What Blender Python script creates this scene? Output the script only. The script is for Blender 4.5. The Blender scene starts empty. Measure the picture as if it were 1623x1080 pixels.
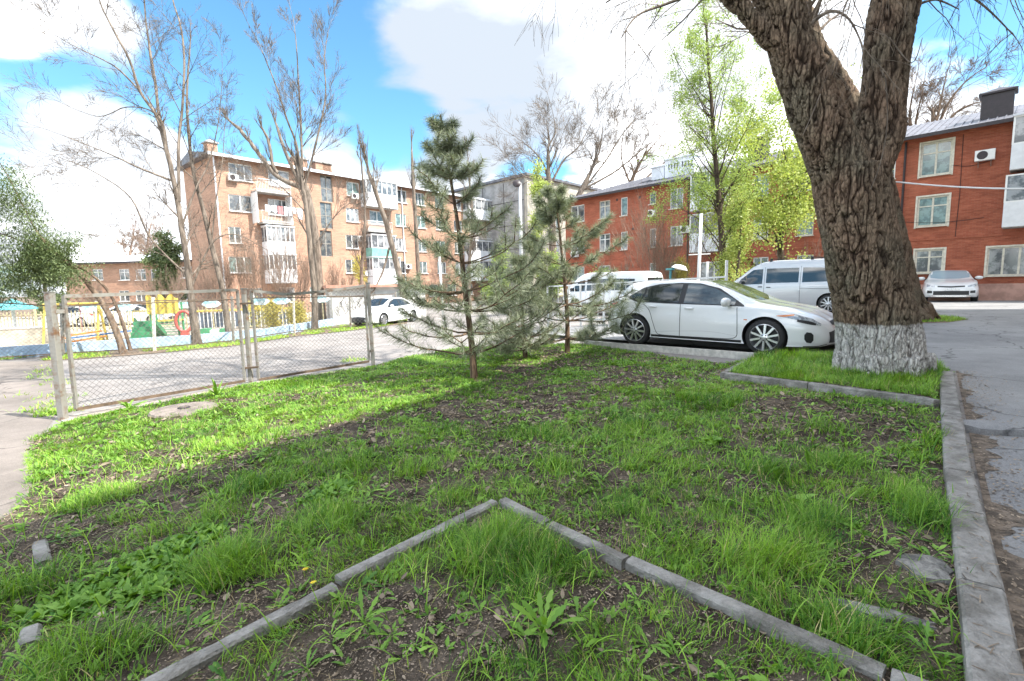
import bpy, bmesh, math, random
import numpy as np
from mathutils import Vector, Matrix

random.seed(7)
RNG = np.random.default_rng(7)
SC = bpy.context.scene
COL = SC.collection
R = math.radians

# ------------------------------------------------------------------ camera
PW, PH, F = 1623., 1080., 768.
CAMZ = 1.5
PITCH, ROLL = R(6.6), R(-1.3)
cam_d = bpy.data.cameras.new('camera')
cam = bpy.data.objects.new('camera', cam_d)
COL.objects.link(cam)
cam_d.sensor_width = 36.0
cam_d.lens = F / PW * 36.0
cam_d.clip_start = 0.05
cam_d.clip_end = 3000
cam.matrix_world = Matrix.Translation((0, 0, CAMZ)) @ Matrix.Rotation(R(90) - PITCH, 4, 'X') @ Matrix.Rotation(ROLL, 4, 'Z')
SC.camera = cam

# ------------------------------------------------------------------ light
SUN_H = Vector((.92, -.38)).normalized()
SUN_EL = R(50)
SUN_DIR = Vector((SUN_H.x * math.cos(SUN_EL), SUN_H.y * math.cos(SUN_EL), math.sin(SUN_EL)))
sd = bpy.data.lights.new('sun', 'SUN')
sd.energy = 2.7
sd.angle = R(0.5)
sd.color = (1.0, .955, .88)
sun = bpy.data.objects.new('sun', sd)
COL.objects.link(sun)
sun.rotation_euler = SUN_DIR.to_track_quat('Z', 'Y').to_euler()

SC.view_settings.view_transform = 'Standard'
SC.view_settings.look = 'None'
SC.view_settings.exposure = 2.0
SC.view_settings.gamma = 1.0
SC.cycles.max_bounces = 6
SC.cycles.transparent_max_bounces = 16
SC.cycles.use_denoising = True
SKY_STRENGTH = 0.15


def ray(px, py):
    a = (px - PW / 2) / F
    b = -(py - PH / 2) / F
    cr, sr, cp, sp = math.cos(ROLL), math.sin(ROLL), math.cos(PITCH), math.sin(PITCH)
    x = a * cr - b * sr
    y = a * sr + b * cr
    return Vector((x, cp + y * sp, -sp + y * cp))


def nd(nt, typ, **kw):
    n = nt.nodes.new(typ)
    for k, v in kw.items():
        setattr(n, k, v)
    return n


def mathn(nt, op, a, b=None, c=None, clamp=False):
    n = nt.nodes.new('ShaderNodeMath')
    n.operation = op
    n.use_clamp = clamp
    for i, v in enumerate((a, b, c)):
        if v is None:
            continue
        if isinstance(v, (int, float)):
            n.inputs[i].default_value = v
        else:
            nt.links.new(v, n.inputs[i])
    return n.outputs[0]


def build_world():
    w = bpy.data.worlds.new('World')
    SC.world = w
    w.use_nodes = True
    nt = w.node_tree
    nt.nodes.clear()
    out = nd(nt, 'ShaderNodeOutputWorld')
    bg = nd(nt, 'ShaderNodeBackground')
    bg.inputs['Strength'].default_value = SKY_STRENGTH
    nt.links.new(bg.outputs[0], out.inputs[0])
    sky = nd(nt, 'ShaderNodeTexSky')
    sky.sky_type = 'NISHITA'
    sky.sun_disc = False
    sky.sun_elevation = SUN_EL
    sky.sun_rotation = math.atan2(SUN_H.x, SUN_H.y)
    sky.air_density = 1.0
    sky.dust_density = 0.6
    sky.ozone_density = 1.6
    tc = nd(nt, 'ShaderNodeTexCoord')
    nv = nd(nt, 'ShaderNodeVectorMath', operation='NORMALIZE')
    nt.links.new(tc.outputs['Generated'], nv.inputs[0])
    # cloud texture: noise on a dome squeezed towards the horizon
    sep = nd(nt, 'ShaderNodeSeparateXYZ')
    nt.links.new(nv.outputs[0], sep.inputs[0])
    dz = mathn(nt, 'ADD', mathn(nt, 'MAXIMUM', sep.outputs[2], 0.0), 0.32)
    cmb = nd(nt, 'ShaderNodeCombineXYZ')
    nt.links.new(mathn(nt, 'DIVIDE', sep.outputs[0], dz), cmb.inputs[0])
    nt.links.new(mathn(nt, 'DIVIDE', sep.outputs[1], dz), cmb.inputs[1])
    nt.links.new(mathn(nt, 'MULTIPLY', sep.outputs[2], 2.4), cmb.inputs[2])
    n1 = nd(nt, 'ShaderNodeTexNoise')
    n1.inputs['Scale'].default_value = 2.6
    n1.inputs['Detail'].default_value = 10
    n1.inputs['Roughness'].default_value = .52
    n1.inputs['Distortion'].default_value = .25
    nt.links.new(cmb.outputs[0], n1.inputs['Vector'])
    n2 = nd(nt, 'ShaderNodeTexNoise')
    n2.inputs['Scale'].default_value = 1.1
    n2.inputs['Detail'].default_value = 6
    nt.links.new(cmb.outputs[0], n2.inputs['Vector'])
    # clear holes in the cloud deck (directions of open sky) and solid cloud banks
    holes = [(455, 110, 8, 1.0), (575, 170, 7, 1.05), (350, 60, 6, .9), (330, 190, 6, .8), (200, 70, 6, 1.0), (110, 205, 6, 1.0), (20, 225, 6, 1.0),
             (895, 300, 6, .9), (830, 255, 4, .6), (1560, 70, 9, 1.0), (1205, 225, 4, .35), (650, 215, 4, .6), (400, 280, 5, .45), (200, 330, 5, .3),
             (470, -250, 16, .8), (1800, -100, 14, .8)]
    banks = [(60, 100, 9, 1.3), (190, 285, 6, 1.2), (270, 230, 4, .8), (120, 340, 9, .9), (560, 235, 5, .9), (700, 265, 6, 1.0), (500, 215, 4, .7), (900, 90, 17, .9), (560, 30, 6, .5), (1150, 120, 14, .9), (1380, 90, 9, .7), (1530, 165, 7, 1.1)]
    acc = None
    for sgn, lst in ((-1, holes), (1, banks)):
        for px, py, rad, s in lst:
            d = ray(px, py).normalized()
            vm = nd(nt, 'ShaderNodeVectorMath', operation='DOT_PRODUCT')
            nt.links.new(nv.outputs[0], vm.inputs[0])
            vm.inputs[1].default_value = d
            mr = nd(nt, 'ShaderNodeMapRange', interpolation_type='SMOOTHSTEP')
            nt.links.new(vm.outputs['Value'], mr.inputs[0])
            mr.inputs[1].default_value = math.cos(R(rad * 1.35))
            mr.inputs[2].default_value = math.cos(R(rad * .25))
            mr.inputs[3].default_value = 0
            mr.inputs[4].default_value = sgn * s
            o = mr.outputs[0]
            acc = o if acc is None else mathn(nt, 'ADD', acc, o)
    v = mathn(nt, 'ADD', mathn(nt, 'MULTIPLY', mathn(nt, 'SUBTRACT', n1.outputs['Fac'], .5), 4.6), mathn(nt, 'MULTIPLY', acc, .95))
    v = mathn(nt, 'ADD', v, .36)
    mr = nd(nt, 'ShaderNodeMapRange', interpolation_type='SMOOTHSTEP')
    nt.links.new(v, mr.inputs[0])
    mr.inputs[1].default_value = -.15
    mr.inputs[2].default_value = 0.95
    # cloud colour: white tops, bluish grey thick parts
    sh = None
    for px, py, rad, s_ in ((700, 110, 12, .3), (790, 200, 9, .26), (560, 30, 9, .2), (60, 330, 8, .16), (1000, 60, 10, .08), (300, 230, 5, .14), (1500, 190, 6, .12), (120, 140, 9, .12)):
        vm = nd(nt, 'ShaderNodeVectorMath', operation='DOT_PRODUCT')
        nt.links.new(nv.outputs[0], vm.inputs[0])
        vm.inputs[1].default_value = ray(px, py).normalized()
        mq = nd(nt, 'ShaderNodeMapRange', interpolation_type='SMOOTHSTEP')
        nt.links.new(vm.outputs['Value'], mq.inputs[0])
        mq.inputs[1].default_value = math.cos(R(rad * 1.5))
        mq.inputs[2].default_value = math.cos(R(rad * .2))
        mq.inputs[3].default_value = 0
        mq.inputs[4].default_value = s_
        sh = mq.outputs[0] if sh is None else mathn(nt, 'ADD', sh, mq.outputs[0])
    cr = nd(nt, 'ShaderNodeValToRGB')
    cr.color_ramp.elements[0].position = .46
    e_ = cr.color_ramp.elements.new(.6)
    e_.color = (2.75, 2.85, 3.0, 1)
    cr.color_ramp.elements[0].color = (9.5, 9.6, 9.7, 1)
    cr.color_ramp.elements[2].position = .98
    cr.color_ramp.elements[2].color = (1.3, 1.45, 1.65, 1)
    n1b = nd(nt, 'ShaderNodeTexNoise')
    n1b.inputs['Scale'].default_value = 5.5
    n1b.inputs['Detail'].default_value = 8
    nt.links.new(cmb.outputs[0], n1b.inputs['Vector'])
    nt.links.new(mathn(nt, 'ADD', mathn(nt, 'ADD', n2.outputs['Fac'], sh), mathn(nt, 'MULTIPLY', mathn(nt, 'SUBTRACT', n1b.outputs['Fac'], .5), .75)), cr.inputs[0])
    tint = nd(nt, 'ShaderNodeMix', data_type='RGBA', blend_type='MULTIPLY')
    tint.inputs[0].default_value = 1
    nt.links.new(sky.outputs[0], tint.inputs[6])
    tint.inputs[7].default_value = (.31, .49, .53, 1)
    mx = nd(nt, 'ShaderNodeMix', data_type='RGBA')
    nt.links.new(mr.outputs[0], mx.inputs[0])
    nt.links.new(tint.outputs[2], mx.inputs[6])
    nt.links.new(cr.outputs[0], mx.inputs[7])
    nt.links.new(mx.outputs[2], bg.inputs['Color'])


build_world()


# ------------------------------------------------------------------ geometry of the place
def g(X, Y):
    return .03 * min(max(X, -14), 11) - .011 * min(max(Y, 0), 30)


def gv(X, Y):
    return .03 * np.clip(X, -14, 11) - .011 * np.clip(Y, 0, 30)


def G(px, py, dz=0.):
    r = ray(px, py)
    t = 5.
    for i in range(120):
        X, Y = r.x * t, r.y * t
        t = t * .5 + .5 * min((g(X, Y) + dz - CAMZ) / r.z if r.z < -1e-4 else 500, 500)
    return Vector((r.x * t, r.y * t, g(r.x * t, r.y * t) + dz))


def D(px, py, Y):
    r = ray(px, py)
    t = Y / r.y
    return Vector((r.x * t, Y, CAMZ + r.z * t))


def PL(px, py, p0, d):
    """pixel -> (u, z) on the vertical plane through p0 along the horizontal unit d"""
    r = ray(px, py)
    A = np.array([[r.x, -d[0]], [r.y, -d[1]]])
    t, u = np.linalg.solve(A, [p0[0], p0[1]])
    return float(u), float(CAMZ + r.z * t)


def smooth01(x):
    x = np.clip(x, 0, 1)
    return x * x * (3 - 2 * x)


def vnoise(x, y, seed=0):
    """value noise, vectorised"""
    xi = np.floor(x).astype(np.int64)
    yi = np.floor(y).astype(np.int64)
    xf = smooth01(x - xi)
    yf = smooth01(y - yi)

    def h(a, b):
        n = (a * 374761393 + b * 668265263 + seed * 1442695041) & 0xffffffff
        n = ((n ^ (n >> 13)) * 1274126177) & 0xffffffff
        return ((n ^ (n >> 16)) & 0xffff) / 65535.
    return (h(xi, yi) * (1 - xf) + h(xi + 1, yi) * xf) * (1 - yf) + (h(xi, yi + 1) * (1 - xf) + h(xi + 1, yi + 1) * xf) * yf


def fbm(x, y, seed=0, o=4):
    s = 0
    a = .5
    for i in range(o):
        s = s + a * vnoise(x, y, seed + i * 17)
        x = x * 2.03
        y = y * 2.03
        a *= .5
    return s / (1 - .5 ** o)


# ------------------------------------------------------------------ object helpers
def tag(o, label=None, cat=None, group=None, kind=None):
    if label:
        o['label'] = label
    if cat:
        o['category'] = cat
    if group:
        o['group'] = group
    if kind:
        o['kind'] = kind
    return o


def thing(name, label, cat, loc=(0, 0, 0), rz=0., group=None):
    o = bpy.data.objects.new(name, None)
    o.empty_display_size = .2
    COL.objects.link(o)
    o.location = loc
    o.rotation_euler = (0, 0, rz)
    return tag(o, label, cat, group)


def link(name, me, parent=None):
    o = bpy.data.objects.new(name, me)
    COL.objects.link(o)
    if parent:
        o.parent = parent
    return o


def copy_tree(o, parent=None):
    c = o.copy()
    COL.objects.link(c)
    if parent is not None:
        c.parent = parent
    for ch in [x for x in o.children]:
        copy_tree(ch, c)
    return c


def np_mesh(name, verts, faces_list, mats, midx=None, smooth=False, attr=None):
    """faces_list: list of (n,k) int arrays"""
    me = bpy.data.meshes.new(name)
    verts = np.asarray(verts, dtype=np.float32)
    faces_list = [np.asarray(f, dtype=np.int32) for f in faces_list if len(f)]
    loops = np.concatenate([f.ravel() for f in faces_list])
    sizes = np.concatenate([np.full(len(f), f.shape[1], np.int32) for f in faces_list])
    starts = np.concatenate([[0], np.cumsum(sizes)[:-1]]).astype(np.int32)
    me.vertices.add(len(verts))
    me.vertices.foreach_set('co', verts.ravel())
    me.loops.add(len(loops))
    me.loops.foreach_set('vertex_index', loops)
    me.polygons.add(len(sizes))
    me.polygons.foreach_set('loop_start', starts)
    if midx is not None:
        me.polygons.foreach_set('material_index', np.asarray(midx, np.int32))
    for m in (mats if isinstance(mats, (list, tuple)) else [mats]):
        me.materials.append(m)
    me.update(calc_edges=True)
    if smooth:
        me.polygons.foreach_set('use_smooth', np.ones(len(sizes), bool))
    if attr is not None:
        a = me.attributes.new('tint', 'FLOAT', 'POINT')
        a.data.foreach_set('value', np.asarray(attr, np.float32))
    me.validate()
    return me


class MB:
    def __init__(s):
        s.v = []
        s.f = []
        s.m = []

    def add(s, vs, fs, m=0):
        b = len(s.v)
        s.v += [tuple(v) for v in vs]
        s.f += [tuple(i + b for i in f) for f in fs]
        s.m += [m] * len(fs)
        return s

    def box(s, x0, x1, y0, y1, z0, z1, m=0, M=None):
        vs = [Vector((x, y, z)) for x in (x0, x1) for y in (y0, y1) for z in (z0, z1)]
        if M is not None:
            vs = [M @ v for v in vs]
        s.add(vs, [(0, 1, 3, 2), (4, 6, 7, 5), (0, 4, 5, 1), (2, 3, 7, 6), (0, 2, 6, 4), (1, 5, 7, 3)], m)
        return s

    def bar(s, a, b, w, h=None, m=0, up=(0, 0, 1)):
        """box of section w x h from a to b"""
        a, b = Vector(a), Vector(b)
        h = h or w
        d = (b - a).normalized()
        u = Vector(up)
        if abs(d.dot(u)) > .95:
            u = Vector((0, 1, 0))
        sx = d.cross(u).normalized() * (w / 2)
        sy = sx.cross(d).normalized() * (h / 2)
        vs = [p + i * sx + j * sy for p in (a, b) for i, j in ((-1, -1), (1, -1), (1, 1), (-1, 1))]
        s.add(vs, [(0, 1, 2, 3), (7, 6, 5, 4), (0, 4, 5, 1), (1, 5, 6, 2), (2, 6, 7, 3), (3, 7, 4, 0)], m)
        return s

    def tube(s, pts, rad, n=6, m=0, cap=True):
        pts = [Vector(p) for p in pts]
        k = len(pts)
        rad = rad if isinstance(rad, (list, tuple)) else [rad] * k
        vs = []
        t0 = (pts[1] - pts[0]).normalized()
        ref = Vector((0, 0, 1)) if abs(t0.z) < .9 else Vector((1, 0, 0))
        nx = t0.cross(ref).normalized()
        for i, p in enumerate(pts):
            t = (pts[min(i + 1, k - 1)] - pts[max(i - 1, 0)])
            if t.length < 1e-9:
                t = t0
            t = t.normalized()
            nx = (nx - t * nx.dot(t))
            nx = nx.normalized() if nx.length > 1e-6 else t.orthogonal().normalized()
            ny = t.cross(nx)
            for j in range(n):
                a = 2 * math.pi * j / n
                vs.append(p + (nx * math.cos(a) + ny * math.sin(a)) * rad[i])
        fs = [(i * n + j, i * n + (j + 1) % n, (i + 1) * n + (j + 1) % n, (i + 1) * n + j) for i in range(k - 1) for j in range(n)]
        if cap:
            fs += [tuple(range(n - 1, -1, -1)), tuple((k - 1) * n + j for j in range(n))]
        s.add(vs, fs, m)
        return s

    def lathe(s, prof, n=24, m=0, M=None, axis='Z'):
        """prof: list of (r, z); rings; r==0 allowed at the ends"""
        vs = []
        for r, z in prof:
            for j in range(n):
                a = 2 * math.pi * j / n
                p = Vector((r * math.cos(a), r * math.sin(a), z))
                if axis == 'Y':
                    p = Vector((p.x, p.z, p.y))
                vs.append(M @ p if M is not None else p)
        k = len(prof)
        fs = [(i * n + j, i * n + (j + 1) % n, (i + 1) * n + (j + 1) % n, (i + 1) * n + j) for i in range(k - 1) for j in range(n)]
        s.add(vs, fs, m)
        return s

    def build(s, name, mats, parent=None, smooth=False, angle=None, bevel=None):
        me = bpy.data.meshes.new(name)
        me.from_pydata(s.v, [], s.f)
        for m in (mats if isinstance(mats, (list, tuple)) else [mats]):
            me.materials.append(m)
        me.polygons.foreach_set('material_index', s.m)
        if smooth:
            me.polygons.foreach_set('use_smooth', [True] * len(s.f))
            if angle:
                me.set_sharp_from_angle(angle=R(angle))
        me.update()
        o = link(name, me, parent)
        if bevel:
            bv = o.modifiers.new('bevel', 'BEVEL')
            bv.width = bevel
            bv.segments = 2
            bv.limit_method = 'ANGLE'
        return o


# ------------------------------------------------------------------ materials
def mat(name, col, rough=.8, var=0., scale=5., col2=None, bump=0., bscale=None, metal=0., spec=.5, coat=0., detail=5, ramp=(.4, .6), stretch=None, trans=0., attr=False, sheen=0.):
    m = bpy.data.materials.new(name)
    m.use_nodes = True
    nt = m.node_tree
    bs = nt.nodes['Principled BSDF']
    bs.inputs['Base Color'].default_value = (*col, 1)
    bs.inputs['Roughness'].default_value = rough
    bs.inputs['Metallic'].default_value = metal
    bs.inputs['Specular IOR Level'].default_value = spec
    if coat:
        bs.inputs['Coat Weight'].default_value = coat
        bs.inputs['Coat Roughness'].default_value = .03
    tc = nd(nt, 'ShaderNodeTexCoord')
    vec = tc.outputs['Object']
    if stretch:
        mp = nd(nt, 'ShaderNodeMapping')
        mp.inputs['Scale'].default_value = stretch
        nt.links.new(vec, mp.inputs[0])
        vec = mp.outputs[0]
    if var or col2:
        n = nd(nt, 'ShaderNodeTexNoise')
        n.inputs['Scale'].default_value = scale
        n.inputs['Detail'].default_value = detail
        n.inputs['Roughness'].default_value = .65
        nt.links.new(vec, n.inputs['Vector'])
        rp = nd(nt, 'ShaderNodeValToRGB')
        c2 = col2 or tuple(max(0, c * (1 - var)) for c in col)
        c1 = col if col2 else tuple(min(1, c * (1 + var * .6)) for c in col)
        rp.color_ramp.elements[0].position = ramp[0]
        rp.color_ramp.elements[1].position = ramp[1]
        rp.color_ramp.elements[0].color = (*c1, 1)
        rp.color_ramp.elements[1].color = (*c2, 1)
        nt.links.new(n.outputs['Fac'], rp.inputs[0])
        colout = rp.outputs[0]
        nt.links.new(colout, bs.inputs['Base Color'])
    if bump:
        n = nd(nt, 'ShaderNodeTexNoise')
        n.inputs['Scale'].default_value = bscale or scale * 4
        n.inputs['Detail'].default_value = 6
        nt.links.new(vec, n.inputs['Vector'])
        b = nd(nt, 'ShaderNodeBump')
        b.inputs['Strength'].default_value = bump
        b.inputs['Distance'].default_value = .02
        nt.links.new(n.outputs['Fac'], b.inputs['Height'])
        nt.links.new(b.outputs[0], bs.inputs['Normal'])
    return m


def leaf_mat(name, c1, c2, rough=.5, trans=.35, tcol=None):
    """thin leaf: diffuse + translucent, colour driven by the per-leaf attribute"""
    m = bpy.data.materials.new(name)
    m.use_nodes = True
    nt = m.node_tree
    nt.nodes.clear()
    out = nd(nt, 'ShaderNodeOutputMaterial')
    at = nd(nt, 'ShaderNodeAttribute')
    at.attribute_name = 'tint'
    rp = nd(nt, 'ShaderNodeValToRGB')
    rp.color_ramp.elements[0].color = (*c1, 1)
    rp.color_ramp.elements[1].color = (*c2, 1)
    nt.links.new(at.outputs['Fac'], rp.inputs[0])
    bs = nd(nt, 'ShaderNodeBsdfPrincipled')
    bs.inputs['Roughness'].default_value = rough
    bs.inputs['Specular IOR Level'].default_value = .35
    nt.links.new(rp.outputs[0], bs.inputs['Base Color'])
    tr = nd(nt, 'ShaderNodeBsdfTranslucent')
    hs = nd(nt, 'ShaderNodeMix', data_type='RGBA', blend_type='MULTIPLY')
    hs.inputs[0].default_value = 1
    hs.inputs[7].default_value = (*(tcol or (1.25, 1.2, .5)), 1)
    nt.links.new(rp.outputs[0], hs.inputs[6])
    nt.links.new(hs.outputs[2], tr.inputs[0])
    mx = nd(nt, 'ShaderNodeMixShader')
    mx.inputs[0].default_value = trans
    nt.links.new(bs.outputs[0], mx.inputs[1])
    nt.links.new(tr.outputs[0], mx.inputs[2])
    nt.links.new(mx.outputs[0], out.inputs[0])
    return m


def brick_mat(name, c1, c2, mortar, big=.25, msize=.012, w=.26, h=.077, stain=.35):
    m = bpy.data.materials.new(name)
    m.use_nodes = True
    nt = m.node_tree
    bs = nt.nodes['Principled BSDF']
    bs.inputs['Roughness'].default_value = .9
    bs.inputs['Specular IOR Level'].default_value = .2
    tc = nd(nt, 'ShaderNodeTexCoord')
    sp = nd(nt, 'ShaderNodeSeparateXYZ')
    nt.links.new(tc.outputs['Object'], sp.inputs[0])
    cb = nd(nt, 'ShaderNodeCombineXYZ')
    nt.links.new(mathn(nt, 'ADD', sp.outputs[0], sp.outputs[1]), cb.inputs[0])
    nt.links.new(sp.outputs[2], cb.inputs[1])
    br = nd(nt, 'ShaderNodeTexBrick')
    br.inputs['Scale'].default_value = 1
    br.inputs['Brick Width'].default_value = w
    br.inputs['Row Height'].default_value = h
    br.inputs['Mortar Size'].default_value = msize
    br.inputs['Color1'].default_value = (*c1, 1)
    br.inputs['Color2'].default_value = (*c2, 1)
    br.inputs['Mortar'].default_value = (*mortar, 1)
    nt.links.new(cb.outputs[0], br.inputs['Vector'])
    n = nd(nt, 'ShaderNodeTexNoise')
    n.inputs['Scale'].default_value = .35
    n.inputs['Detail'].default_value = 9
    n.inputs['Roughness'].default_value = .7
    mp = nd(nt, 'ShaderNodeMapping')
    mp.inputs['Scale'].default_value = (1, 1, 2.2)
    nt.links.new(tc.outputs['Object'], mp.inputs[0])
    nt.links.new(mp.outputs[0], n.inputs['Vector'])
    mr = nd(nt, 'ShaderNodeMapRange')
    nt.links.new(n.outputs['Fac'], mr.inputs[0])
    mr.inputs[1].default_value = .3
    mr.inputs[2].default_value = .7
    mr.inputs[3].default_value = 1 - stain
    mr.inputs[4].default_value = 1 + stain * .5
    mx = nd(nt, 'ShaderNodeMix', data_type='RGBA', blend_type='MULTIPLY')
    mx.inputs[0].default_value = 1
    nt.links.new(br.outputs['Color'], mx.inputs[6])
    n2 = nd(nt, 'ShaderNodeTexNoise')
    n2.inputs['Scale'].default_value = 2.4
    n2.inputs['Detail'].default_value = 8
    n2.inputs['Roughness'].default_value = .75
    mp2 = nd(nt, 'ShaderNodeMapping')
    mp2.inputs['Scale'].default_value = (.45, .45, 3.0)
    nt.links.new(tc.outputs['Object'], mp2.inputs[0])
    nt.links.new(mp2.outputs[0], n2.inputs['Vector'])
    m2 = nd(nt, 'ShaderNodeMapRange')
    nt.links.new(n2.outputs['Fac'], m2.inputs[0])
    m2.inputs[1].default_value = .35
    m2.inputs[2].default_value = .65
    m2.inputs[3].default_value = .78
    m2.inputs[4].default_value = 1.2
    tot = mathn(nt, 'MULTIPLY', mr.outputs[0], m2.outputs[0])
    c = nd(nt, 'ShaderNodeCombineColor')
    for i in range(3):
        nt.links.new(tot, c.inputs[i])
    nt.links.new(c.outputs[0], mx.inputs[7])
    nt.links.new(mx.outputs[2], bs.inputs['Base Color'])
    bp = nd(nt, 'ShaderNodeBump')
    bp.inputs['Strength'].default_value = .4
    bp.inputs['Distance'].default_value = .01
    nt.links.new(br.outputs['Fac'], bp.inputs['Height'])
    bp.invert = True
    nt.links.new(bp.outputs[0], bs.inputs['Normal'])
    return m


def asphalt_mat(name, base, patch, crack=True, spk=.25, scale=1.0):
    m = bpy.data.materials.new(name)
    m.use_nodes = True
    nt = m.node_tree
    bs = nt.nodes['Principled BSDF']
    bs.inputs['Roughness'].default_value = .88
    bs.inputs['Specular IOR Level'].default_value = .3
    tc = nd(nt, 'ShaderNodeTexCoord')
    V = tc.outputs['Object']

    def noise(s, d=6, r=.6):
        n = nd(nt, 'ShaderNodeTexNoise')
        n.inputs['Scale'].default_value = s * scale
        n.inputs['Detail'].default_value = d
        n.inputs['Roughness'].default_value = r
        nt.links.new(V, n.inputs['Vector'])
        return n.outputs['Fac']
    rp = nd(nt, 'ShaderNodeValToRGB')
    rp.color_ramp.elements[0].position = .38
    rp.color_ramp.elements[1].position = .62
    rp.color_ramp.elements[0].color = (*base, 1)
    rp.color_ramp.elements[1].color = (*patch, 1)
    nt.links.new(noise(.55, 9, .7), rp.inputs[0])
    mr = nd(nt, 'ShaderNodeMapRange')
    nt.links.new(noise(95, 3, .7), mr.inputs[0])
    mr.inputs[1].default_value = .3
    mr.inputs[2].default_value = .7
    mr.inputs[3].default_value = 1 - spk
    mr.inputs[4].default_value = 1 + spk
    val = mr.outputs[0]
    if crack:
        vo = nd(nt, 'ShaderNodeTexVoronoi', feature='DISTANCE_TO_EDGE')
        vo.inputs['Scale'].default_value = .42
        nz = nd(nt, 'ShaderNodeTexNoise')
        nz.inputs['Scale'].default_value = 2.2
        nz.inputs['Detail'].default_value = 6
        nt.links.new(V, nz.inputs['Vector'])
        ad = nd(nt, 'ShaderNodeVectorMath', operation='MULTIPLY_ADD')
        nt.links.new(nz.outputs['Color'], ad.inputs[0])
        ad.inputs[1].default_value = (.8, .8, .8)
        nt.links.new(V, ad.inputs[2])
        nt.links.new(ad.outputs[0], vo.inputs['Vector'])
        c = nd(nt, 'ShaderNodeMapRange')
        nt.links.new(vo.outputs['Distance'], c.inputs[0])
        c.inputs[1].default_value = .001
        c.inputs[2].default_value = .012
        c.inputs[3].default_value = .42
        c.inputs[4].default_value = 1
        val = mathn(nt, 'MULTIPLY', val, c.outputs[0])
    mx = nd(nt, 'ShaderNodeMix', data_type='RGBA', blend_type='MULTIPLY')
    mx.inputs[0].default_value = 1
    nt.links.new(rp.outputs[0], mx.inputs[6])
    cc = nd(nt, 'ShaderNodeCombineColor')
    for i in range(3):
        nt.links.new(val, cc.inputs[i])
    nt.links.new(cc.outputs[0], mx.inputs[7])
    nt.links.new(mx.outputs[2], bs.inputs['Base Color'])
    b = nd(nt, 'ShaderNodeBump')
    b.inputs['Strength'].default_value = .6
    b.inputs['Distance'].default_value = .012
    nt.links.new(mathn(nt, 'ADD', noise(45, 4, .8), mathn(nt, 'MULTIPLY', noise(6, 5), 1.8)), b.inputs['Height'])
    nt.links.new(b.outputs[0], bs.inputs['Normal'])
    return m


def glass_mat(name, col=(.05, .06, .07), rough=.05, tint2=None, scale=1.5):
    m = mat(name, col, rough=rough, col2=tint2, scale=scale, ramp=(.45, .55), spec=.8)
    return m


M_ASPH = asphalt_mat('asphalt_court', (.28, .258, .242), (.19, .172, .162))
M_ROAD = asphalt_mat('asphalt_road', (.27, .268, .266), (.19, .188, .19))
M_PATH = asphalt_mat('asphalt_path', (.235, .203, .18), (.145, .125, .11))
M_CONC = mat('concrete', (.36, .35, .33), .9, var=.3, scale=6, bump=.5, bscale=40)
M_KERB = mat('kerb_concrete', (.3, .285, .265), .9, col2=(.14, .13, .115), scale=4.5, bump=.8, bscale=55, detail=9)
M_WHITEPAINT = mat('white_paint', (.75, .75, .73), .6, var=.12, scale=9)
M_BRICK_O = brick_mat('orange_brick', (.48, .26, .165), (.36, .19, .125), (.43, .32, .25), stain=.22)
M_BRICK_R = brick_mat('red_brick', (.43, .135, .078), (.34, .096, .056), (.37, .16, .11), stain=.32, msize=.006)
M_BRICK_OFF = brick_mat('tan_brick', (.42, .30, .22), (.36, .26, .19), (.4, .36, .3))
M_STUCCO_P = mat('pink_plinth', (.5, .3, .24), .9, var=.2, scale=2)
M_STUCCO_B = mat('beige_stucco', (.45, .41, .34), .9, var=.2, scale=1)
M_STUCCO_G = mat('grey_concrete_panel', (.3, .29, .28), .9, var=.25, scale=.8)
M_ROOFMET = mat('grey_roof_metal', (.13, .13, .15), .6, var=.3, scale=2)
M_ROOFWHITE = mat('pale_roof_metal', (.7, .72, .76), .5, var=.15, scale=1)
M_DARKMET = mat('dark_brown_metal', (.03, .02, .022), .45, var=.2, scale=4)
M_FRAME = mat('white_plastic', (.78, .78, .76), .4, var=.05, scale=3)
M_FRAMEOLD = mat('cream_painted_wood', (.66, .62, .52), .6, var=.15, scale=6)
M_GLASS = glass_mat('window_glass', (.06, .07, .08), .04, (.16, .16, .15), 2.2)
M_GLASS_G = glass_mat('window_glass_green_curtain', (.1, .14, .13), .06, (.2, .28, .26), 3)
M_GLASS_W = glass_mat('window_glass_net_curtain', (.3, .31, .32), .08, (.1, .11, .12), 1.5)
M_PANEL = mat('white_corrugated_panel', (.72, .74, .76), .5, var=.06, scale=3)
M_IRON = mat('grey_painted_iron', (.25, .24, .215), .6, col2=(.16, .085, .045), scale=7, detail=10, ramp=(.5, .66), bump=.3)
M_IRON_D = mat('rusted_dark_iron', (.13, .09, .06), .75, var=.4, scale=8)
M_WIRE = mat('galvanised_wire', (.15, .135, .12), .6, var=.3, scale=6)
M_YFENCE = mat('yellowed_paint', (.5, .43, .25), .6, var=.2, scale=5)
M_BLUEWALL = mat('blue_whitewash', (.42, .55, .72), .85, var=.22, scale=2.5)
M_WHITEWALL = mat('white_stucco', (.72, .7, .66), .9, var=.12, scale=1.5)
M_SAND = mat('sand_ground', (.4, .345, .28), .95, var=.2, scale=1.2, bump=.4)
M_SOILF = mat('verge_soil', (.17, .12, .08), .95, var=.3, scale=3, bump=.8)


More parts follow.
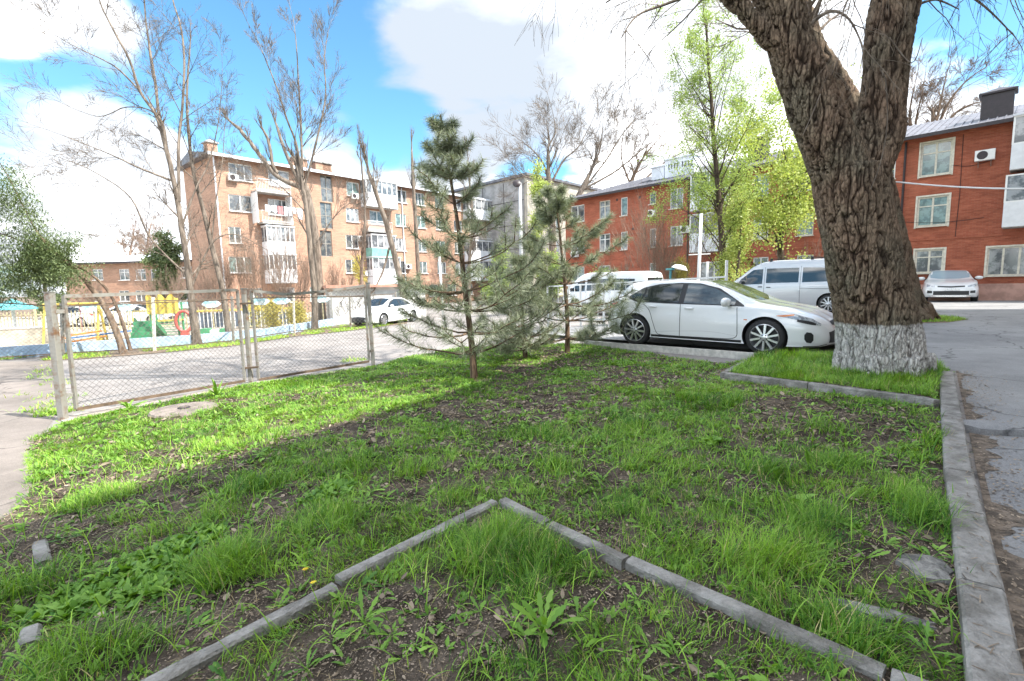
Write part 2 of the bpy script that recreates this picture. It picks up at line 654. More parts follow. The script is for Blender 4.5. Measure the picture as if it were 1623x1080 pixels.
# ------------------------------------------------------------------ ground sheets
def sheet(name, poly, dz, material, label=None):
    bm = bmesh.new()
    vs = [bm.verts.new((p[0], p[1], 0)) for p in poly]
    bm.faces.new(vs)
    for co, no in (((-14, 0, 0), (1, 0, 0)), ((11, 0, 0), (1, 0, 0)), ((0, 0, 0), (0, 1, 0)), ((0, 30, 0), (0, 1, 0))):
        bmesh.ops.bisect_plane(bm, geom=bm.verts[:] + bm.edges[:] + bm.faces[:], plane_co=co, plane_no=no)
    bmesh.ops.triangulate(bm, faces=bm.faces[:])
    for v in bm.verts:
        v.co.z = g(v.co.x, v.co.y) + dz
    bmesh.ops.recalc_face_normals(bm, faces=bm.faces[:])
    for f in bm.faces:
        if f.normal.z < 0:
            f.normal_flip()
    me = bpy.data.meshes.new(name)
    bm.to_mesh(me)
    bm.free()
    me.materials.append(material)
    o = link(name, me)
    return tag(o, label, None, None, 'structure')


def xy(*p):
    return [tuple(G(a, b)[:2]) for a, b in p]


sheet('ground', [(-900, -300), (900, -300), (900, 1500), (-900, 1500)], -.03, M_SOILF, 'bare brown ground under the yard')
sheet('courtyard_asphalt', [(-45, -25), (60, -25), (60, 60), (-45, 60)], -.006, M_ASPH, 'worn grey asphalt of the yard behind the gate')
# right hand road
KA, KB = Vector((1.77, 1.65)), Vector((6.24, 6.83))
KD = (KB - KA).normalized()
KN = Vector((KD.y, -KD.x))
k0 = KA - KD * 8
RD = [tuple(k0 + KN * .15), tuple(KA + KN * .1), tuple(KB + KN * .12), (7.2, 9.0), (9.5, 13.5), (13, 21), (21.5, 30.5), (34, 18), (22, 2), (8, -14)]
sheet('road', RD, .0, M_ROAD, 'grey asphalt road along the concrete kerb')
sheet('path', xy((0, 574), (84, 572), (95, 650), (60, 700), (60, 760), (60, 820)) + [(-3.4, 2.9), (-5.5, 1.2), (-9, -3), (-12, -3), (-13, 5), (-16, 12)], .0, M_PATH, 'pale patched asphalt path beside the gate')
# parking pad beyond the lawn, a low step up
PAD = [G(925, 541), G(1200, 562), Vector((6.9, 9.4, 0)), Vector((8.2, 13, 0)), Vector((3.2, 17.5, 0)), Vector((.4, 16.0, 0))]
sheet('parking_pad', [p[:2] for p in PAD], .10, M_ROAD, 'dark asphalt parking pad under the white hatchback')


# ------------------------------------------------------------------ caster block across the road (outside the frame)
def holes_wall(mb, L, H, ops, y=0., depth=.16, m=0, z0=0.):
    """front wall in the plane y, x 0..L, z z0..H, with rectangular openings (x0,x1,z0,z1) and their reveals"""
    xs = sorted({0., L} | {v for o in ops for v in o[:2] if 0 < v < L})
    zs = sorted({z0, H} | {v for o in ops for v in o[2:4] if z0 < v < H})
    for i in range(len(xs) - 1):
        run = None
        for j in range(len(zs) - 1):
            cx, cz = (xs[i] + xs[i + 1]) / 2, (zs[j] + zs[j + 1]) / 2
            inside = any(o[0] < cx < o[1] and o[2] < cz < o[3] for o in ops)
            if inside:
                continue
            a, b, c, d = xs[i], xs[i + 1], zs[j], zs[j + 1]
            mb.add([(a, y, c), (b, y, c), (b, y, d), (a, y, d)], [(0, 1, 2, 3)], m)
    for x0, x1, a, b in [o[:4] for o in ops]:
        y2 = y + depth
        mb.add([(x0, y, a), (x0, y2, a), (x0, y2, b), (x0, y, b)], [(3, 2, 1, 0)], m)
        mb.add([(x1, y, a), (x1, y2, a), (x1, y2, b), (x1, y, b)], [(0, 1, 2, 3)], m)
        mb.add([(x0, y, b), (x1, y, b), (x1, y2, b), (x0, y2, b)], [(0, 1, 2, 3)], m)
        mb.add([(x0, y, a), (x1, y, a), (x1, y2, a), (x0, y2, a)], [(3, 2, 1, 0)], m)


def window_part(parent, x0, x1, z0, z1, y, fm, gm, mull=1, transom=0, sill=True, fw=.07, sillm=None, name='window'):
    """frame mesh with pane and sill as its sub-parts; outer face at y (outwards is -y)"""
    f = MB()
    ya, yb = y, y + .07
    f.box(x0, x0 + fw, ya, yb, z0, z1)
    f.box(x1 - fw, x1, ya, yb, z0, z1)
    f.box(x0 + fw, x1 - fw, ya, yb, z0, z0 + fw)
    f.box(x0 + fw, x1 - fw, ya, yb, z1 - fw, z1)
    iw = x1 - x0
    for k in range(mull):
        cx = x0 + iw * (k + 1) / (mull + 1)
        f.box(cx - .045, cx + .045, ya + .002, yb, z0 + fw, z1 - fw)
    if transom:
        cz = z0 + (z1 - z0) * transom
        xl = x0 + fw
        for k in range(mull + 1):
            xr = (x0 + iw * (k + 1) / (mull + 1) - .045) if k < mull else x1 - fw
            if k % 2 == 0 or mull == 1:
                f.box(xl, xr, ya + .004, yb, cz - .03, cz + .03)
            xl = xr + .09
    w = f.build(name, fm, parent)
    p = MB()
    p.box(x0 + .01, x1 - .01, yb - .03, yb + .01, z0 + .01, z1 - .01)
    p.build('pane', gm, w)
    if sill:
        s = MB()
        s.box(x0 - .06, x1 + .06, y - .2, y + .02, z0 - .06, z0 - .002)
        s.build('sill', sillm or fm, w)
    return w


def block(name, label, p0, ang_d, L, Dp, H, z0, wallm, ops, group=None, plinth=None, end_ops=()):
    """thing whose local +x runs along the facade from p0, -y faces outwards"""
    t = thing(name, label, 'building', (p0[0], p0[1], 0), math.atan2(ang_d[1], ang_d[0]), group)
    mb = MB()
    holes_wall(mb, L, H, [o[:4] for o in ops], z0=z0)
    mb.add([(0, Dp, z0), (L, Dp, z0), (L, Dp, H), (0, Dp, H)], [(3, 2, 1, 0)])
    mb.add([(0, 0, z0), (0, Dp, z0), (0, Dp, H), (0, 0, H)], [(0, 1, 2, 3)])
    mb.add([(L, 0, z0), (L, Dp, z0), (L, Dp, H), (L, 0, H)], [(3, 2, 1, 0)])
    mb.add([(0, 0, H), (L, 0, H), (L, Dp, H), (0, Dp, H)], [(0, 1, 2, 3)])
    # room darkness behind the panes
    mb.build('wall', wallm, t)
    return t


fd = Vector((.55, .83)).normalized()
corner = Vector((20.6, 18.2)) + Vector((.83, -.55)) * 1.05
cp0 = corner                                   # facade runs back from the far corner
ops = []
for st in range(5):
    for c in range(14):
        ops.append((1.2 + c * 3.2, 2.7 + c * 3.2, .9 + st * 2.9, 2.4 + st * 2.9))
tblk = block('brick_apartment_block', 'tan brick five storey block across the road that shades the lawn', cp0, -fd, 46, 12, 14.6, -.5, M_BRICK_OFF, ops)
for o in ops:
    if o[0] < 20 and o[2] < 9:
        window_part(tblk, *o, .09, M_FRAME, M_GLASS, 1)
    else:
        pn = MB().box(o[0], o[1], .1, .14, o[2], o[3]).build('pane', M_GLASS, tblk)
MB().box(-.5, 46.5, -.5, 12.5, 14.62, 15.0).build('roof', M_ROOFMET, tblk)

# ------------------------------------------------------------------ red brick building
A0 = D(1425, 222, 30)
ra = R(-43.5)
rd = (math.sin(ra), math.cos(ra))
uL = PL(896, 319, A0, rd)[0]
P_RED = Vector((A0.x + rd[0] * uL, A0.y + rd[1] * uL))
DR = Vector((-rd[0], -rd[1]))                    # from the far left end towards the near right
EAVE_R = 9.5


def ru(px, py):
    return PL(px, py, P_RED, DR)


L_RED = ru(1623, 250)[0] + 16
rows_z = {2: (7.32, 8.9), 1: (4.35, 5.93), 0: (1.62, 3.05)}
wins = []   # (x0,x1,z0,z1,kind)
cols = [((905, 926), 'p', 2), ((950, 967), 'w', 2), ((984, 994.5), 'n', 2), ((1029.5, 1039.5), 'n', 2), ((1062, 1082.5), 'p', 2), ((1193, 1217), 'p', 2), ((1262, 1288), 'p', 2)]
for (a, b), kd, r in cols:
    for row in (2, 1, 0):
        za, zb = rows_z[row]
        py = {2: 330, 1: 385, 0: 433}[row]
        u0, u1 = ru(a, py)[0], ru(b, py)[0]
        if row == 2 and kd == 'n' and a > 1000:
            za = 7.95
        if row == 0 and kd == 'n' and a < 1000:
            continue
        wins.append((u0, u1, za, zb, kd))
# near right columns
for box in ((1461, 1507, 229, 274), (1455, 1501, 314, 356), (1451, 1494, 397, 432)):
    u0, z1 = ru(box[0], box[2])
    u1, z0 = ru(box[1], box[3])
    wins.append((u0, u1, z0 - .02, z1, 'o'))
u0, z1 = ru(1566, 393)
u1, z0 = ru(1640, 436)
wins.append((u0, u1, z0, z1, 't'))
# hidden stretch behind the big trunk and past the frame
for px in (1316, 1368):
    for row in (2, 1, 0):
        za, zb = rows_z[row]
        u0 = ru(px, 380)[0]
        wins.append((u0, u0 + 1.4, za, zb, 'w'))
for k in range(4):
    for row in (2, 1, 0):
        za, zb = rows_z[row]
        u0 = ru(1700, 380)[0] + 1.5 + k * 3.1
        wins.append((u0, u0 + 1.4, za, zb, 'w'))
red = block('red_brick_apartment_building', 'long red brick three storey building with pink plinth and grey metal roof', P_RED, DR, L_RED, 12, EAVE_R, -.6, M_BRICK_R, wins)
glz = [M_GLASS, M_GLASS_W, M_GLASS_G, M_GLASS]
for i, (x0, x1, z0, z1, kd) in enumerate(wins):
    fm = M_FRAMEOLD if kd in 'ot' or i % 5 == 3 else M_FRAME
    mull = {'p': 1, 'w': 1, 'n': 0, 'o': 1, 't': 2}[kd]
    gm = glz[(i * 7) % 4] if kd != 'o' else (M_GLASS_G if z0 > 3 else M_GLASS_W)
    w = window_part(red, x0, x1, z0, z1, .05, fm, gm, mull, transom=(.68 if kd in 'ow' else 0), sillm=M_FRAMEOLD, fw=.09 if kd == 'o' else .07)
    if kd in 'ot':     # cream painted surround proud of the brick
        s = MB()
        s.box(x0 - .09, x0, -.035, .05, z0 - .1, z1 + .1)
        s.box(x1, x1 + .09, -.035, .05, z0 - .1, z1 + .1)
        s.box(x0, x1, -.033, .05, z1, z1 + .095)
        s.build('surround', M_FRAMEOLD, w)
MB().box(-.06, L_RED + .06, -.08, 0, -.6, .95).build('plinth', M_STUCCO_P, red)
mb = MB()
mb.box(-.02, L_RED, -.04, 0, 3.52, 3.62)
mb.box(-.02, L_RED, -.07, 0, 9.2, 9.5)
mb.build('string_course', M_BRICK_R, red)
mb = MB()                                        # low pitched roof with a dark fascia
mb.add([(-.6, -.7, 9.42), (L_RED + .6, -.7, 9.42), (L_RED + .6, 6, 11.6), (5, 6, 11.6), (-.6, 12.7, 9.42), (L_RED + .6, 12.7, 9.42)],
       [(0, 1, 2, 3), (5, 4, 3, 2), (4, 0, 3), (1, 5, 2), (0, 4, 5, 1)])
for k in range(int((L_RED + 1) / .35)):
    x = -.5 + k * .35
    zt = 9.42 + 2.18 * min(1, max(.05, (x + .6) / 5.6))
    yt = -.7 + 6.7 * min(1, max(.05, (x + .6) / 5.6))
    mb.bar((x, -.7, 9.45), (x, yt, zt + .03), .05, .05)
mb.build('roof', M_ROOFMET, red)
MB().box(-.62, L_RED + .62, -.76, -.7, 9.28, 9.47).build('fascia', M_DARKMET, red)
ud = ru(1432, 300)[0]
mb = MB()
mb.tube([(ud, -.12, 9.3), (ud, -.12, 1.0)], .06, 8)
mb.build('drainpipe', M_DARKMET, red)
ud = ru(1091, 380)[0]
MB().tube([(ud, -.12, 9.3), (ud, -.12, .6)], .06, 8).build('drainpipe', M_DARKMET, red)


def chimney(parent, x, y, z, w, d, h, bm_, cap):
    c = MB().box(x - w / 2, x + w / 2, y - d / 2, y + d / 2, z, z + h).build('chimney', bm_, parent)
    k = MB()
    k.box(x - w / 2 - .12, x + w / 2 + .12, y - d / 2 - .12, y + d / 2 + .12, z + h, z + h + .1)
    k.add([(x - w / 2 - .12, y - d / 2 - .12, z + h + .1), (x + w / 2 + .12, y - d / 2 - .12, z + h + .1), (x + w / 2 + .12, y + d / 2 + .12, z + h + .1), (x - w / 2 - .12, y + d / 2 + .12, z + h + .1), (x, y, z + h + .4)],
          [(0, 1, 4), (1, 2, 4), (2, 3, 4), (3, 0, 4)])
    k.build('chimney_cap', cap, c)
    return c


uc = ru(1556, 190)[0]
chimney(red, uc + .5, 1.7, 9.6, 1.3, 1.0, 1.75, M_DARKMET, M_DARKMET)
uc = ru(1170, 262)[0]
chimney(red, uc + .6, 2.2, 9.8, 1.2, 1.0, 2.0, M_DARKMET, M_DARKMET)
uc = ru(999, 280)[0]
chimney(red, uc + 1.4, 2.6, 9.8, 1.2, .9, 1.6, M_ROOFWHITE, M_ROOFWHITE)
# white ventilation box with slots
uc = ru(1037, 275)[0]
vb = MB()
vx0, vx1, vy, vz0, vz1 = uc - .9 + .8, uc + 1.7 + .8, 1.9, 9.9, 11.75
sl = [(vx0 + .3 + k * .26 + (.2 if k > 3 else 0), vx0 + .3 + k * .26 + .13 + (.2 if k > 3 else 0), vz0 + 1.05, vz0 + 1.5) for k in range(8)]
mbv = MB()
holes_wall(mbv, vx1 - vx0, vz1, [(a - vx0, b - vx0, c, d) for a, b, c, d in sl], z0=vz0, depth=.2)
mbv.v = [(x + vx0, y + vy, z) for x, y, z in mbv.v]
mbv.add([(vx0, vy, vz0), (vx0, vy + 1, vz0), (vx0, vy + 1, vz1), (vx0, vy, vz1), (vx1, vy, vz0), (vx1, vy + 1, vz0), (vx1, vy + 1, vz1), (vx1, vy, vz1)], [(0, 1, 2, 3), (7, 6, 5, 4), (3, 2, 6, 7), (1, 5, 6, 2)])
vo = mbv.build('ventilation_box', M_ROOFWHITE, red)
MB().box(vx0 + .1, vx1 - .1, vy + .21, vy + .9, vz0, vz1 - .05).build('dark_slot_backing', M_DARKMET, vo)  # solid dark block set behind the slots
MB().box(vx0 - .12, vx1 + .12, vy - .12, vy + 1.12, vz1 + .002, vz1 + .1).build('lid', M_ROOFWHITE, vo)


def balcony(parent, x0, x1, z0, y0=0., dep=1.1, ph=1.1, gl=1.35, panelm=None, glazed=True, top=True, rail=False, nw=4):
    """slab with panels and glazing; outwards is -y"""
    panelm = panelm or M_PANEL
    s = MB().box(x0, x1, y0 - dep, y0 - .002, z0 - .14, z0)
    b = s.build('balcony', M_CONC, parent)
    if not rail:
        p = MB()
        p.box(x0 + .002, x1 - .002, y0 - dep - .03, y0 - dep, z0 - .1, z0 + ph)
        p.box(x0 - .03, x0, y0 - dep - .03, y0 - .004, z0 - .1, z0 + ph)
        p.box(x1, x1 + .03, y0 - dep - .03, y0 - .004, z0 - .1, z0 + ph)
        n = int((x1 - x0) / .16)
        for k in range(n):
            cx = x0 + (k + .5) * (x1 - x0) / n
            p.box(cx - .02, cx + .02, y0 - dep - .042, y0 - dep - .028, z0 - .09, z0 + ph - .01)
        p.build('parapet', panelm, b)
    else:
        p = MB()
        for zz in (z0 + .12, z0 + 1.0):
            p.bar((x0, y0 - dep + .03, zz), (x1, y0 - dep + .03, zz), .04)
            p.bar((x0 + .02, y0 - dep + .05, zz), (x0 + .02, y0, zz), .04)
            p.bar((x1 - .02, y0 - dep + .05, zz), (x1 - .02, y0, zz), .04)
        n = int((x1 - x0) / .13)
        for k in range(n + 1):
            cx = x0 + .02 + k * (x1 - x0 - .04) / n
            p.bar((cx, y0 - dep + .03, z0), (cx, y0 - dep + .03, z0 + 1.0), .018)
        p.build('railing', M_FRAME, b)
    if glazed:
        f = MB()
        za, zb = z0 + ph + .002, z0 + ph + gl
        for k in range(nw + 1):
            cx = x0 + k * (x1 - x0) / nw
            f.box(cx - .04, cx + .04, y0 - dep - .02, y0 - dep + .05, za, zb)
        for zz in (za, zb - .07):
            f.box(x0, x1, y0 - dep - .017, y0 - dep + .047, zz, zz + .07)
        for xx in (x0, x1):
            f.box(xx - .03, xx + .03, y0 - dep + .05, y0, zb - .07, zb)
            f.box(xx - .03, xx + .03, y0 - dep / 2 - .03, y0 - dep / 2 + .03, za, zb - .07)
        fo = f.build('glazing_frame', M_FRAME, b)
        q = MB()
        q.box(x0 + .01, x1 - .01, y0 - dep + .01, y0 - dep + .03, za + .01, zb - .01)
        q.box(x0 - .005, x0 + .005, y0 - dep + .02, y0 - .01, za + .01, zb - .01)
        q.box(x1 - .005, x1 + .005, y0 - dep + .02, y0 - .01, za + .01, zb - .01)
        q.build('balcony_glass', M_GLASS_W, b)
        if top:
            MB().box(x0 - .08, x1 + .08, y0 - dep - .1, y0 - .003, zb + .002, zb + .09).build('canopy', M_ROOFWHITE, b)
    return b


for px, py in ((978, 317), (1014, 313), (1003, 363), (1021, 363), (945, 421), (1180, 330), (1236, 325)):
    u, z = ru(px, py)
    MB().box(u - .09, u + .09, -.012, .01, z - .1, z + .1).build('air_vent', M_DARKMET, red)
for (pa, pb, sag) in (((1430, 352), (1560, 345), .15), ((1508, 262), (1575, 252), .2), ((1100, 356), (1190, 350), .2), ((930, 372), (1060, 366), .15)):
    a, b = ru(*pa), ru(*pb)
    MB().tube([(a[0] + (b[0] - a[0]) * t, -.03, a[1] + (b[1] - a[1]) * t - sag * math.sin(math.pi * t)) for t in np.linspace(0, 1, 9)], .012, 4).build('facade_cable', M_DARKMET, red)
for px in (1520, 1250):
    u = ru(px, 300)[0]
    MB().tube([(u, -.03, 9.3), (u + .05, -.03, 6), (u, -.03, 3.6)], .014, 4).build('facade_cable', M_DARKMET, red)
# red building balconies: two near right, two behind the fresh green tree
for (pxa, pya, w, zt) in ((1592, 380, 3.4, 6.9), (1588, 380, 3.4, 4.0)):
    u0 = ru(pxa, pya)[0]
    balcony(red, u0, u0 + w, zt, dep=1.0, ph=1.15, gl=1.4, top=(zt > 6))
for (pxa, zt) in ((1097, 6.9), (1097, 3.75)):
    u0 = ru(pxa, 390)[0]
    balcony(red, u0 + .3, u0 + 3.2, zt, dep=1.0, ph=1.25, gl=1.45)
u0 = ru(1110, 430)[0]
window_part(red, u0, u0 + 1.7, 1.1, 2.9, -.06, M_FRAME, M_GLASS_W, 2, sill=False)


def ac_unit(label, t, x, z, y=0., w=.8, group='air conditioners on the walls'):
    """wall unit: a thing of its own, placed in the frame of building t"""
    M = Matrix.Translation(t.location) @ Matrix.Rotation(t.rotation_euler.z, 4, 'Z')
    p = M @ Vector((x, y, z))
    a = thing('air_conditioner', label, 'air conditioner', p, t.rotation_euler.z, group)
    MB().box(-w / 2, w / 2, -.42, -.12, 0, .55).build('casing', M_FRAME, a, bevel=.02)
    f = MB()
    f.lathe([(.22, -.001), (.2, -.02), (.0, -.02)], 20, M=Matrix.Translation((-.1, -.42, .275)) @ Matrix.Rotation(R(90), 4, 'X') @ Matrix.Scale(-1, 4, (0, 0, 1)))
    f.build('fan_grille', M_DARKMET, a)
    b = MB()
    for s in (-.25, .25):
        b.bar((s, 0, -.03), (s, -.42, -.03), .03)
        b.bar((s, 0, -.3), (s, -.3, -.04), .025)
    b.build('bracket', M_IRON, a)
    return a


uu, zz = ru(1561, 256)
ac_unit('white air conditioner on red wall beside the glazed top floor balcony', red, uu, zz)
uu, zz = ru(1089, 370)
ac_unit('white air conditioner on red wall by the lower green shaded balcony', red, uu, zz)
uu, zz = ru(914, 408)
ac_unit('small air conditioner under the window at the far end of the red building', red, uu, zz)
uu, zz = ru(1036, 340)
ac_unit('grey vent unit under the small square top window of the red building', red, uu, zz - .2, w=.6)

# ------------------------------------------------------------------ orange brick block on the left
C0 = D(337, 245, 42)
la = R(40.5)
DL = Vector((math.sin(la), math.cos(la)))
P_LEFT = Vector((C0.x, C0.y))


def lu(px, py):
    return PL(px, py, P_LEFT, DL)


L_LEFT = lu(803, 322)[0]
rowsL = {3: (11.0, 12.4), 2: (8.35, 9.75), 1: (5.6, 7.0), 0: (3.05, 4.45)}
lw = []
for row, (a, b) in rowsL.items():
    py = {3: 275, 2: 325, 1: 373, 0: 420}[row]
    u = lu(361, py)[0]
    lw.append((u + .1, u + (2.0 if row != 1 else 1.1), a, b, 1))
    for px in (548, 626):
        u = lu(px, py)[0]
        lw.append((u, u + 1.45, a, b, 1))
    u = lu(507, py)[0]
    lw.append((u, u + 1.25, a - .9, b + .25, 2))      # stair windows
    u = lu(425, py)[0]
    lw.append((u, u + 1.9, a, b, 1))
    u = lu(585, py)[0]
    lw.append((u, u + 1.9, a, b, 1))
    for k in range(7):
        u = lu(660, 360)[0] + k * 3.0
        if u + 1.6 < L_LEFT:
            lw.append((u, u + 1.4, a, b, 1))
for k in range(12):
    u = 1.6 + k * 3.0
    if u + 1.5 < L_LEFT:
        lw.append((u, u + 1.5, .3, 1.7, 1))
# drop overlaps
keep = []
for w_ in lw:
    if all(w_[1] + .1 < k_[0] or w_[0] - .1 > k_[1] or w_[3] + .05 < k_[2] or w_[2] - .05 > k_[3] for k_ in keep):
        keep.append(w_)
lw = keep
left = block('orange_brick_apartment_building', 'five storey orange brick block with white balconies behind the bare trees', P_LEFT, DL, L_LEFT, 7.6, 12.84, -1.4, M_BRICK_O, lw)
for i, (x0, x1, z0, z1, kd) in enumerate(lw):
    if kd == 2:
        window_part(left, x0, x1, z0, z1, .1, M_IRON, M_GLASS, 1, transom=.5, sill=False)
    else:
        window_part(left, x0, x1, z0, z1, .06, M_FRAME, glz[(i * 5 + 1) % 4], mull=1 if i % 3 else 2)
mb = MB()
mb.add([(-.6, -.7, 12.8), (L_LEFT + .6, -.7, 12.8), (L_LEFT + .6, 3.8, 13.7), (-.6, 3.8, 13.7), (-.6, 8.3, 12.8), (L_LEFT + .6, 8.3, 12.8)],
       [(0, 1, 2, 3), (5, 4, 3, 2), (4, 0, 3), (1, 5, 2), (0, 4, 5, 1)])
mb.build('roof', M_ROOFMET, left)
MB().box(-.62, L_LEFT + .62, -.78, -.7, 12.62, 12.86).build('fascia', M_ROOFWHITE, left)
for px, w in ((337, .8), (478, 1.5), (515, 1.6), (522, 1.0)):
    u = lu(px, 260)[0]
    chimney(left, u + .6, 1.9, 13.0, w, .9, 1.15, M_BRICK_O, M_CONC)
ub = lu(398, 300)[0]
ubw = lu(452, 300)[0] - ub
ucw = lu(619, 320)[0] - lu(571, 320)[0]
uc_ = lu(571, 300)[0]
balcony(left, ub, ub + ubw, 10.2, rail=True, glazed=False)
balcony(left, ub + .3, ub + ubw, 7.5, rail=True, glazed=False)
balcony(left, ub + .6, ub + ubw, 4.8, ph=1.0, nw=6)
balcony(left, ub + .6, ub + ubw, 2.2, ph=1.1, nw=6)
balcony(left, uc_, uc_ + ucw, 10.1, ph=1.25, nw=6)
balcony(left, uc_, uc_ + ucw - .8, 7.5, rail=True, glazed=False)
balcony(left, uc_ + .3, uc_ + ucw - .5, 4.7, ph=1.0, nw=4, panelm=mat('sea_green_panel', (.2, .42, .36), .6, var=.2, scale=3))
balcony(left, uc_ + .3, uc_ + ucw, 1.9, ph=1.5, gl=1.3, nw=5)
ux = lu(735, 360)[0]
for zt in (10.1, 7.5, 4.8, 2.2):
    balcony(left, ux, ux + 4.5, zt, ph=1.1, nw=4, glazed=(zt != 7.5), rail=(zt == 7.5))
# screen walls of the two balcony stacks
mb = MB()
for u in (ub, ub + ubw):
    mb.box(u - .09, u - .04 + .05, -1.1, -.01, 7.4, 10.0)
mb.build('balcony_screen', M_WHITEPAINT, left)
# laundry on the second balcony from the top
laundry = thing('clothesline', 'laundry drying on a clothesline outside the second balcony from the top', 'clothesline')
laundry.location = left.location
laundry.rotation_euler = left.rotation_euler
MB().tube([(ub + .3, -1.35, 9.0), (ub + ubw / 2, -1.37, 8.9), (ub + ubw - .2, -1.35, 9.0)], .01, 4).build('line', M_WIRE, laundry)
cl = [(.82, .82, .84), (.75, .76, .8), (.55, .2, .2), (.8, .8, .78), (.7, .75, .85)]
xx = ub + .5
for k in range(7):
    w = random.uniform(.3, .6)
    h = random.uniform(.5, 1.1)
    vs, fs = [], []
    nx = 5
    for i in range(nx + 1):
        for j in range(2):
            vs.append((xx + w * i / nx, -1.37 + .04 * math.sin(i * 2.1 + k), 8.95 - h * j + .05 * math.sin(i + k) * j))
    fs = [(i * 2, i * 2 + 1, i * 2 + 3, i * 2 + 2) for i in range(nx)]
    MB().add(vs, fs).build('garment', mat('cloth_%s' % 'abcdefg'[k], cl[k % 5], .9), laundry)
    xx += w + .1
for (px, py, lb) in ((368, 284, 'air conditioner under the top left window of the orange block'), (560, 313, 'air conditioner by the top right balcony of the orange block'), (571, 380, 'air conditioner beside the third row window of the orange block'), (574, 435, 'air conditioner low by the white enclosed balcony of the orange block'), (645, 424, 'air conditioner on orange wall just behind the tall pine')):
    uu, zz = lu(px, py)
    ac_unit(lb, left, uu, zz - .2)
for uu in (lu(363, 400)[0] - .6, lu(640, 400)[0]):
    MB().tube([(uu, -.1, 12.7), (uu, -.1, -.9)], .06, 6).build('drainpipe', M_ROOFWHITE, left)

# ------------------------------------------------------------------ grey and beige block between the two
K0 = D(835, 279, 62)
KBd = Vector((math.sin(R(44)), math.cos(R(44))))
pk = K0.xy
ops = []
for r in range(4):
    u, z = PL(848, 310, pk, KBd)
    for k in range(4):
        ops.append((u + k * 3.6, u + k * 3.6 + 1.3, z - 1 - r * 3.1, z + 1.0 - r * 3.1))
kb = block('beige_apartment_building', 'tall beige and grey block seen between the pines and red building', pk, KBd, 16, 20, K0.z, -1, M_STUCCO_B, ops)
for o in ops:
    window_part(kb, *o, .08, M_FRAME, M_GLASS, 1)
MB().box(-.06, -.004, .5, 19.8, -1, K0.z - .2).build('concrete_end_wall', M_STUCCO_G, kb)
mb = MB()
for k in range(1, 5):
    mb.box(-.1, -.062, k * 4, k * 4 + .06, -1, K0.z - .3)
for k in range(1, 5):
    mb.box(-.098, -.062, .5, 19.8, k * 3, k * 3 + .06)
mb.build('panel_joint', M_DARKMET, kb)
MB().box(-.4, 16.4, -.4, 20.4, K0.z + .002, K0.z + .3).build('roof', M_ROOFMET, kb)

# ------------------------------------------------------------------ small orange building far left
O0 = D(100, 418, 55)
dO = Vector((math.cos(R(-4)), math.sin(R(-4))))
ops = []
for px in (146, 188, 214, 238):
    for (a, b) in ((427, 444), (461, 478)):
        u0, z1 = PL(px, a, O0.xy, dO)
        u1, z0 = PL(px + 18, b, O0.xy, dO)
        ops.append((u0, u1, z0, z1))
for k in range(1, 7):
    for (z0, z1) in ((ops[0][2], ops[0][3]), (ops[1][2], ops[1][3])):
        ops.append((ops[7][1] + k * 2.6, ops[7][1] + k * 2.6 + 1.3, z0, z1))
ob = block('kindergarten_building', 'low two storey orange brick building with pale roof behind the playground', O0.xy, dO, 32, 10, O0.z, -1.6, M_BRICK_O, ops)
for o in ops:
    window_part(ob, *o, .06, M_FRAME, M_GLASS, 1, transom=.7)
mb = MB()
zt = O0.z
mb.add([(-.5, -.5, zt), (32.5, -.5, zt), (32.5, 5, zt + 1.1), (-.5, 5, zt + 1.1), (-.5, 10.5, zt), (32.5, 10.5, zt)], [(0, 1, 2, 3), (5, 4, 3, 2), (4, 0, 3), (1, 5, 2), (0, 4, 5, 1)])
mb.build('roof', M_ROOFWHITE, ob)
MB().box(-.52, 32.52, -.56, -.5, zt - .2, zt + .02).build('fascia', M_DARKMET, ob)

# ------------------------------------------------------------------ lawn soil
def inside(poly, x, y):
    r = np.zeros(x.shape, bool)
    n = len(poly)
    for i in range(n):
        x1, y1 = poly[i][0], poly[i][1]
        x2, y2 = poly[(i + 1) % n][0], poly[(i + 1) % n][1]
        c = ((y1 > y) != (y2 > y))
        with np.errstate(divide='ignore', invalid='ignore'):
            r ^= c & (x < (x2 - x1) * (y - y1) / (y2 - y1 + 1e-12) + x1)
    return r


def seg_dist(x, y, a, b):
    ax, ay = a[0], a[1]
    dx, dy = b[0] - ax, b[1] - ay
    t = np.clip(((x - ax) * dx + (y - ay) * dy) / (dx * dx + dy * dy + 1e-9), 0, 1)
    return np.hypot(x - ax - t * dx, y - ay - t * dy)


def edge_dist(poly, x, y):
    d = np.full(x.shape, 1e9)
    for i in range(len(poly)):
        d = np.minimum(d, seg_dist(x, y, poly[i], poly[(i + 1) % len(poly)]))
    return d


LAWN = xy((-420, 1079), (-300, 960), (-120, 880), (-40, 838), (22, 806), (40, 760), (38, 700), (98, 670), (250, 640), (400, 609), (592, 581), (645, 566), (760, 546), (925, 546), (1145, 577), (1192, 569),
          (1330, 566), (1500, 582), (1506, 592), (1590, 1079)) + [tuple((KA - KD * 2.2).xy), (-.5, -1.5), (-4.5, -.6)]
BED = [tuple(G(a, b, .12).xy) for a, b in ((1147, 590), (1197, 563), (1330, 560), (1496, 576), (1498, 588), (1484, 633), (1455, 628), (1283, 606))]


def lawn_z(x, y):
    d = edge_dist(LAWN, x, y)
    s = smooth01(d / .18)
    z = gv(x, y) - .012 + s * (.035 + .05 * (fbm(x * 1.3, y * 1.3, 3) - .5) + .03 * (fbm(x * 9, y * 9, 5, 3) - .5))
    db = np.where(inside(BED, x, y), smooth01(edge_dist(BED, x, y) / .03), 0.)
    return z + db * .09


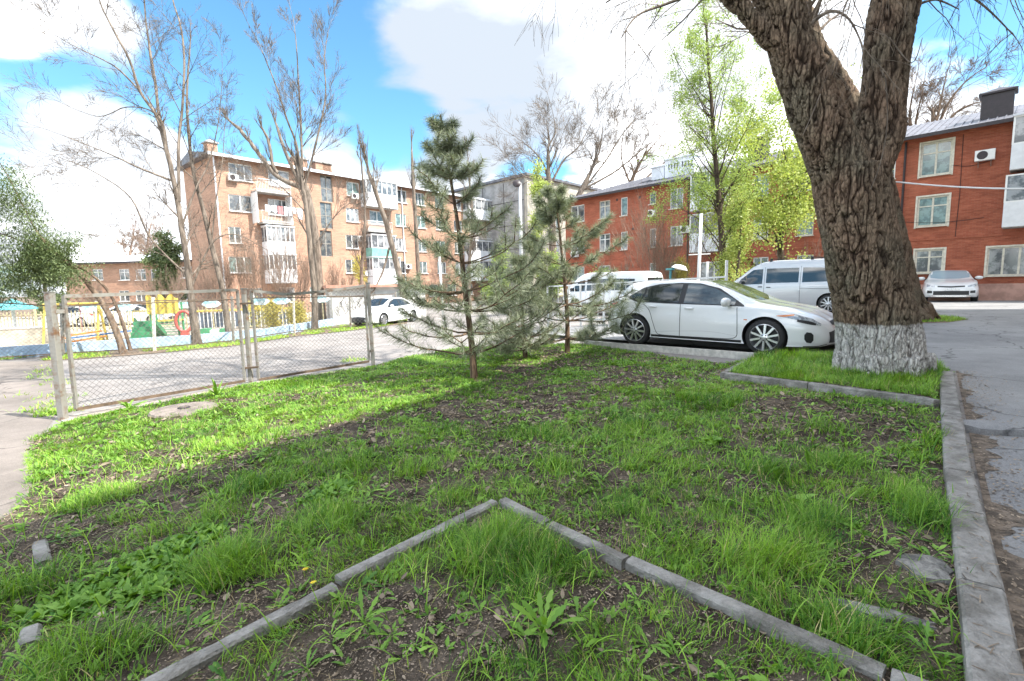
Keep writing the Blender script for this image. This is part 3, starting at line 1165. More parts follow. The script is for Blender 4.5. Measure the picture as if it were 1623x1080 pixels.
xs = np.arange(-10, 8, .05)
ys = np.arange(-2, 13.2, .05)
X, Y = np.meshgrid(xs, ys)
ins = inside(LAWN, X, Y)
Z = lawn_z(X, Y)
idx = -np.ones(X.shape, int)
okc = ins[:-1, :-1] & ins[1:, :-1] & ins[:-1, 1:] & ins[1:, 1:]
use = np.zeros(X.shape, bool)
for a in (slice(None, -1), slice(1, None)):
    for b in (slice(None, -1), slice(1, None)):
        use[a, b] |= okc
idx[use] = np.arange(use.sum())
ii, jj = np.where(okc)
quads = np.stack([idx[ii, jj], idx[ii, jj + 1], idx[ii + 1, jj + 1], idx[ii + 1, jj]], 1)
M_SOIL = mat('lawn_soil', (.155, .125, .098), .95, col2=(.034, .026, .02), scale=4, detail=12, bump=1.0, bscale=34, ramp=(.35, .65), spec=.1)
M_SOIL.node_tree.nodes['Bump'].inputs['Distance'].default_value = .07
me = np_mesh('lawn_soil', np.stack([X[use], Y[use], Z[use]], 1), [quads], M_SOIL, smooth=True)
tag(link('lawn_ground', me), 'bare dark soil of the lawn under the grass', None, None, 'structure')

# ------------------------------------------------------------------ grass density
def lp(px, py):
    v = G(px, py, .03)
    return v.x, v.y


BARE = [(1330, 660, .55, 1), (1250, 640, .35, .9), (1440, 690, .3, .8), (1210, 690, .35, .6), (1430, 740, .22, .8), (880, 640, .8, .8), (740, 660, .6, .6), (1000, 600, .5, .8), (960, 750, .35, .8), (820, 740, .3, .5), (1050, 640, .5, .5),
        (1430, 900, .3, .95), (1450, 850, .16, .6), (1340, 890, .12, .5), (700, 1000, .3, .8), (600, 960, .2, .8), (920, 960, .2, .9), (1000, 930, .15, .8), (830, 1010, .18, .6), (400, 950, .25, .8), (450, 880, .2, .6),
        (300, 960, .15, .6), (200, 1000, .12, .6), (1240, 640, .4, .8), (640, 760, .35, .7), (700, 1050, .3, .7), (1050, 1040, .2, .8), (1350, 980, .12, .6), (1480, 990, .15, .9), (20, 850, .25, 1.1), (10, 890, .12, .6), (110, 835, .12, .7), (200, 800, .12, .6), (55, 985, .12, .8), (55, 860, .12, .9), (60, 640, .5, .6),
        (100, 760, .5, .5), (330, 700, .4, .3), (560, 700, .6, .4), (1500, 780, .08, .5), (1280, 740, .25, .5), (1100, 690, .2, .4), (600, 1060, .2, .8), (500, 1060, .15, .6)]
LUSH = [(60, 930, .2, .7), (-60, 960, .4, .7), (140, 890, .3, .6), (130, 1010, .2, .7), (250, 850, .3, .6), (330, 820, .3, .5), (230, 1030, .2, .6), (330, 900, .25, .5), (90, 1060, .2, .6), (200, 820, .25, .4), (450, 760, .4, .5), (1305, 680, .28, 1.1), (1210, 745, .3, 1.0), (1335, 740, .3, 1.0), (1230, 690, .3, .8), (1490, 700, .25, .9), (1470, 830, .3, 1.5), (1420, 790, .2, .8), (1270, 820, .35, 1.0), (1240, 900, .35, 1.0), (1130, 890, .3, .7), (1330, 1010, .18, 1.2),
        (800, 860, .3, 1.2), (760, 900, .25, 1.3), (860, 890, .25, 1.2), (700, 860, .2, .9), (840, 940, .15, 1.0), (630, 740, .3, .8), (660, 750, .25, .8), (540, 820, .3, 1.0), (420, 880, .35, 1.1), (340, 930, .25, 1.0), (380, 780, .4, .7),
        (170, 790, .35, .9), (560, 740, .35, .7), (720, 790, .25, .6), (880, 740, .25, .8), (1000, 680, .4, .8), (860, 690, .35, .7), (1100, 640, .5, .9), (1000, 820, .25, .7), (1180, 640, .4, .7), (1250, 590, .5, .9), (1400, 600, .3, .8), (1250, 575, .6, .9),
        (1060, 760, .3, .7), (380, 700, .6, .4), (480, 610, .8, .6), (650, 575, .6, .8), (160, 1040, .2, .8), (940, 1010, .12, .6), (1440, 940, .12, .8), (1000, 740, .2, .5)]
BAREW = [(*lp(a, b), r * 1.0, s) for a, b, r, s in BARE]
LUSHW = [(*lp(a, b), r * .8, s) for a, b, r, s in LUSH]


def density(x, y):
    n = fbm(x * 1.1, y * 1.1, 11, 4)
    n2 = fbm(x * 4.5, y * 4.5, 23, 3)
    d = .2 + 2.2 * (n - .44) + 1.6 * (n2 - .46)
    far = smooth01((y - 4.2 + (x + 3) * -.3) / 4)
    d = d + .4 * far * (x < -.3) + .12
    for bx, by, r, s in BAREW:
        d = d - s * np.exp(-((x - bx) ** 2 + (y - by) ** 2) / (r * r) * 1.2)
    lush = np.zeros_like(d)
    for bx, by, r, s in LUSHW:
        lush = lush + s * np.exp(-((x - bx) ** 2 + (y - by) ** 2) / (r * r) * 1.6)
    bed = inside(BED, x, y) & (edge_dist(BED, x, y) > .03)
    return np.clip(np.where(bed, 1.4, d + lush * 1.0), 0, 1.4), np.clip(lush + bed * .5, 0, 1.6)


def ribbons(base, az, L, w, lift, droop, prof, tilt=None):
    """curved leaf ribbons. base (N,3), az, L, w, lift (start elevation, rad), droop (total bend, rad); prof = widths along the leaf"""
    N = len(base)
    K = len(prof)
    ts = np.linspace(0, 1, K)
    dx, dy = np.cos(az), np.sin(az)
    pos = base.copy()
    sx, sy = -dy, dx
    V = np.zeros((N, K, 2, 3), np.float32)
    prev = 0
    for k, t in enumerate(ts):
        if k:
            dt = ts[k] - ts[k - 1]
            e = lift - droop * (t - dt / 2)
            pos = pos + np.stack([dx * np.cos(e) * L * dt, dy * np.cos(e) * L * dt, np.sin(e) * L * dt], 1)
        hw = (w * prof[k] / 2)
        tl = 0 if tilt is None else tilt
        off = np.stack([sx * hw * np.cos(tl), sy * hw * np.cos(tl), hw * np.sin(tl) * np.ones(N)], 1)
        V[:, k, 0] = pos - off
        V[:, k, 1] = pos + off
    V = V.reshape(-1, 3)
    b = (np.arange(N) * K * 2)[:, None]
    fs = []
    for k in range(K - 1):
        fs.append(b + np.array([[2 * k, 2 * k + 1, 2 * k + 3, 2 * k + 2]]))
    return V, np.concatenate(fs)


def scatter(n, x0, x1, y0, y1, rng, poly=LAWN):
    x = rng.uniform(x0, x1, n)
    y = rng.uniform(y0, y1, n)
    k = inside(poly, x, y)
    x, y = x[k], y[k]
    # within what the camera and a step to the side can see
    k = (np.abs(x) < 1.35 * np.maximum(y, 0) + 1.0) & (y > .6)
    return x[k], y[k]


KSEG = []      # kerb segments, filled below, kept clear of leaves


def kerb_clear(x, y, w=.06):
    k = np.ones(len(x), bool)
    for a, b in KSEG:
        k &= seg_dist(x, y, a, b) > w
    return k


# ------------------------------------------------------------------ kerbs
def kerb(label, a, b, w=.078, h=.1, sink=.12, group='concrete kerb stones', tilt=0., ztop=None, bev=.012, chips=1):
    a, b = Vector(a[:2]), Vector(b[:2])
    L = (b - a).length
    d = (b - a).normalized()
    n = max(2, int(L / .05))
    vs = []
    sec = [(-.5, -sink), (-.5, h - bev), (-.5 + bev / w, h), (-.2, h), (.2, h), (.5 - bev / w, h), (.5, h - bev), (.5, -sink)]
    m = len(sec)
    for i in range(n + 1):
        p = a + d * (L * i / n)
        zz = g(p.x, p.y)
        for k, (s, z) in enumerate(sec):
            q = p + Vector((d.y, -d.x)) * (s * w)
            jit = .0014 * (random.random() - .5)
            if k in (1, 2, 5, 6) and random.random() < .12 * chips:
                z = z - random.uniform(.002, .008)
            vs.append((q.x + jit, q.y + jit, zz + z + (jit if 0 < k < m - 1 else 0) + tilt * (i / n - .5)))
    fs = [(i * m + k, i * m + k + 1, (i + 1) * m + k + 1, (i + 1) * m + k) for i in range(n) for k in range(m - 1)]
    fs += [tuple(range(m - 1, -1, -1)), tuple(n * m + k for k in range(m))]
    c = (a + b) / 2
    vs = [(x - c.x, y - c.y, z - g(c.x, c.y)) for x, y, z in vs]
    mb = MB().add(vs, fs)
    o = mb.build('kerb_stone', M_KERB, None, smooth=True, angle=40)
    o.location = (c.x, c.y, g(c.x, c.y))
    KSEG.append(((a.x, a.y), (b.x, b.y)))
    return tag(o, label, 'kerb stone', group)


HT = .07
def kp(px, py):
    return G(px, py, HT)


def kern(pa, pb, label, hh=HT, **kw):
    return kerb(label, kp(*pa), kp(*pb), h=hh, **kw)


kern((783, 793), (536, 914), 'kerb stone on the left arm of the lawn corner, its upper piece', group='kerb stones round the lawn corner')
kern((530, 926), (225, 1085), 'kerb stone on the left arm of the lawn corner, its near lower piece', group='kerb stones round the lawn corner')
kern((797, 790), (868, 826), 'short kerb stone at the tip of the lawn corner', group='kerb stones round the lawn corner')
kern((872, 828), (992, 884), 'mossy kerb stone on the right arm beside the corner tip', group='kerb stones round the lawn corner')
kern((998, 884), (1402, 1060), 'long kerb stone on the right arm running towards the road kerb', group='kerb stones round the lawn corner')
kern((1413, 1064), (1500, 1098), "kerb stone on the right arm ending at the road kerb", group="kerb stones round the lawn corner")
kern((62, 852), (68, 884), 'short grey kerb stone showing in weeds by the left path, farther one', w=.075, hh=.05, group='sunken kerb stones at the left path')
kern((48, 985), (42, 1012), 'pale kerb stone half hidden in weeds, nearer one by the left path', w=.075, hh=.05, group='sunken kerb stones at the left path')
# road kerb, wider
RK = [(1590, 1130), (1556, 925), (1534, 810), (1520, 745), (1509, 660), (1500, 588)]
names = ['road kerb stone nearest the viewer strewn with catkins', 'road kerb stone with a white scraped edge beside the grass', 'short cracked road kerb stone between the scraped one and the leafy bed', 'road kerb stone beside the leaf litter', 'road kerb stone beside the tree bed end']
for i in range(5):
    a, b = G(*RK[i], .1), G(*RK[i + 1], .1)
    dd = (b - a).normalized() * .006
    kerb(names[i], a + dd, b - dd, w=.15, h=.1, group='road kerb stones')
# tree bed kerbs
TB = [(1147, 590), (1283, 606), (1455, 628), (1486, 634)]
nm = ['kerb stone of the tree bed at its left end', 'long kerb stone in front of the whitewashed trunk', 'short kerb stone where the tree bed meets the road kerb']
for i in range(3):
    a, b = G(*TB[i], .12), G(*TB[i + 1], .12)
    dd = (b - a).normalized() * .008
    kerb(nm[i], a + dd, b - dd, w=.09, h=.12, group='tree bed kerb stones')
kerb('kerb stone of the tree bed running back to the parking pad', G(1146, 591, .12), G(1197, 563, .12), w=.09, h=.12, group='tree bed kerb stones')
# parking pad edge
pa, pb = G(928, 541, .1), G(1196, 562, .1)
M_EDGE = mat('pale_kerb_top', (.5, .48, .44), .85, var=.2, scale=9, bump=.3)
pe = MB().bar((pa.x, pa.y, pa.z - .1), (pb.x, pb.y, pb.z - .09), .1, .23).build('pad_kerb', M_EDGE)
tag(pe, 'low pale kerb along the parking pad under the hatchback', 'kerb')
# round concrete well cover in the lawn
wc = G(292, 649, .05)
wt = thing('well_cover', 'round concrete well cover in the sunny grass near the gate', 'well cover', wc)
lid = MB().lathe([(0, .02), (.3, .02), (.4, .016), (.42, -.01), (.42, -.12)], 40).build('cover', mat('cover_concrete', (.2, .165, .145), .9, var=.3, scale=7, bump=.6), wt, smooth=True, angle=35)
MB().lathe([(.05, .036), (.07, .037), (.08, .0305)], 16).build('lifting_hole', M_DARKMET, wt)
# broken lumps of asphalt / slab
def slab(name, label, px, py, sx, sy, h, m, rz=0., seed=1, lift=0):
    rnd = random.Random(seed)
    n = 14
    pts = []
    for i in range(n):
        a = 2 * math.pi * i / n
        r = 1 + rnd.uniform(-.22, .22)
        pts.append((math.cos(a) * sx * r, math.sin(a) * sy * r))
    vs = [(x, y, -.05) for x, y in pts] + [(x * .97, y * .97, h * rnd.uniform(.7, 1)) for x, y in pts] + [(x * .5, y * .5, h * rnd.uniform(.95, 1.2)) for x, y in pts] + [(0, 0, h)]
    fs = []
    for k in range(2):
        fs += [(k * n + i, k * n + (i + 1) % n, (k + 1) * n + (i + 1) % n, (k + 1) * n + i) for i in range(n)]
    fs += [(2 * n + i, 2 * n + (i + 1) % n, 3 * n) for i in range(n)]
    o = MB().add(vs, fs).build(name, m, None, smooth=True, angle=35)
    p = G(px, py)
    o.location = (p.x, p.y, p.z + lift)
    o.rotation_euler = (0, 0, rz)
    return tag(o, label, 'rubble')


slab('asphalt_lump', 'flat broken lump of asphalt lying on the road by the kerb', 1562, 683, .3, .14, .07, M_ROAD, R(-30), 3)
M_SLAB = mat('weathered_slab', (.2, .19, .175), .95, var=.5, scale=14, bump=.9)
slab('concrete_slab', 'broken grey concrete slab half buried in weeds by the road kerb', 1468, 912, .12, .1, .035, M_SLAB, .4, 5, .02)
slab('concrete_slab', 'thin pale slab sunk in grass inside the right kerb corner', 1400, 985, .17, .045, .03, M_SLAB, -.5, 8, .015)

# ------------------------------------------------------------------ grass, weeds, litter
M_GRASS = leaf_mat('grass_leaf', (.028, .13, .008), (.37, .6, .07), .5, .3)
_r = M_GRASS.node_tree.nodes['Color Ramp'].color_ramp
_r.elements[1].position = .86
_e = _r.elements.new(.97)
_e.color = (.5, .42, .2, 1)
M_WEED = leaf_mat('weed_leaf', (.05, .16, .015), (.27, .46, .07), .5, .3)
M_LITTER = leaf_mat('dead_leaf', (.07, .05, .035), (.44, .35, .26), .8, .1, (1, .9, .7))
M_STRAW = leaf_mat('straw', (.16, .11, .05), (.4, .32, .18), .8, .1, (1, .9, .7))
rng = np.random.default_rng(5)


def make_field(name, label, m, specs):
    Vs, Fs, Ts = [], [], []
    off = 0
    for V, Fq, T in specs:
        Vs.append(V)
        Fs.append(Fq + off)
        Ts.append(T)
        off += len(V)
    me = np_mesh(name, np.concatenate(Vs), [np.concatenate(Fs)], m, attr=np.concatenate(Ts), smooth=True)
    return tag(link(name, me), label, None, None, 'stuff')


PG = np.array([1., .95, .8, .5, .04])
specs = []
for (n, x0, x1, y0, y1, hs, ws) in ((210000, -5.2, 4.2, .6, 3.6, 1.0, 1.0), (220000, -6.2, 6.4, 3.6, 7.0, .95, 1.35), (230000, -8, 7.2, 7.0, 13, .9, 2.0)):
    x, y = scatter(n, x0, x1, y0, y1, rng)
    dn, lu_ = density(x, y)
    clump = fbm(x * 7, y * 7, 77, 2)
    k = rng.random(len(x)) < dn * (.25 + 1.1 * smooth01((clump - .35) * 4)) * .95
    x, y, lu_ = x[k], y[k], lu_[k]
    k = kerb_clear(x, y, .043)
    x, y, lu_ = x[k], y[k], lu_[k]
    N = len(x)
    h = (.03 + .045 * rng.random(N) ** 1.5 + .115 * np.clip(lu_, 0, 1.3) * rng.uniform(.5, 1.1, N)) * hs
    az = rng.uniform(0, 2 * math.pi, N) * .6 + fbm(x * 3, y * 3, 9, 2) * 9
    base = np.stack([x, y, lawn_z(x, y) - .005], 1)
    V, Fq = ribbons(base, az, h * 1.25, rng.uniform(.0022, .0046, N) * ws, rng.uniform(.85, 1.55, N), rng.uniform(.2, 1.5, N), PG)
    T0 = np.clip(rng.normal(.36, .18, N) + .7 * (fbm(x * 1.6, y * 1.6, 31, 3) - .5), 0, .84)
    T0 = np.where(rng.random(N) < .045, 1., T0)
    T = np.repeat(T0, len(PG) * 2)
    specs.append((V, Fq, T))
x, y = scatter(36000, -5.2, 4.2, .6, 5.0, rng)
dn, lu_ = density(x, y)
k = (rng.random(len(x)) < .12 + .5 * np.clip(lu_, 0, 1)) & kerb_clear(x, y, .05)
x, y = x[k], y[k]
N = len(x)
V, Fq = ribbons(np.stack([x, y, lawn_z(x, y) - .005], 1), rng.uniform(0, 6.28, N), rng.uniform(.1, .24, N), rng.uniform(.004, .0075, N), rng.uniform(1.0, 1.5, N), rng.uniform(.5, 2.3, N), np.array([.7, 1., .95, .85, .65, .4, .05]))
specs.append((V, Fq, np.repeat(np.clip(rng.normal(.4, .2, N), 0, 1), 14)))
make_field('grass', 'fresh green grass growing in tufts across the lawn', M_GRASS, specs)
# grass straggling over the verge edge and the left path border
def rosettes(n_r, nl, xr, yr, Lr, wr, rng, prof, lift=(.15, .8), droop=(.2, 1.1), dens=None, pts=None):
    if pts is None:
        x, y = scatter(n_r, *xr, *yr, rng)
        dn, l_ = density(x, y)
        k = (rng.random(len(x)) < (dens(dn, l_) if dens else .5 + 0 * dn)) & kerb_clear(x, y, .07)
        x, y = x[k], y[k]
    else:
        x, y = pts
    N = len(x)
    X_ = np.repeat(x, nl)
    Y_ = np.repeat(y, nl)
    M = len(X_)
    sc = np.repeat(rng.uniform(.7, 1.25, N), nl)
    az = rng.uniform(0, 2 * math.pi, M)
    L = rng.uniform(*Lr, M) * sc
    w = rng.uniform(*wr, M) * sc
    base = np.stack([X_, Y_, lawn_z(X_, Y_) - .004], 1)
    V, Fq = ribbons(base, az, L, w, rng.uniform(*lift, M), rng.uniform(*droop, M), prof, tilt=rng.uniform(-.5, .5, M))
    T = np.repeat(np.repeat(np.clip(rng.normal(.5, .2, N), 0, 1), nl) + rng.normal(0, .08, M), len(prof) * 2)
    return V, Fq, np.clip(T, 0, 1)


P_DAND = np.array([.12, .3, .22, .55, .3, .8, .45, 1., .65, .75, .05])
P_OVAL = np.array([.1, .2, .75, 1., .85, .45, .03])
make_field('dandelion_plants', 'rosettes of toothed dandelion leaves among the grass', M_WEED, [
    rosettes(1500, 8, (-5.2, 4.2), (.6, 4.2), (.05, .11), (.013, .024), rng, P_DAND, dens=lambda d, l: .3 + .25 * (d < .6)),
    rosettes(4200, 7, (-7, 6.5), (4.2, 11), (.05, .11), (.016, .03), rng, P_DAND, dens=lambda d, l: .35 + 0 * d)])
make_field('clover_and_chickweed', 'low broad leaved weeds covering the lawn between grass tufts', M_WEED, [
    rosettes(7500, 6, (-5.2, 4.2), (.6, 4.2), (.025, .06), (.010, .02), rng, P_OVAL, lift=(.3, 1.2), dens=lambda d, l: .25 + .35 * d),
    rosettes(20000, 5, (-8, 7), (4.2, 13), (.035, .075), (.016, .032), rng, P_OVAL, lift=(.3, 1.2), dens=lambda d, l: .15 + .5 * d)])
# compound leaved patch at lower left and a few others
cx, cy = [], []
for px, py, r, n in ((200, 930, .28, 130), (130, 940, .15, 50), (240, 890, .2, 70), (320, 850, .14, 50), (540, 775, .14, 60), (90, 960, .12, 40), (980, 575, .3, 120), (270, 870, .12, 30), (1130, 700, .08, 20), (500, 790, .1, 20), (200, 650, .12, 30), (750, 610, .2, 50)):
    a, b = lp(px, py)
    for i in range(n):
        q, rr = random.uniform(0, 6.28), r * math.sqrt(random.random())
        cx.append(a + math.cos(q) * rr)
        cy.append(b + math.sin(q) * rr)
cx, cy = np.array(cx), np.array(cy)
k = kerb_clear(cx, cy, .07)
make_field('leafy_ground_plants', 'patches of broad bright leaves spreading at the left of the lawn', M_WEED, [
    rosettes(0, 8, None, None, (.03, .085), (.018, .04), rng, P_OVAL, lift=(.3, 1.35), droop=(.3, 1.7), pts=(cx[k], cy[k]))])


def litter(n, x0, x1, y0, y1, smin, smax, rng, bare_only=True, prof=np.array([.2, .9, 1., .7, .1]), asp=.55, poly=LAWN, zf=None, up=.012):
    x, y = scatter(n, x0, x1, y0, y1, rng, poly)
    if bare_only:
        dn, _ = density(x, y)
        k = rng.random(len(x)) < np.clip(1.0 - dn * 1.1, .06, 1)
        x, y = x[k], y[k]
    N = len(x)
    z = (zf or lawn_z)(x, y) + rng.uniform(.001, up, N)
    L = rng.uniform(smin, smax, N)
    V, Fq = ribbons(np.stack([x, y, z], 1), rng.uniform(0, 6.28, N), L, L * asp * rng.uniform(.6, 1.2, N), rng.uniform(-.1, .5, N), rng.uniform(-.3, 1., N), prof, tilt=rng.uniform(-.6, .6, N))
    return V, Fq, np.repeat(np.clip(rng.normal(.4, .25, N), 0, 1), len(prof) * 2)


make_field('leaf_litter', 'brown dead leaves scattered over the bare soil', M_LITTER, [
    litter(44000, -5.2, 4.5, .6, 4.2, .006, .026, rng, asp=.4), litter(150000, -4.5, 4.0, .6, 3.4, .003, .011, rng, asp=.7), litter(3000, -5.2, 4.5, .6, 4.2, .03, .055, rng, asp=.6), litter(60000, -6, 6.5, 4.2, 12, .012, .045, rng, asp=.4), litter(5000, -6, 6.5, 4.2, 12, .05, .08, rng, asp=.6)])
make_field('dry_grass_stalks', 'thin straw coloured stalks lying in the bare patches', M_STRAW, [
    litter(11000, -5.2, 4.5, .6, 4.2, .03, .1, rng, prof=np.array([1, 1, 1, 1, .6]), asp=.035), litter(8000, -6, 6.5, 4.2, 10, .05, .14, rng, prof=np.array([1, 1, 1, 1, .6]), asp=.05)])
# verge along the road kerb: crumbs and catkins
rx, ry, rz_ = [], [], []
rr = np.random.default_rng(9)
N = 2600
t = rr.uniform(-2, 7, N)
s = np.abs(rr.normal(0, .17, N)) + .09
px_ = KA.x + KD.x * t + KN.x * s
py_ = KA.y + KD.y * t + KN.y * s
L = rr.uniform(.008, .03, N)
V, Fq = ribbons(np.stack([px_, py_, gv(px_, py_) + rr.uniform(.002, .008, N)], 1), rr.uniform(0, 6.28, N), L, L * .5, rr.uniform(-.1, .3, N), rr.uniform(-.3, .6, N), P_OVAL, tilt=rr.uniform(-.4, .4, N))
N2 = 120
t = rr.uniform(-1.2, 3.6, N2) ** 1
s = rr.uniform(-.08, .06, N2)
q1 = KA.x + KD.x * t + KN.x * s
q2 = KA.y + KD.y * t + KN.y * s
L2 = rr.uniform(.03, .065, N2)
V2, F2 = ribbons(np.stack([q1, q2, gv(q1, q2) + .104], 1), rr.uniform(0, 6.28, N2), L2, np.full(N2, .0052), rr.uniform(0, .1, N2), rr.uniform(-.2, .2, N2), np.array([.3, 1, .9, 1, .8, .9, .3]), tilt=rr.uniform(-.4, .4, N2))
make_field('fallen_catkins', 'brown catkins and bud scales strewn over the road kerb and gutter', M_LITTER, [(V, Fq, np.repeat(rr.uniform(.1, .9, N), 14)), (V2, F2, np.repeat(rr.uniform(.1, .7, N2), 14))])
# earth strip in the gutter
gp = [KA - KD * 3 + KN * .06, KA + KD * 7 + KN * .085]
for q in np.arange(7, -3.01, -.035):
    wd_ = .04 + .08 * (float(vnoise(np.array([q * 19.]), np.array([9.]), 8)[0]) - .4) + .03 * math.sin(q * 5) + .2 * math.exp(-((q + .2) / .9) ** 2) + .1 * math.exp(-((q - 3.1) / .35) ** 2) + .3 * (float(vnoise(np.array([q * 6.]), np.array([3.]), 4)[0]) - .5) * .5
    gp.append(KA + KD * q + KN * (.09 + max(.02, wd_)))
sheet('gutter_dirt', [tuple(p.xy) for p in gp], .004, mat('gutter_dirt', (.16, .125, .095), .95, var=.55, scale=12, bump=.9), 'brown dirt gathered along the foot of the road kerb')

# single plants that stand out
def plant(name, label, cat, px, py, nl, L, w, lift, droop, prof, m, group=None, az0=None, dz=0.):
    p = G(px, py, .02)
    r = np.random.default_rng(int(px * 7 + py))
    az = r.uniform(0, 6.28, nl) if az0 is None else np.array(az0)
    base = np.stack([r.normal(0, .008, nl), r.normal(0, .008, nl), np.zeros(nl)], 1)
    V, Fq = ribbons(base, az, r.uniform(*L, nl), r.uniform(*w, nl), r.uniform(*lift, nl), r.uniform(*droop, nl), prof, tilt=r.uniform(-.3, .3, nl))
    me = np_mesh(name, V, [Fq], m, attr=np.repeat(r.uniform(.3, .9, nl), len(prof) * 2), smooth=True)
    o = link(name, me)
    o.location = (p.x, p.y, float(lawn_z(np.array([p.x]), np.array([p.y]))[0]) + dz)
    return tag(o, label, cat, group)


plant('tulip_plant', 'upright broad leaf of a young tulip standing alone in grass', 'plant', 1282, 745, 3, (.16, .2), (.035, .045), (1.3, 1.55), (.05, .3), P_OVAL, M_WEED)
plant('tulip_plant', 'wide spreading blue green tulip leaves lying low in the grass', 'plant', 1262, 800, 5, (.12, .18), (.05, .07), (.4, 1.0), (.4, 1.2), P_OVAL, M_WEED)
plant('dandelion', 'large bright dandelion plant in front of the grassy kerb corner', 'plant', 860, 1000, 12, (.14, .24), (.03, .045), (.7, 1.3), (.3, 1.1), P_DAND, M_WEED)
plant('dandelion', 'dandelion rosette beside the left kerb arm in front of dark soil', 'plant', 575, 985, 10, (.1, .18), (.02, .03), (.3, .9), (.2, 1.0), P_DAND, M_WEED)
plant('weed', 'tall leafy weed sprouting before the gate post', 'plant', 345, 628, 16, (.15, .4), (.03, .05), (.9, 1.5), (.1, .9), P_OVAL, M_WEED)
plant('weed', 'dark leafy weed tuft at the foot of the chain link gate', 'plant', 205, 648, 22, (.15, .28), (.03, .05), (.4, 1.3), (.3, 1.2), P_DAND, M_WEED)
# dandelion flowers
M_YEL = mat('yellow_petals', (.75, .55, .02), .6)
for (px, py, lb) in ((484, 903, 'yellow dandelion flower higher up beside the left kerb arm'), (497, 924, 'yellow dandelion flower touching the left kerb stone')):
    p = G(px, py, .06)
    t_ = thing('dandelion_flower', lb, 'flower', (p.x, p.y, p.z - .06), 0, 'dandelion flowers')
    MB().tube([(0, 0, 0), (.004, 0, .03), (0, .003, .06)], .0025, 5).build('stem', M_WEED, t_)
    mb = MB()
    for k in range(26):
        a = k * 2.4
        r1 = .006 + .009 * (k / 26)
        mb.add([(0, 0, .06), (math.cos(a - .25) * r1, math.sin(a - .25) * r1, .066 - r1 * .2), (math.cos(a) * r1 * 1.25, math.sin(a) * r1 * 1.25, .068 - r1 * .3), (math.cos(a + .25) * r1, math.sin(a + .25) * r1, .066 - r1 * .2)], [(0, 1, 2, 3)])
    mb.build('petals', M_YEL, t_)

# ------------------------------------------------------------------ trees
def bark_mat(name, c1, c2, scale=9, stretch=(1, 1, .18), bump=.8, white_z=None):
    m = mat(name, c1, .92, col2=c2, scale=scale, stretch=stretch, bump=bump, bscale=scale * 3, ramp=(.42, .58), spec=.15, detail=8)
    if white_z is not None:
        nt = m.node_tree
        bs = nt.nodes['Principled BSDF']
        src = bs.inputs['Base Color'].links[0].from_socket
        tc = nd(nt, 'ShaderNodeTexCoord')
        sp = nd(nt, 'ShaderNodeSeparateXYZ')
        nt.links.new(tc.outputs['Object'], sp.inputs[0])
        n = nd(nt, 'ShaderNodeTexNoise')
        n.inputs['Scale'].default_value = 7
        n.inputs['Detail'].default_value = 8
        nt.links.new(tc.outputs['Object'], n.inputs['Vector'])
        n2 = nd(nt, 'ShaderNodeTexNoise')
        n2.inputs['Scale'].default_value = 26
        n2.inputs['Detail'].default_value = 6
        nt.links.new(tc.outputs['Object'], n2.inputs['Vector'])
        lvl = mathn(nt, 'ADD', sp.outputs[2], mathn(nt, 'MULTIPLY', n.outputs['Fac'], .22))
        f1 = mathn(nt, 'LESS_THAN', lvl, white_z + .1)
        f2 = nd(nt, 'ShaderNodeMapRange')
        nt.links.new(n2.outputs['Fac'], f2.inputs[0])
        f2.inputs[1].default_value = .36
        f2.inputs[2].default_value = .6
        f2.inputs[3].default_value = .95
        f2.inputs[4].default_value = .45
        mx = nd(nt, 'ShaderNodeMix', data_type='RGBA')
        nt.links.new(mathn(nt, 'MULTIPLY', f1, f2.outputs[0]), mx.inputs[0])
        nt.links.new(src, mx.inputs[6])
        mx.inputs[7].default_value = (.5, .48, .44, 1)
        nt.links.new(mx.outputs[2], bs.inputs['Base Color'])
    return m


class Tubes:
    """many tapered tubes gathered into numpy arrays"""
    def __init__(s):
        s.V, s.F, s.n = [], [], 0

    def add(s, pts, rad, n=5):
        P = np.asarray(pts, float)
        k = len(P)
        Tn = np.empty_like(P)
        Tn[1:-1] = P[2:] - P[:-2]
        Tn[0] = P[1] - P[0]
        Tn[-1] = P[-1] - P[-2]
        Tn /= np.linalg.norm(Tn, axis=1)[:, None] + 1e-9
        ref = np.array([0., 0, 1]) if abs(Tn[0][2]) < .8 else np.array([1., 0, 0])
        nx = np.cross(Tn, ref)
        nx /= np.linalg.norm(nx, axis=1)[:, None] + 1e-9
        ny = np.cross(Tn, nx)
        a = np.arange(n) * 2 * math.pi / n
        ring = P[:, None] + (nx[:, None] * np.cos(a)[None, :, None] + ny[:, None] * np.sin(a)[None, :, None]) * np.asarray(rad)[:, None, None]
        s.V.append(ring.reshape(-1, 3))
        i = (np.arange(k - 1) * n)[:, None]
        j = np.arange(n)[None]
        j2 = (j + 1) % n
        f = np.stack([i + j, i + j2, i + n + j2, i + n + j], -1).reshape(-1, 4) + s.n
        s.F.append(f)
        s.n += k * n

    def mesh(s, name, m):
        return np_mesh(name, np.concatenate(s.V), [np.concatenate(s.F)], m, smooth=True)


def unit(v):
    return v / (np.linalg.norm(v) + 1e-9)


def rand_perp(d, r):
    v = r.normal(0, 1, 3)
    v = v - d * v.dot(d)
    return unit(v)


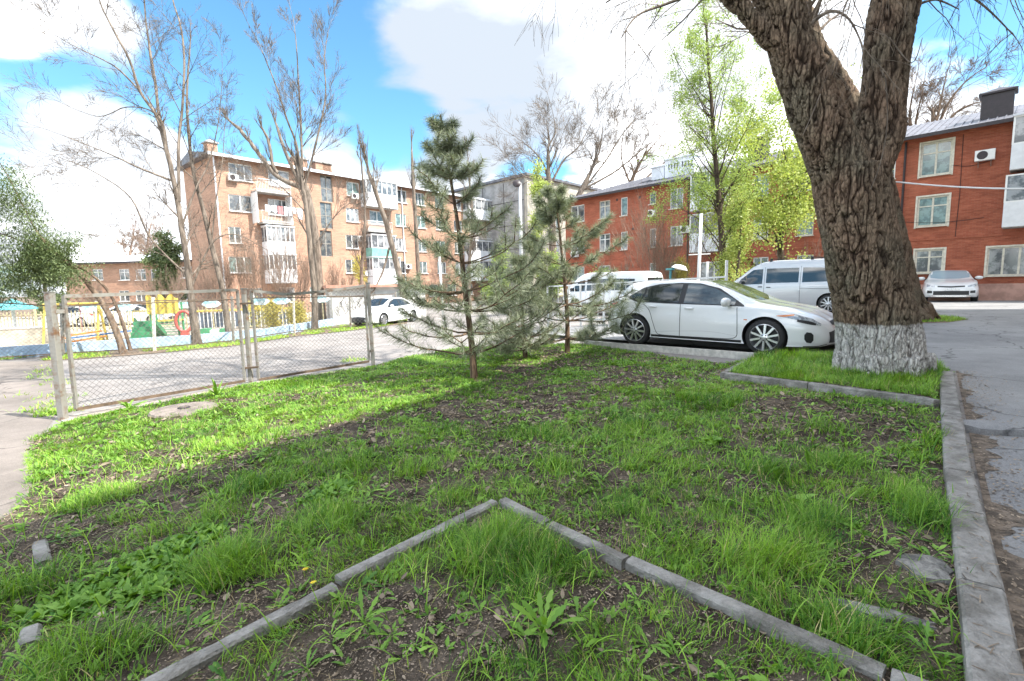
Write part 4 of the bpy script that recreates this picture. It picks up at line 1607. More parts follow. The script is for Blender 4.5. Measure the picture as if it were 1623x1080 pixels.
def grow(tb, tw, p, d, L, rad, lvl, maxl, r, up=.25, spread=.75, tips=None, dens=1.0, gn=.12, lr=(.35, .6), minr=.004):
    """recursive branch; thick ones to tb, twigs to tw"""
    k = 5 if lvl < 2 else 4
    pts = [np.array(p)]
    dd = unit(np.array(d))
    for i in range(k - 1):
        dd = unit(dd + r.normal(0, gn, 3) + np.array([0, 0, up * .25]))
        pts.append(pts[-1] + dd * L / (k - 1))
    rads = [max(minr, rad * (1 - .8 * i / (k - 1))) for i in range(k)]
    (tb if (lvl <= 1) else tw).add(pts, rads, 5 if lvl <= 1 else 3)
    if tips is not None and lvl >= maxl - 1:
        tips.append((pts[-1], dd))
        tips.append((pts[-2], dd))
    if lvl >= maxl:
        return
    n = int(r.integers(4, 7) * dens)
    for i in range(n):
        t = r.uniform(.22, .98)
        q = t * (k - 1)
        a = int(q)
        pos = pts[a] + (pts[min(a + 1, k - 1)] - pts[a]) * (q - a)
        dr = unit(pts[min(a + 1, k - 1)] - pts[a]) if a < k - 1 else dd
        nd_ = unit(dr + rand_perp(dr, r) * spread + np.array([0, 0, up * .5]))
        grow(tb, tw, pos, nd_, L * r.uniform(*lr) * (1.15 - .5 * t), max(minr, rads[a] * .55), lvl + 1, maxl, r, up, spread, tips, dens, gn, lr, minr)


def catmull(P, n=4):
    P = [np.array(p, float) for p in P]
    out = []
    for i in range(len(P) - 1):
        p0, p1, p2, p3 = P[max(i - 1, 0)], P[i], P[i + 1], P[min(i + 2, len(P) - 1)]
        for k in range(n):
            t = k / n
            out.append(.5 * ((2 * p1) + (-p0 + p2) * t + (2 * p0 - 5 * p1 + 4 * p2 - p3) * t * t + (-p0 + 3 * p1 - 3 * p2 + p3) * t ** 3))
    out.append(P[-1])
    return np.array(out)


def leaf_cloud(name, parent, pts, per, size, spread, m, r, flat=.6, world_off=None, asp=.55):
    """small two-triangle leaves around the given points"""
    P = np.repeat(np.array(pts), per, 0)
    N = len(P)
    P = P + r.normal(0, spread, (N, 3)) * np.array([1, 1, flat])
    a = r.normal(0, 1, (N, 3))
    a /= np.linalg.norm(a, axis=1)[:, None]
    b = np.cross(a, r.normal(0, 1, (N, 3)))
    b /= np.linalg.norm(b, axis=1)[:, None]
    s = r.uniform(*size, N)[:, None]
    V = np.stack([P, P + a * s * .5 + b * s * asp * .5, P + a * s, P + a * s * .5 - b * s * asp * .5], 1).reshape(-1, 3)
    F_ = (np.arange(N) * 4)[:, None] + np.array([[0, 1, 2, 3]])
    tint = np.repeat(np.clip(r.normal(.5, .2, N) + np.repeat(r.normal(0, .12, len(pts)), per), 0, 1), 4)
    me = np_mesh(name, V, [F_], m, attr=tint)
    return link(name, me, parent)


def tree(name, label, limbs, bark, seed=1, maxl=4, group=None, blen=1.0, bn=8, up=.25, spread=.75, dens=1., leaves=None, cat='tree', tstart=.35, gn=.12, lr=(.35, .6), minr=.004, trunk_n=10, slim=.62):
    """limbs: list of (points3d, r0, r1, branches?) the first is the trunk"""
    r = np.random.default_rng(seed)
    base = np.array(limbs[0][0][0], float)
    t = thing(name, label, cat, tuple(base), 0, group)
    trunk, tb, tw = Tubes(), Tubes(), Tubes()
    tips = []
    for li, L_ in enumerate(limbs):
        pts, r0, r1 = L_[:3]
        nb = L_[3] if len(L_) > 3 else bn
        P = catmull([np.array(p) - base for p in pts], 5)
        P = P + r.normal(0, max(.004, r1 * .12), P.shape) * np.linspace(0, 1, len(P))[:, None]
        tt = np.linspace(0, 1, len(P))
        rad = (r0 + (r1 - r0) * tt ** .85) * (1 if li == 0 else slim)
        if li == 0:
            rad = rad * (1 + .35 * np.exp(-tt * 18))
        (trunk if li == 0 else tb).add(P, rad, trunk_n if li == 0 else 7)
        ln = np.linalg.norm(np.diff(P, axis=0), axis=1).sum()
        for i in range(nb):
            q = r.uniform(tstart if li == 0 else .15, 1.0)
            a = min(int(q * (len(P) - 1)), len(P) - 2)
            dr = unit(P[a + 1] - P[a])
            nd_ = unit(dr * .8 + rand_perp(dr, r) * spread + np.array([0, 0, up * .4]))
            grow(tb, tw, P[a], nd_, blen * r.uniform(.6, 1.2) * (1.15 - .55 * q), max(minr * 1.5, min(.034 * blen ** .5 * 1.2, rad[a] * .38)), 1, maxl, r, up, spread, tips, dens, gn, lr, minr)
        grow(tb, tw, P[-1], unit(P[-1] - P[-2]), blen * .9, rad[-1], 1, maxl, r, up, spread, tips, dens, gn, lr, minr)
    tb.V += tw.V
    tb.F += [f + tb.n for f in tw.F]
    tb.n += tw.n
    if name != 'juniper_tree' and not leaves:
        link('crown', tb.mesh('crown', bark), t)
    elif tb.n:
        trunk.V += tb.V
        trunk.F += [f + trunk.n for f in tb.F]
    link('trunk', trunk.mesh('trunk', bark), t)
    if leaves:
        leaf_cloud('crown', t, [p for p, d in tips], leaves['per'], leaves['size'], leaves['spread'], leaves['mat'], r, leaves.get('flat', .8), asp=leaves.get('asp', .55))
    return t


B_PALE = bark_mat('pale_bark', (.25, .205, .165), (.11, .088, .07))
B_BROWN = bark_mat('brown_bark', (.22, .16, .115), (.1, .07, .05))
B_TWIG = bark_mat('reddish_twig_bark', (.34, .25, .19), (.19, .13, .1))
B_DARK = bark_mat('dark_bark', (.12, .09, .065), (.05, .038, .03))
B_PINE = bark_mat('pine_bark', (.2, .135, .09), (.075, .05, .035), scale=16)


def dp(lst, Y, j=0.):
    return [tuple(D(a, b, Y + j * i)) for i, (a, b) in enumerate(lst)]


def root(px, py, Y):
    p = D(px, py, Y)
    return (p.x, p.y, g(p.x, p.y) - .05)


# tall bare tree at the left, behind the gate
Y1 = 19.0
T1 = [([root(313, 545, Y1)] + dp([(306, 500), (303, 470), (297, 420), (288, 360), (276, 290), (262, 230)], Y1), .155, .075, 5),
      (dp([(262, 230), (258, 200), (245, 178), (222, 145), (205, 95), (182, 52), (160, 8), (150, -30)], Y1, -.15), .12, .03, 9),
      (dp([(262, 230), (252, 185), (246, 130), (237, 75), (230, 22), (226, -60)], Y1, .15), .11, .03, 9),
      (dp([(284, 320), (283, 230), (289, 170), (292, 93), (285, 37), (274, 0), (268, -60)], Y1, .2), .1, .03, 9),
      (dp([(276, 288), (222, 267), (190, 252), (156, 237), (100, 215)], Y1, -.3), .07, .015, 8),
      (dp([(222, 145), (190, 112), (165, 96), (111, 70), (80, 50)], Y1, -.3), .06, .012, 8),
      (dp([(262, 230), (245, 180), (200, 170), (155, 185), (90, 160)], Y1, .2), .055, .012, 8),
      (dp([(300, 440), (240, 380), (207, 274 + 40), (148, 222 + 50), (95, 250)], Y1, -.4), .07, .012, 9),
      (dp([(288, 360), (310, 300), (330, 260), (345, 200), (352, 130)], Y1, .3), .07, .015, 8),
      (dp([(302, 460), (330, 395), (350, 375), (372, 372), (395, 380)], Y1, .2), .07, .02, 6)]
tree('bare_tree', 'tall forked bare tree just behind the left leaf of the chain link gate', T1, B_PALE, 3, 3, 'bare trees along the driveway', blen=2.0, up=.1, spread=.85, dens=1.7, lr=(.35, .62), minr=.0042, gn=.09)
tree('bare_tree', 'slender pale bare tree close to the right of the tall forked one', [([root(366, 545, 20)] + dp([(360, 509), (352, 456), (335, 387), (322, 333), (307, 274), (300, 222), (296, 155), (300, 90)], 20), .14, .03, 13),
      (dp([(335, 387), (342, 320), (352, 260), (356, 200)], 20, .2), .06, .015, 6)], B_PALE, 5, 3, 'bare trees along the driveway', blen=1.7, up=.12, spread=.8, dens=1.6, lr=(.35, .62), minr=.0042, gn=.09)
Y2 = 24.5
T2 = [([root(499, 524, Y2)] + dp([(498, 459), (492, 400), (487, 345), (482, 310), (477, 280)], Y2), .155, .085, 4),
      (dp([(478, 285), (470, 230), (455, 190), (438, 138), (415, 80), (400, 50)], Y2, -.2), .11, .02, 11),
      (dp([(479, 280), (477, 200), (473, 130), (470, 75), (465, 30)], Y2, .2), .11, .02, 11),
      (dp([(482, 300), (505, 210), (516, 150), (514, 95), (520, 50)], Y2, .1), .1, .02, 11),
      (dp([(492, 400), (520, 358), (538, 335), (558, 320)], Y2, .2), .08, .02, 7),
      (dp([(487, 340), (450, 300), (420, 280), (405, 270)], Y2, -.2), .06, .015, 6)]
tree('bare_tree', 'broom shaped bare tree in front of the orange brick block', T2, B_PALE, 8, 3, 'bare trees along the driveway', blen=2.1, up=.28, spread=.62, dens=1.7, lr=(.36, .62), minr=.005, gn=.09)

# pollarded trees by the orange block
Y3 = 31
tree('pollard_tree', 'thick pollard with three cut limbs rising before the orange block', [([root(510, 505, Y3)] + dp([(506, 450), (500, 380), (490, 320), (478, 285)], Y3), .27, .2, 3),
      (dp([(482, 300), (440, 280), (415, 250), (396, 225), (378, 203)], Y3), .25, .17, 3), (dp([(440, 275), (432, 260), (428, 235), (423, 217)], Y3), .17, .14, 2),
      (dp([(486, 310), (470, 280), (452, 240), (440, 205)], Y3), .2, .14, 3)], B_PALE, 21, 3, 'pollarded trees by the orange block', blen=1.3, up=.6, spread=.45, dens=1.4, gn=.06, lr=(.5, .8))
tree('pollard_tree', 'leaning pollard trunk with a cut top left of the tall pine', [([root(645, 500, 30)] + dp([(636, 450), (624, 400), (613, 359), (602, 323), (588, 284)], 30), .22, .12, 5),
      (dp([(628, 420), (618, 392), (612, 414), (603, 440)], 30), .12, .1, 2)], B_PALE, 22, 3, 'pollarded trees by the orange block', blen=2.0, up=.6, spread=.4, dens=1.4, gn=.06, lr=(.5, .8))
tree('pollard_tree', 'straight pollard standing right behind the tall pine', [([root(668, 500, 33)] + dp([(663, 430), (658, 340), (655, 290), (653, 250)], 33), .17, .08, 6)], B_PALE, 23, 3, 'pollarded trees by the orange block', blen=1.5, up=.6, spread=.35, dens=1.4, gn=.06, lr=(.5, .8))
for i, (px, py, pt, lb) in enumerate(((745, 495, 270, 'slim bare tree showing behind the right side of the tall pine'), (575, 500, 250, 'thin bare tree with upright shoots by the white garage'))):
    tree('bare_tree', lb, [([root(px, py, 34)] + dp([(px - 2, 430), (px + 4, 350), (px - 3, pt)], 34), .16, .05, 12)], B_PALE, 30 + i, 3, 'bare trees along the driveway', blen=1.8, up=.45, spread=.45, dens=1.7, gn=.06, lr=(.45, .7), minr=.006)

# big bare trees beyond the red building
def big(name, label, px, py0, Y, limbs, seed, bark=B_PALE, **kw):
    L = [([root(px, py0, Y)] + dp(limbs[0], Y), .55, .28, 3)]
    for l in limbs[1:]:
        L.append((dp(l, Y), .24, .05, 9))
    a = dict(maxl=3, group='big bare trees behind the red building', blen=5.0, up=.12, spread=.75, dens=1.7, lr=(.38, .64), minr=.011, gn=.09)
    a.update(kw)
    return tree(name, label, L, bark, seed, **a)


big('bare_tree', 'wide old bare tree above the left end of the red building', 877, 470, 56, [[(876, 400), (874, 330), (870, 285)], [(872, 300), (862, 262), (846, 240), (828, 225)], [(870, 288), (868, 240), (880, 210), (878, 188)], [(872, 295), (893, 255), (915, 235), (935, 200)], [(868, 300), (848, 285), (832, 280), (818, 268)]], 41)
big('bare_tree', 'leaning bare tree rising behind the middle of the red roof', 905, 470, 60, [[(910, 380), (915, 320), (930, 285)], [(925, 300), (960, 255), (985, 215), (1010, 185)], [(930, 290), (950, 240), (955, 200)], [(925, 300), (975, 272), (1015, 240), (1045, 215)]], 42)
big('bare_tree', 'dark bare tree behind the fresh green one over the red roof', 985, 470, 62, [[(985, 380), (990, 320), (1000, 290)], [(1000, 290), (1020, 250), (1040, 225), (1070, 190)], [(1000, 295), (985, 250), (990, 200)], [(1005, 300), (1050, 260), (1085, 240)]], 43, bark=B_BROWN)
big('bare_tree', 'brownish bare tree by the brown chimney above the right roof', 1452, 470, 46, [[(1452, 380), (1452, 300), (1450, 230)], [(1450, 230), (1452, 190), (1462, 150)], [(1450, 230), (1442, 180), (1450, 135)]], 44, bark=B_BROWN, blen=3.2)
big('bare_tree', 'slanting bare tree just left of the brown chimney on the right roof', 1470, 470, 44, [[(1472, 380), (1475, 290), (1480, 220)], [(1478, 225), (1500, 170), (1530, 130), (1565, 105)], [(1480, 220), (1490, 165), (1500, 120)], [(1482, 215), (1520, 175), (1560, 160)]], 45, bark=B_BROWN, blen=3.0)
# far trees to the left
for i, (px, pt, Y, lb) in enumerate(((205, 375, 62, 'far bare crown over the pale roofed low building, left one'), (250, 385, 60, 'far bare crown beside the corner of the orange block'), (232, 362, 70, 'tallest far bare crown above the low building'))):
    tree('far_tree', lb, [([root(px, 470, Y)] + dp([(px, 430), (px + 3, pt + 15)], Y), .3, .12, 14)], B_TWIG, 50 + i, 4, 'far trees over the low building', blen=3.4, up=.3, spread=.8, lr=(.4, .65), minr=.014, tstart=.4)

# fresh green trees before the red building
M_FRESH = leaf_mat('fresh_yellow_green_leaf', (.26, .36, .08), (.58, .62, .2), .5, .4, (1.1, 1.1, .7))
M_FRESH2 = leaf_mat('young_green_leaf', (.2, .3, .07), (.45, .54, .17), .5, .4, (1.1, 1.1, .7))
lf = dict(per=9, size=(.06, .14), spread=.2, mat=M_FRESH2)
YG = 25
tree('young_green_tree', 'tall tree with fresh light green leaves before the red building', [([root(1147, 480, YG)] + dp([(1146, 420), (1143, 360), (1138, 300), (1131, 220), (1127, 150), (1122, 90), (1120, 40)], YG), .2, .04, 46),
      (dp([(1143, 350), (1120, 290), (1095, 240), (1075, 190)], YG, .3), .07, .015, 8), (dp([(1138, 300), (1165, 240), (1185, 200), (1200, 150)], YG, -.2), .06, .015, 8),
      (dp([(1131, 220), (1110, 160), (1080, 110), (1055, 60)], YG, .2), .05, .012, 7), (dp([(1131, 240), (1148, 150), (1165, 90), (1175, 50)], YG, .2), .05, .012, 6), (dp([(1144, 390), (1110, 350), (1080, 330), (1060, 300)], YG, .2), .05, .012, 6),
      (dp([(1147, 440), (1120, 400), (1108, 370), (1100, 340)], YG, -.2), .05, .015, 4)],
     B_DARK, 61, 3, 'trees in young leaf', blen=2.4, up=.3, spread=.75, dens=.85, leaves=dict(per=8, size=(.06, .12), spread=.16, mat=M_FRESH2), lr=(.4, .65), tstart=.12)
tree('maple_tree', 'broad maple covered in yellow green leaves left of the big trunk', [([root(1240, 485, 27)] + dp([(1240, 430), (1236, 380), (1245, 330)], 27), .22, .12, 10),
      (dp([(1240, 400), (1215, 340), (1190, 290), (1170, 250)], 27, .2), .09, .02, 10), (dp([(1245, 340), (1250, 280), (1240, 230), (1235, 190)], 27, .2), .09, .02, 10), (dp([(1242, 360), (1275, 310), (1290, 260), (1300, 220)], 27, -.2), .09, .02, 10),
      (dp([(1238, 400), (1200, 370), (1175, 350)], 27, -.3), .07, .02, 8)],
     B_DARK, 62, 3, 'trees in young leaf', blen=2.8, up=.08, spread=.95, dens=.9, leaves=dict(per=13, size=(.08, .16), spread=.36, mat=M_FRESH, asp=.8), lr=(.4, .65), tstart=.1)
tree('young_green_tree', 'small light green tree low between the silver van and the street pole', [([root(1165, 490, 24)] + dp([(1168, 440), (1172, 400), (1175, 350)], 24), .1, .04, 12)],
     B_DARK, 63, 3, 'trees in young leaf', blen=1.2, up=.2, spread=.8, leaves=dict(per=9, size=(.07, .14), spread=.2, mat=M_FRESH), tstart=.1)
tree('young_green_tree', 'slim bright green tree behind the grey lamp post', [([root(852, 490, 44)] + dp([(853, 420), (850, 360), (852, 300)], 44), .14, .05, 16), ],
     B_DARK, 64, 3, 'trees in young leaf', blen=1.7, up=.6, spread=.6, leaves=dict(per=7, size=(.12, .22), spread=.25, mat=M_FRESH), tstart=.1)
for i, (px, pt, Y, s, lb) in enumerate(((870, 425, 30, .9, 'low fresh green bush behind the second pine'), (790, 420, 36, 1.2, 'pale green bush at the foot of the beige block'), (945, 445, 30, .6, 'small green bush left of the white minibus'))):
    tree('green_bush', lb, [([root(px, 485, Y)] + dp([(px + 3, 460), (px + 6, pt)], Y), .05, .02, 14)], B_DARK, 70 + i, 3, 'green bushes behind the pines', cat='bush', blen=s, up=.3, spread=.9, leaves=dict(per=8, size=(.09, .16), spread=.2, mat=M_FRESH2), tstart=.05)
# yellow flowering shrubs
M_FORS = leaf_mat('yellow_blossom', (.5, .44, .1), (.68, .6, .2), .6, .3, (1, 1, .6))
for i, (px, py, pt, Y, s, lb) in enumerate(((568, 500, 425, 36, .7, 'yellow flowering shrub against the orange block wall'), (430, 515, 492, 27, .55, 'yellow shrub behind the playground fence, the one by the gate post'), (470, 515, 494, 27.5, .5, 'yellow shrub behind the playground fence, beside the broom shaped tree'), (405, 512, 492, 29, .5, 'yellow shrub behind the playground fence, farthest from the garage'), (1075, 480, 430, 29, .8, 'yellow twiggy shrub behind the blue sign stand'))):
    tree('forsythia', lb, [([root(px, py, Y)] + dp([(px + 1, (py + pt) / 2), (px + 2, pt)], Y), .05, .02, 16)], B_TWIG, 80 + i, 3, 'yellow flowering shrubs', cat='shrub', blen=s, up=.4, spread=.8, leaves=dict(per=5, size=(.06, .12), spread=.16, mat=M_FORS), tstart=.05)
# bare hazel like shrubs before the walls
rs = np.random.default_rng(17)
def shrub(label, px, py, Y, h, n, wd, seed, bark=B_TWIG, group='bare shrubs before the orange block'):
    r = np.random.default_rng(seed)
    b = np.array(root(px, py, Y))
    t = thing('bare_shrub', label, 'shrub', tuple(b), 0, group)
    tb, tw = Tubes(), Tubes()
    for i in range(n):
        a = r.uniform(0, 6.28)
        d = unit(np.array([math.cos(a) * wd, math.sin(a) * wd, 1.]))
        grow(tb, tw, (r.normal(0, .12), r.normal(0, .12), 0), d, h * r.uniform(.6, 1), .02, 1, 3, r, .4, .42, None, 1.7, .06, (.4, .7), .0045)
    tb.V += tw.V
    tb.F += [f + tb.n for f in tw.F]
    link('crown', tb.mesh('crown', bark), t)


shrub('dense bare shrub behind the slender pale tree', 385, 500, 34, 5.0, 16, .45, 91)
shrub('dense bare shrub right of the pollard with cut limbs', 540, 500, 36, 4.0, 12, .5, 92)
shrub('tall bare shrub between the two driveway trees', 430, 505, 33, 5.5, 18, .45, 93)
shrub('bare shrub left of the broom shaped tree trunk', 465, 505, 32, 4.2, 14, .5, 94)
shrub('bare shrub at the corner of the orange block', 330, 500, 33, 4.2, 14, .5, 95)
shrub('bare shrub beside the low orange building', 265, 500, 36, 3.8, 14, .6, 96)
shrub('bare shrub beneath the red building wall left of the street pole', 1040, 490, 29, 5.5, 13, .5, 97, group='bare shrubs before the red building')
shrub('straw coloured bare shrub above the white minibus', 975, 490, 33, 3.6, 9, .6, 98, bark=B_PALE, group='bare shrubs before the red building')
shrub('sparse bare shrub between street pole and minibus', 1075, 490, 28, 4.8, 9, .5, 99, group='bare shrubs before the red building')
shrub('low bare shrub behind the hatchback under the red wall', 1275, 480, 26, 3.4, 8, .7, 100, bark=B_PALE, group='bare shrubs before the red building')
shrub('bare bush at the far left behind the playground', 150, 520, 34, 3.0, 12, .6, 101)

# leaning evergreen (juniper) at the left edge
M_JUN = leaf_mat('juniper_spray', (.07, .105, .045), (.24, .29, .13), .6, .2, (1, 1.1, .5))
YJ = 16.5
jr = np.random.default_rng(55)
jb = root(196, 556, YJ)
JL = [([jb] + dp([(185, 527), (168, 490), (140, 450), (112, 420), (85, 400)], YJ), .11, .06, 0),
      (dp([(85, 400), (60, 370), (38, 330), (18, 290), (2, 262)], YJ), .06, .02, 0), (dp([(207, 556), (190, 500), (170, 460), (140, 432), (110, 415), (70, 380)], YJ + .2), .1, .04, 0),
      (dp([(85, 400), (40, 385), (0, 370), (-50, 360)], YJ), .05, .02, 0), (dp([(112, 420), (60, 430), (10, 440), (-40, 450)], YJ - .3), .05, .02, 0), (dp([(100, 410), (70, 440), (60, 465)], YJ + .3), .04, .015, 0), (dp([(90, 400), (100, 385), (130, 390)], YJ + .2), .03, .012, 0)]
jt = tree('juniper_tree', 'leaning evergreen with twin bare trunks and grey green sprays', JL, B_BROWN, 5, 1, blen=.5, trunk_n=8)
pts = []
for (x0, y0, x1, y1, n, s) in ((85, 400, 0, 262, 120, 13), (90, 405, -60, 370, 170, 26), (112, 420, -60, 450, 200, 24), (60, 400, 60, 465, 90, 22), (70, 395, 128, 390, 40, 9), (20, 330, -60, 300, 90, 22), (30, 420, 0, 480, 70, 18), (-60, 330, -60, 460, 100, 30), (35, 380, 100, 440, 90, 18), (110, 430, 100, 455, 30, 12)):
    for k in range(n):
        t = jr.random()
        p = D(x0 + (x1 - x0) * t + jr.normal(0, s), y0 + (y1 - y0) * t + jr.normal(0, s * .7), YJ + jr.normal(0, .7))
        pts.append(np.array(p) - np.array(jb))
P_ = np.array(pts)
N = len(P_) * 32
C_ = np.repeat(P_, 32, 0) + jr.normal(0, .16, (N, 3))
az = jr.uniform(0, 6.28, N)
V, Fq = ribbons(C_, az, jr.uniform(.08, .2, N), jr.uniform(.018, .035, N), jr.uniform(-.4, .9, N), jr.uniform(.2, 1.6, N), np.array([.4, 1, .8, .1]))
link('crown', np_mesh('crown', V, [Fq], M_JUN, attr=np.repeat(np.clip(jr.normal(.5, .25, N), 0, 1), 8)), jt)
# dark conifer-like green mass behind the low building
for i, (px, Y, h, lb) in enumerate(((262, 48, 6.5, 'dark green conifer between the low building and the orange block'), (70, 46, 5.5, 'green conifer far behind the juniper at the left'))):
    tree('far_conifer', lb, [([root(px, 470, Y)] + dp([(px, 440), (px, 470 - h * 11)], Y), .2, .06, 26)], B_DARK, 120 + i, 3, 'far conifers', blen=1.7, up=.1, spread=1.0, leaves=dict(per=8, size=(.15, .3), spread=.25, mat=M_JUN), tstart=.15)

# ------------------------------------------------------------------ pines
M_NEEDLE = leaf_mat('pine_needle', (.08, .105, .06), (.42, .45, .31), .5, .2, (1, 1.1, .6))


def pine(label, px, py, top, Y, seed, lean=0., whorls=9, blen=1.25, tr=.075, needle=.11, mid=None, low=.14, nper=70, group='long needled pines on the lawn'):
    r = np.random.default_rng(seed)
    b = np.array(root(px, py, Y))
    t = thing('pine_tree', label, 'pine tree', tuple(b), 0, group)
    tp = np.array(D(top[0], top[1], Y)) - b
    mids = [np.array(D(a, c, Y)) - b for a, c in (mid or [])]
    P = catmull([np.zeros(3)] + mids + [tp], 7)
    H = tp[2]
    tt = np.linspace(0, 1, len(P))
    trunk, br = Tubes(), Tubes()
    trunk.add(P, tr * (1 - .82 * tt) * (1 + .3 * np.exp(-tt * 25)), 10)
    shoots = []

    def shoot(p, d, L):
        shoots.append((p, d, L))
    for wi in range(whorls):
        f = low + (.96 - low) * (wi + r.uniform(-.2, .2) * (wi < whorls - 2) + .1) / (whorls - .6)
        a = f * (len(P) - 1)
        i0 = min(int(a), len(P) - 2)
        c = P[i0] + (P[i0 + 1] - P[i0]) * (a - i0)
        n = int(r.integers(4, 7)) if f < .85 else 3
        a0 = r.uniform(0, 6.28)
        for k in range(n):
            az = a0 + k * 6.28 / n + r.normal(0, .25)
            L = blen * (1.05 - .78 * f) * r.uniform(.75, 1.2) * (1 - .55 * max(0, (f - .6) / .35))
            el = r.uniform(-.05, .35) + .25 * f
            pts = [c]
            d = np.array([math.cos(az) * math.cos(el), math.sin(az) * math.cos(el), math.sin(el)])
            q = 5
            cur = -.25 + .9 * f
            for s in range(q):
                dd = unit(d + np.array([0, 0, (s / q) * .55 - (.25 if f < .4 else 0)]) + r.normal(0, .06, 3))
                pts.append(pts[-1] + dd * L / q)
            br.add(pts, np.linspace(tr * .34 * (1.15 - f), .007, q + 1), 5)
            shoot(pts[-1], dd, .28)
            # side shoots
            for s in range(2, q + 1):
                for sg in (-1, 1):
                    if r.random() < .5:
                        dr = unit(np.array(pts[s]) - np.array(pts[s - 1]))
                        sd_ = unit(np.cross(dr, [0, 0, 1])) * sg
                        e = unit(dr * .75 + sd_ * .75 + np.array([0, 0, .25]) + r.normal(0, .1, 3))
                        l = L * r.uniform(.18, .32)
                        p2 = np.array(pts[s]) + e * l
                        p3 = p2 + unit(e + np.array([0, 0, .4])) * l * .6
                        br.add([pts[s], p2, p3], [.009, .007, .005], 4)
                        shoot(p3, unit(p3 - p2), .24)
                        shoot(p2, unit(e), .18)
            if r.random() < .8:
                shoot(np.array(pts[3]), unit(np.array(pts[3]) - np.array(pts[2])), .2)
    shoot(P[-1], unit(P[-1] - P[-2]), .45)
    for q_ in (-2, -5, -8):
        shoot(P[q_], unit(P[-1] - P[-4]), .26)
    link('trunk', trunk.mesh('trunk', B_PINE), t)
    link('branches', br.mesh('branches', B_PINE), t)
    # needles: radiating forward off the last stretch of each shoot
    Pn, Dn = [], []
    for p, d, L in shoots:
        n = int(nper * (L / .24))
        s = r.uniform(0, 1, n) ** .8
        base = p[None] - d[None] * (L * (1 - s))[:, None]
        v = r.normal(0, 1, (n, 3))
        v -= (v @ d)[:, None] * d[None]
        v /= np.linalg.norm(v, axis=1)[:, None]
        fw = r.uniform(.25, 1.1, n)[:, None]
        dn = v + d[None] * fw
        dn /= np.linalg.norm(dn, axis=1)[:, None]
        Pn.append(base)
        Dn.append(dn)
    Pn = np.concatenate(Pn)
    Dn = np.concatenate(Dn)
    N = len(Pn)
    L = r.uniform(.7, 1.15, N)[:, None] * needle
    sd_ = np.cross(Dn, r.normal(0, 1, (N, 3)))
    sd_ /= np.linalg.norm(sd_, axis=1)[:, None]
    w = .0031 * (Y / 8.) ** .6
    tipz = Pn + Dn * L - np.array([0, 0, 1]) * (L * .12)
    V = np.stack([Pn - sd_ * w, Pn + sd_ * w, tipz + sd_ * w * .3, tipz - sd_ * w * .3], 1).reshape(-1, 3)
    Fq = (np.arange(N) * 4)[:, None] + np.array([[0, 1, 2, 3]])
    link('needles', np_mesh('needles', V, [Fq], M_NEEDLE, attr=np.repeat(np.clip(r.normal(.5, .22, N), 0, 1), 4)), t)
    return t


pine('tall slim pine nearest the viewer with long grey green needles', 752, 603, (698, 182), 8.2, 201, mid=[(747, 540), (737, 460), (726, 360), (712, 270)], whorls=10, blen=1.45, tr=.065, needle=.15, low=.12, nper=74)
pine('bushy middle sized pine left of the hatchback', 899, 565, (878, 300), 10.9, 202, mid=[(899, 500), (893, 430), (886, 360)], whorls=9, blen=1.6, tr=.06, needle=.16, low=.12, nper=105)
pine('short dark young pine between the tall pine and the bushy one', 833, 572, (822, 405), 10.4, 203, mid=[(828, 500)], whorls=6, blen=1.0, tr=.06, needle=.13, low=.14, nper=70)

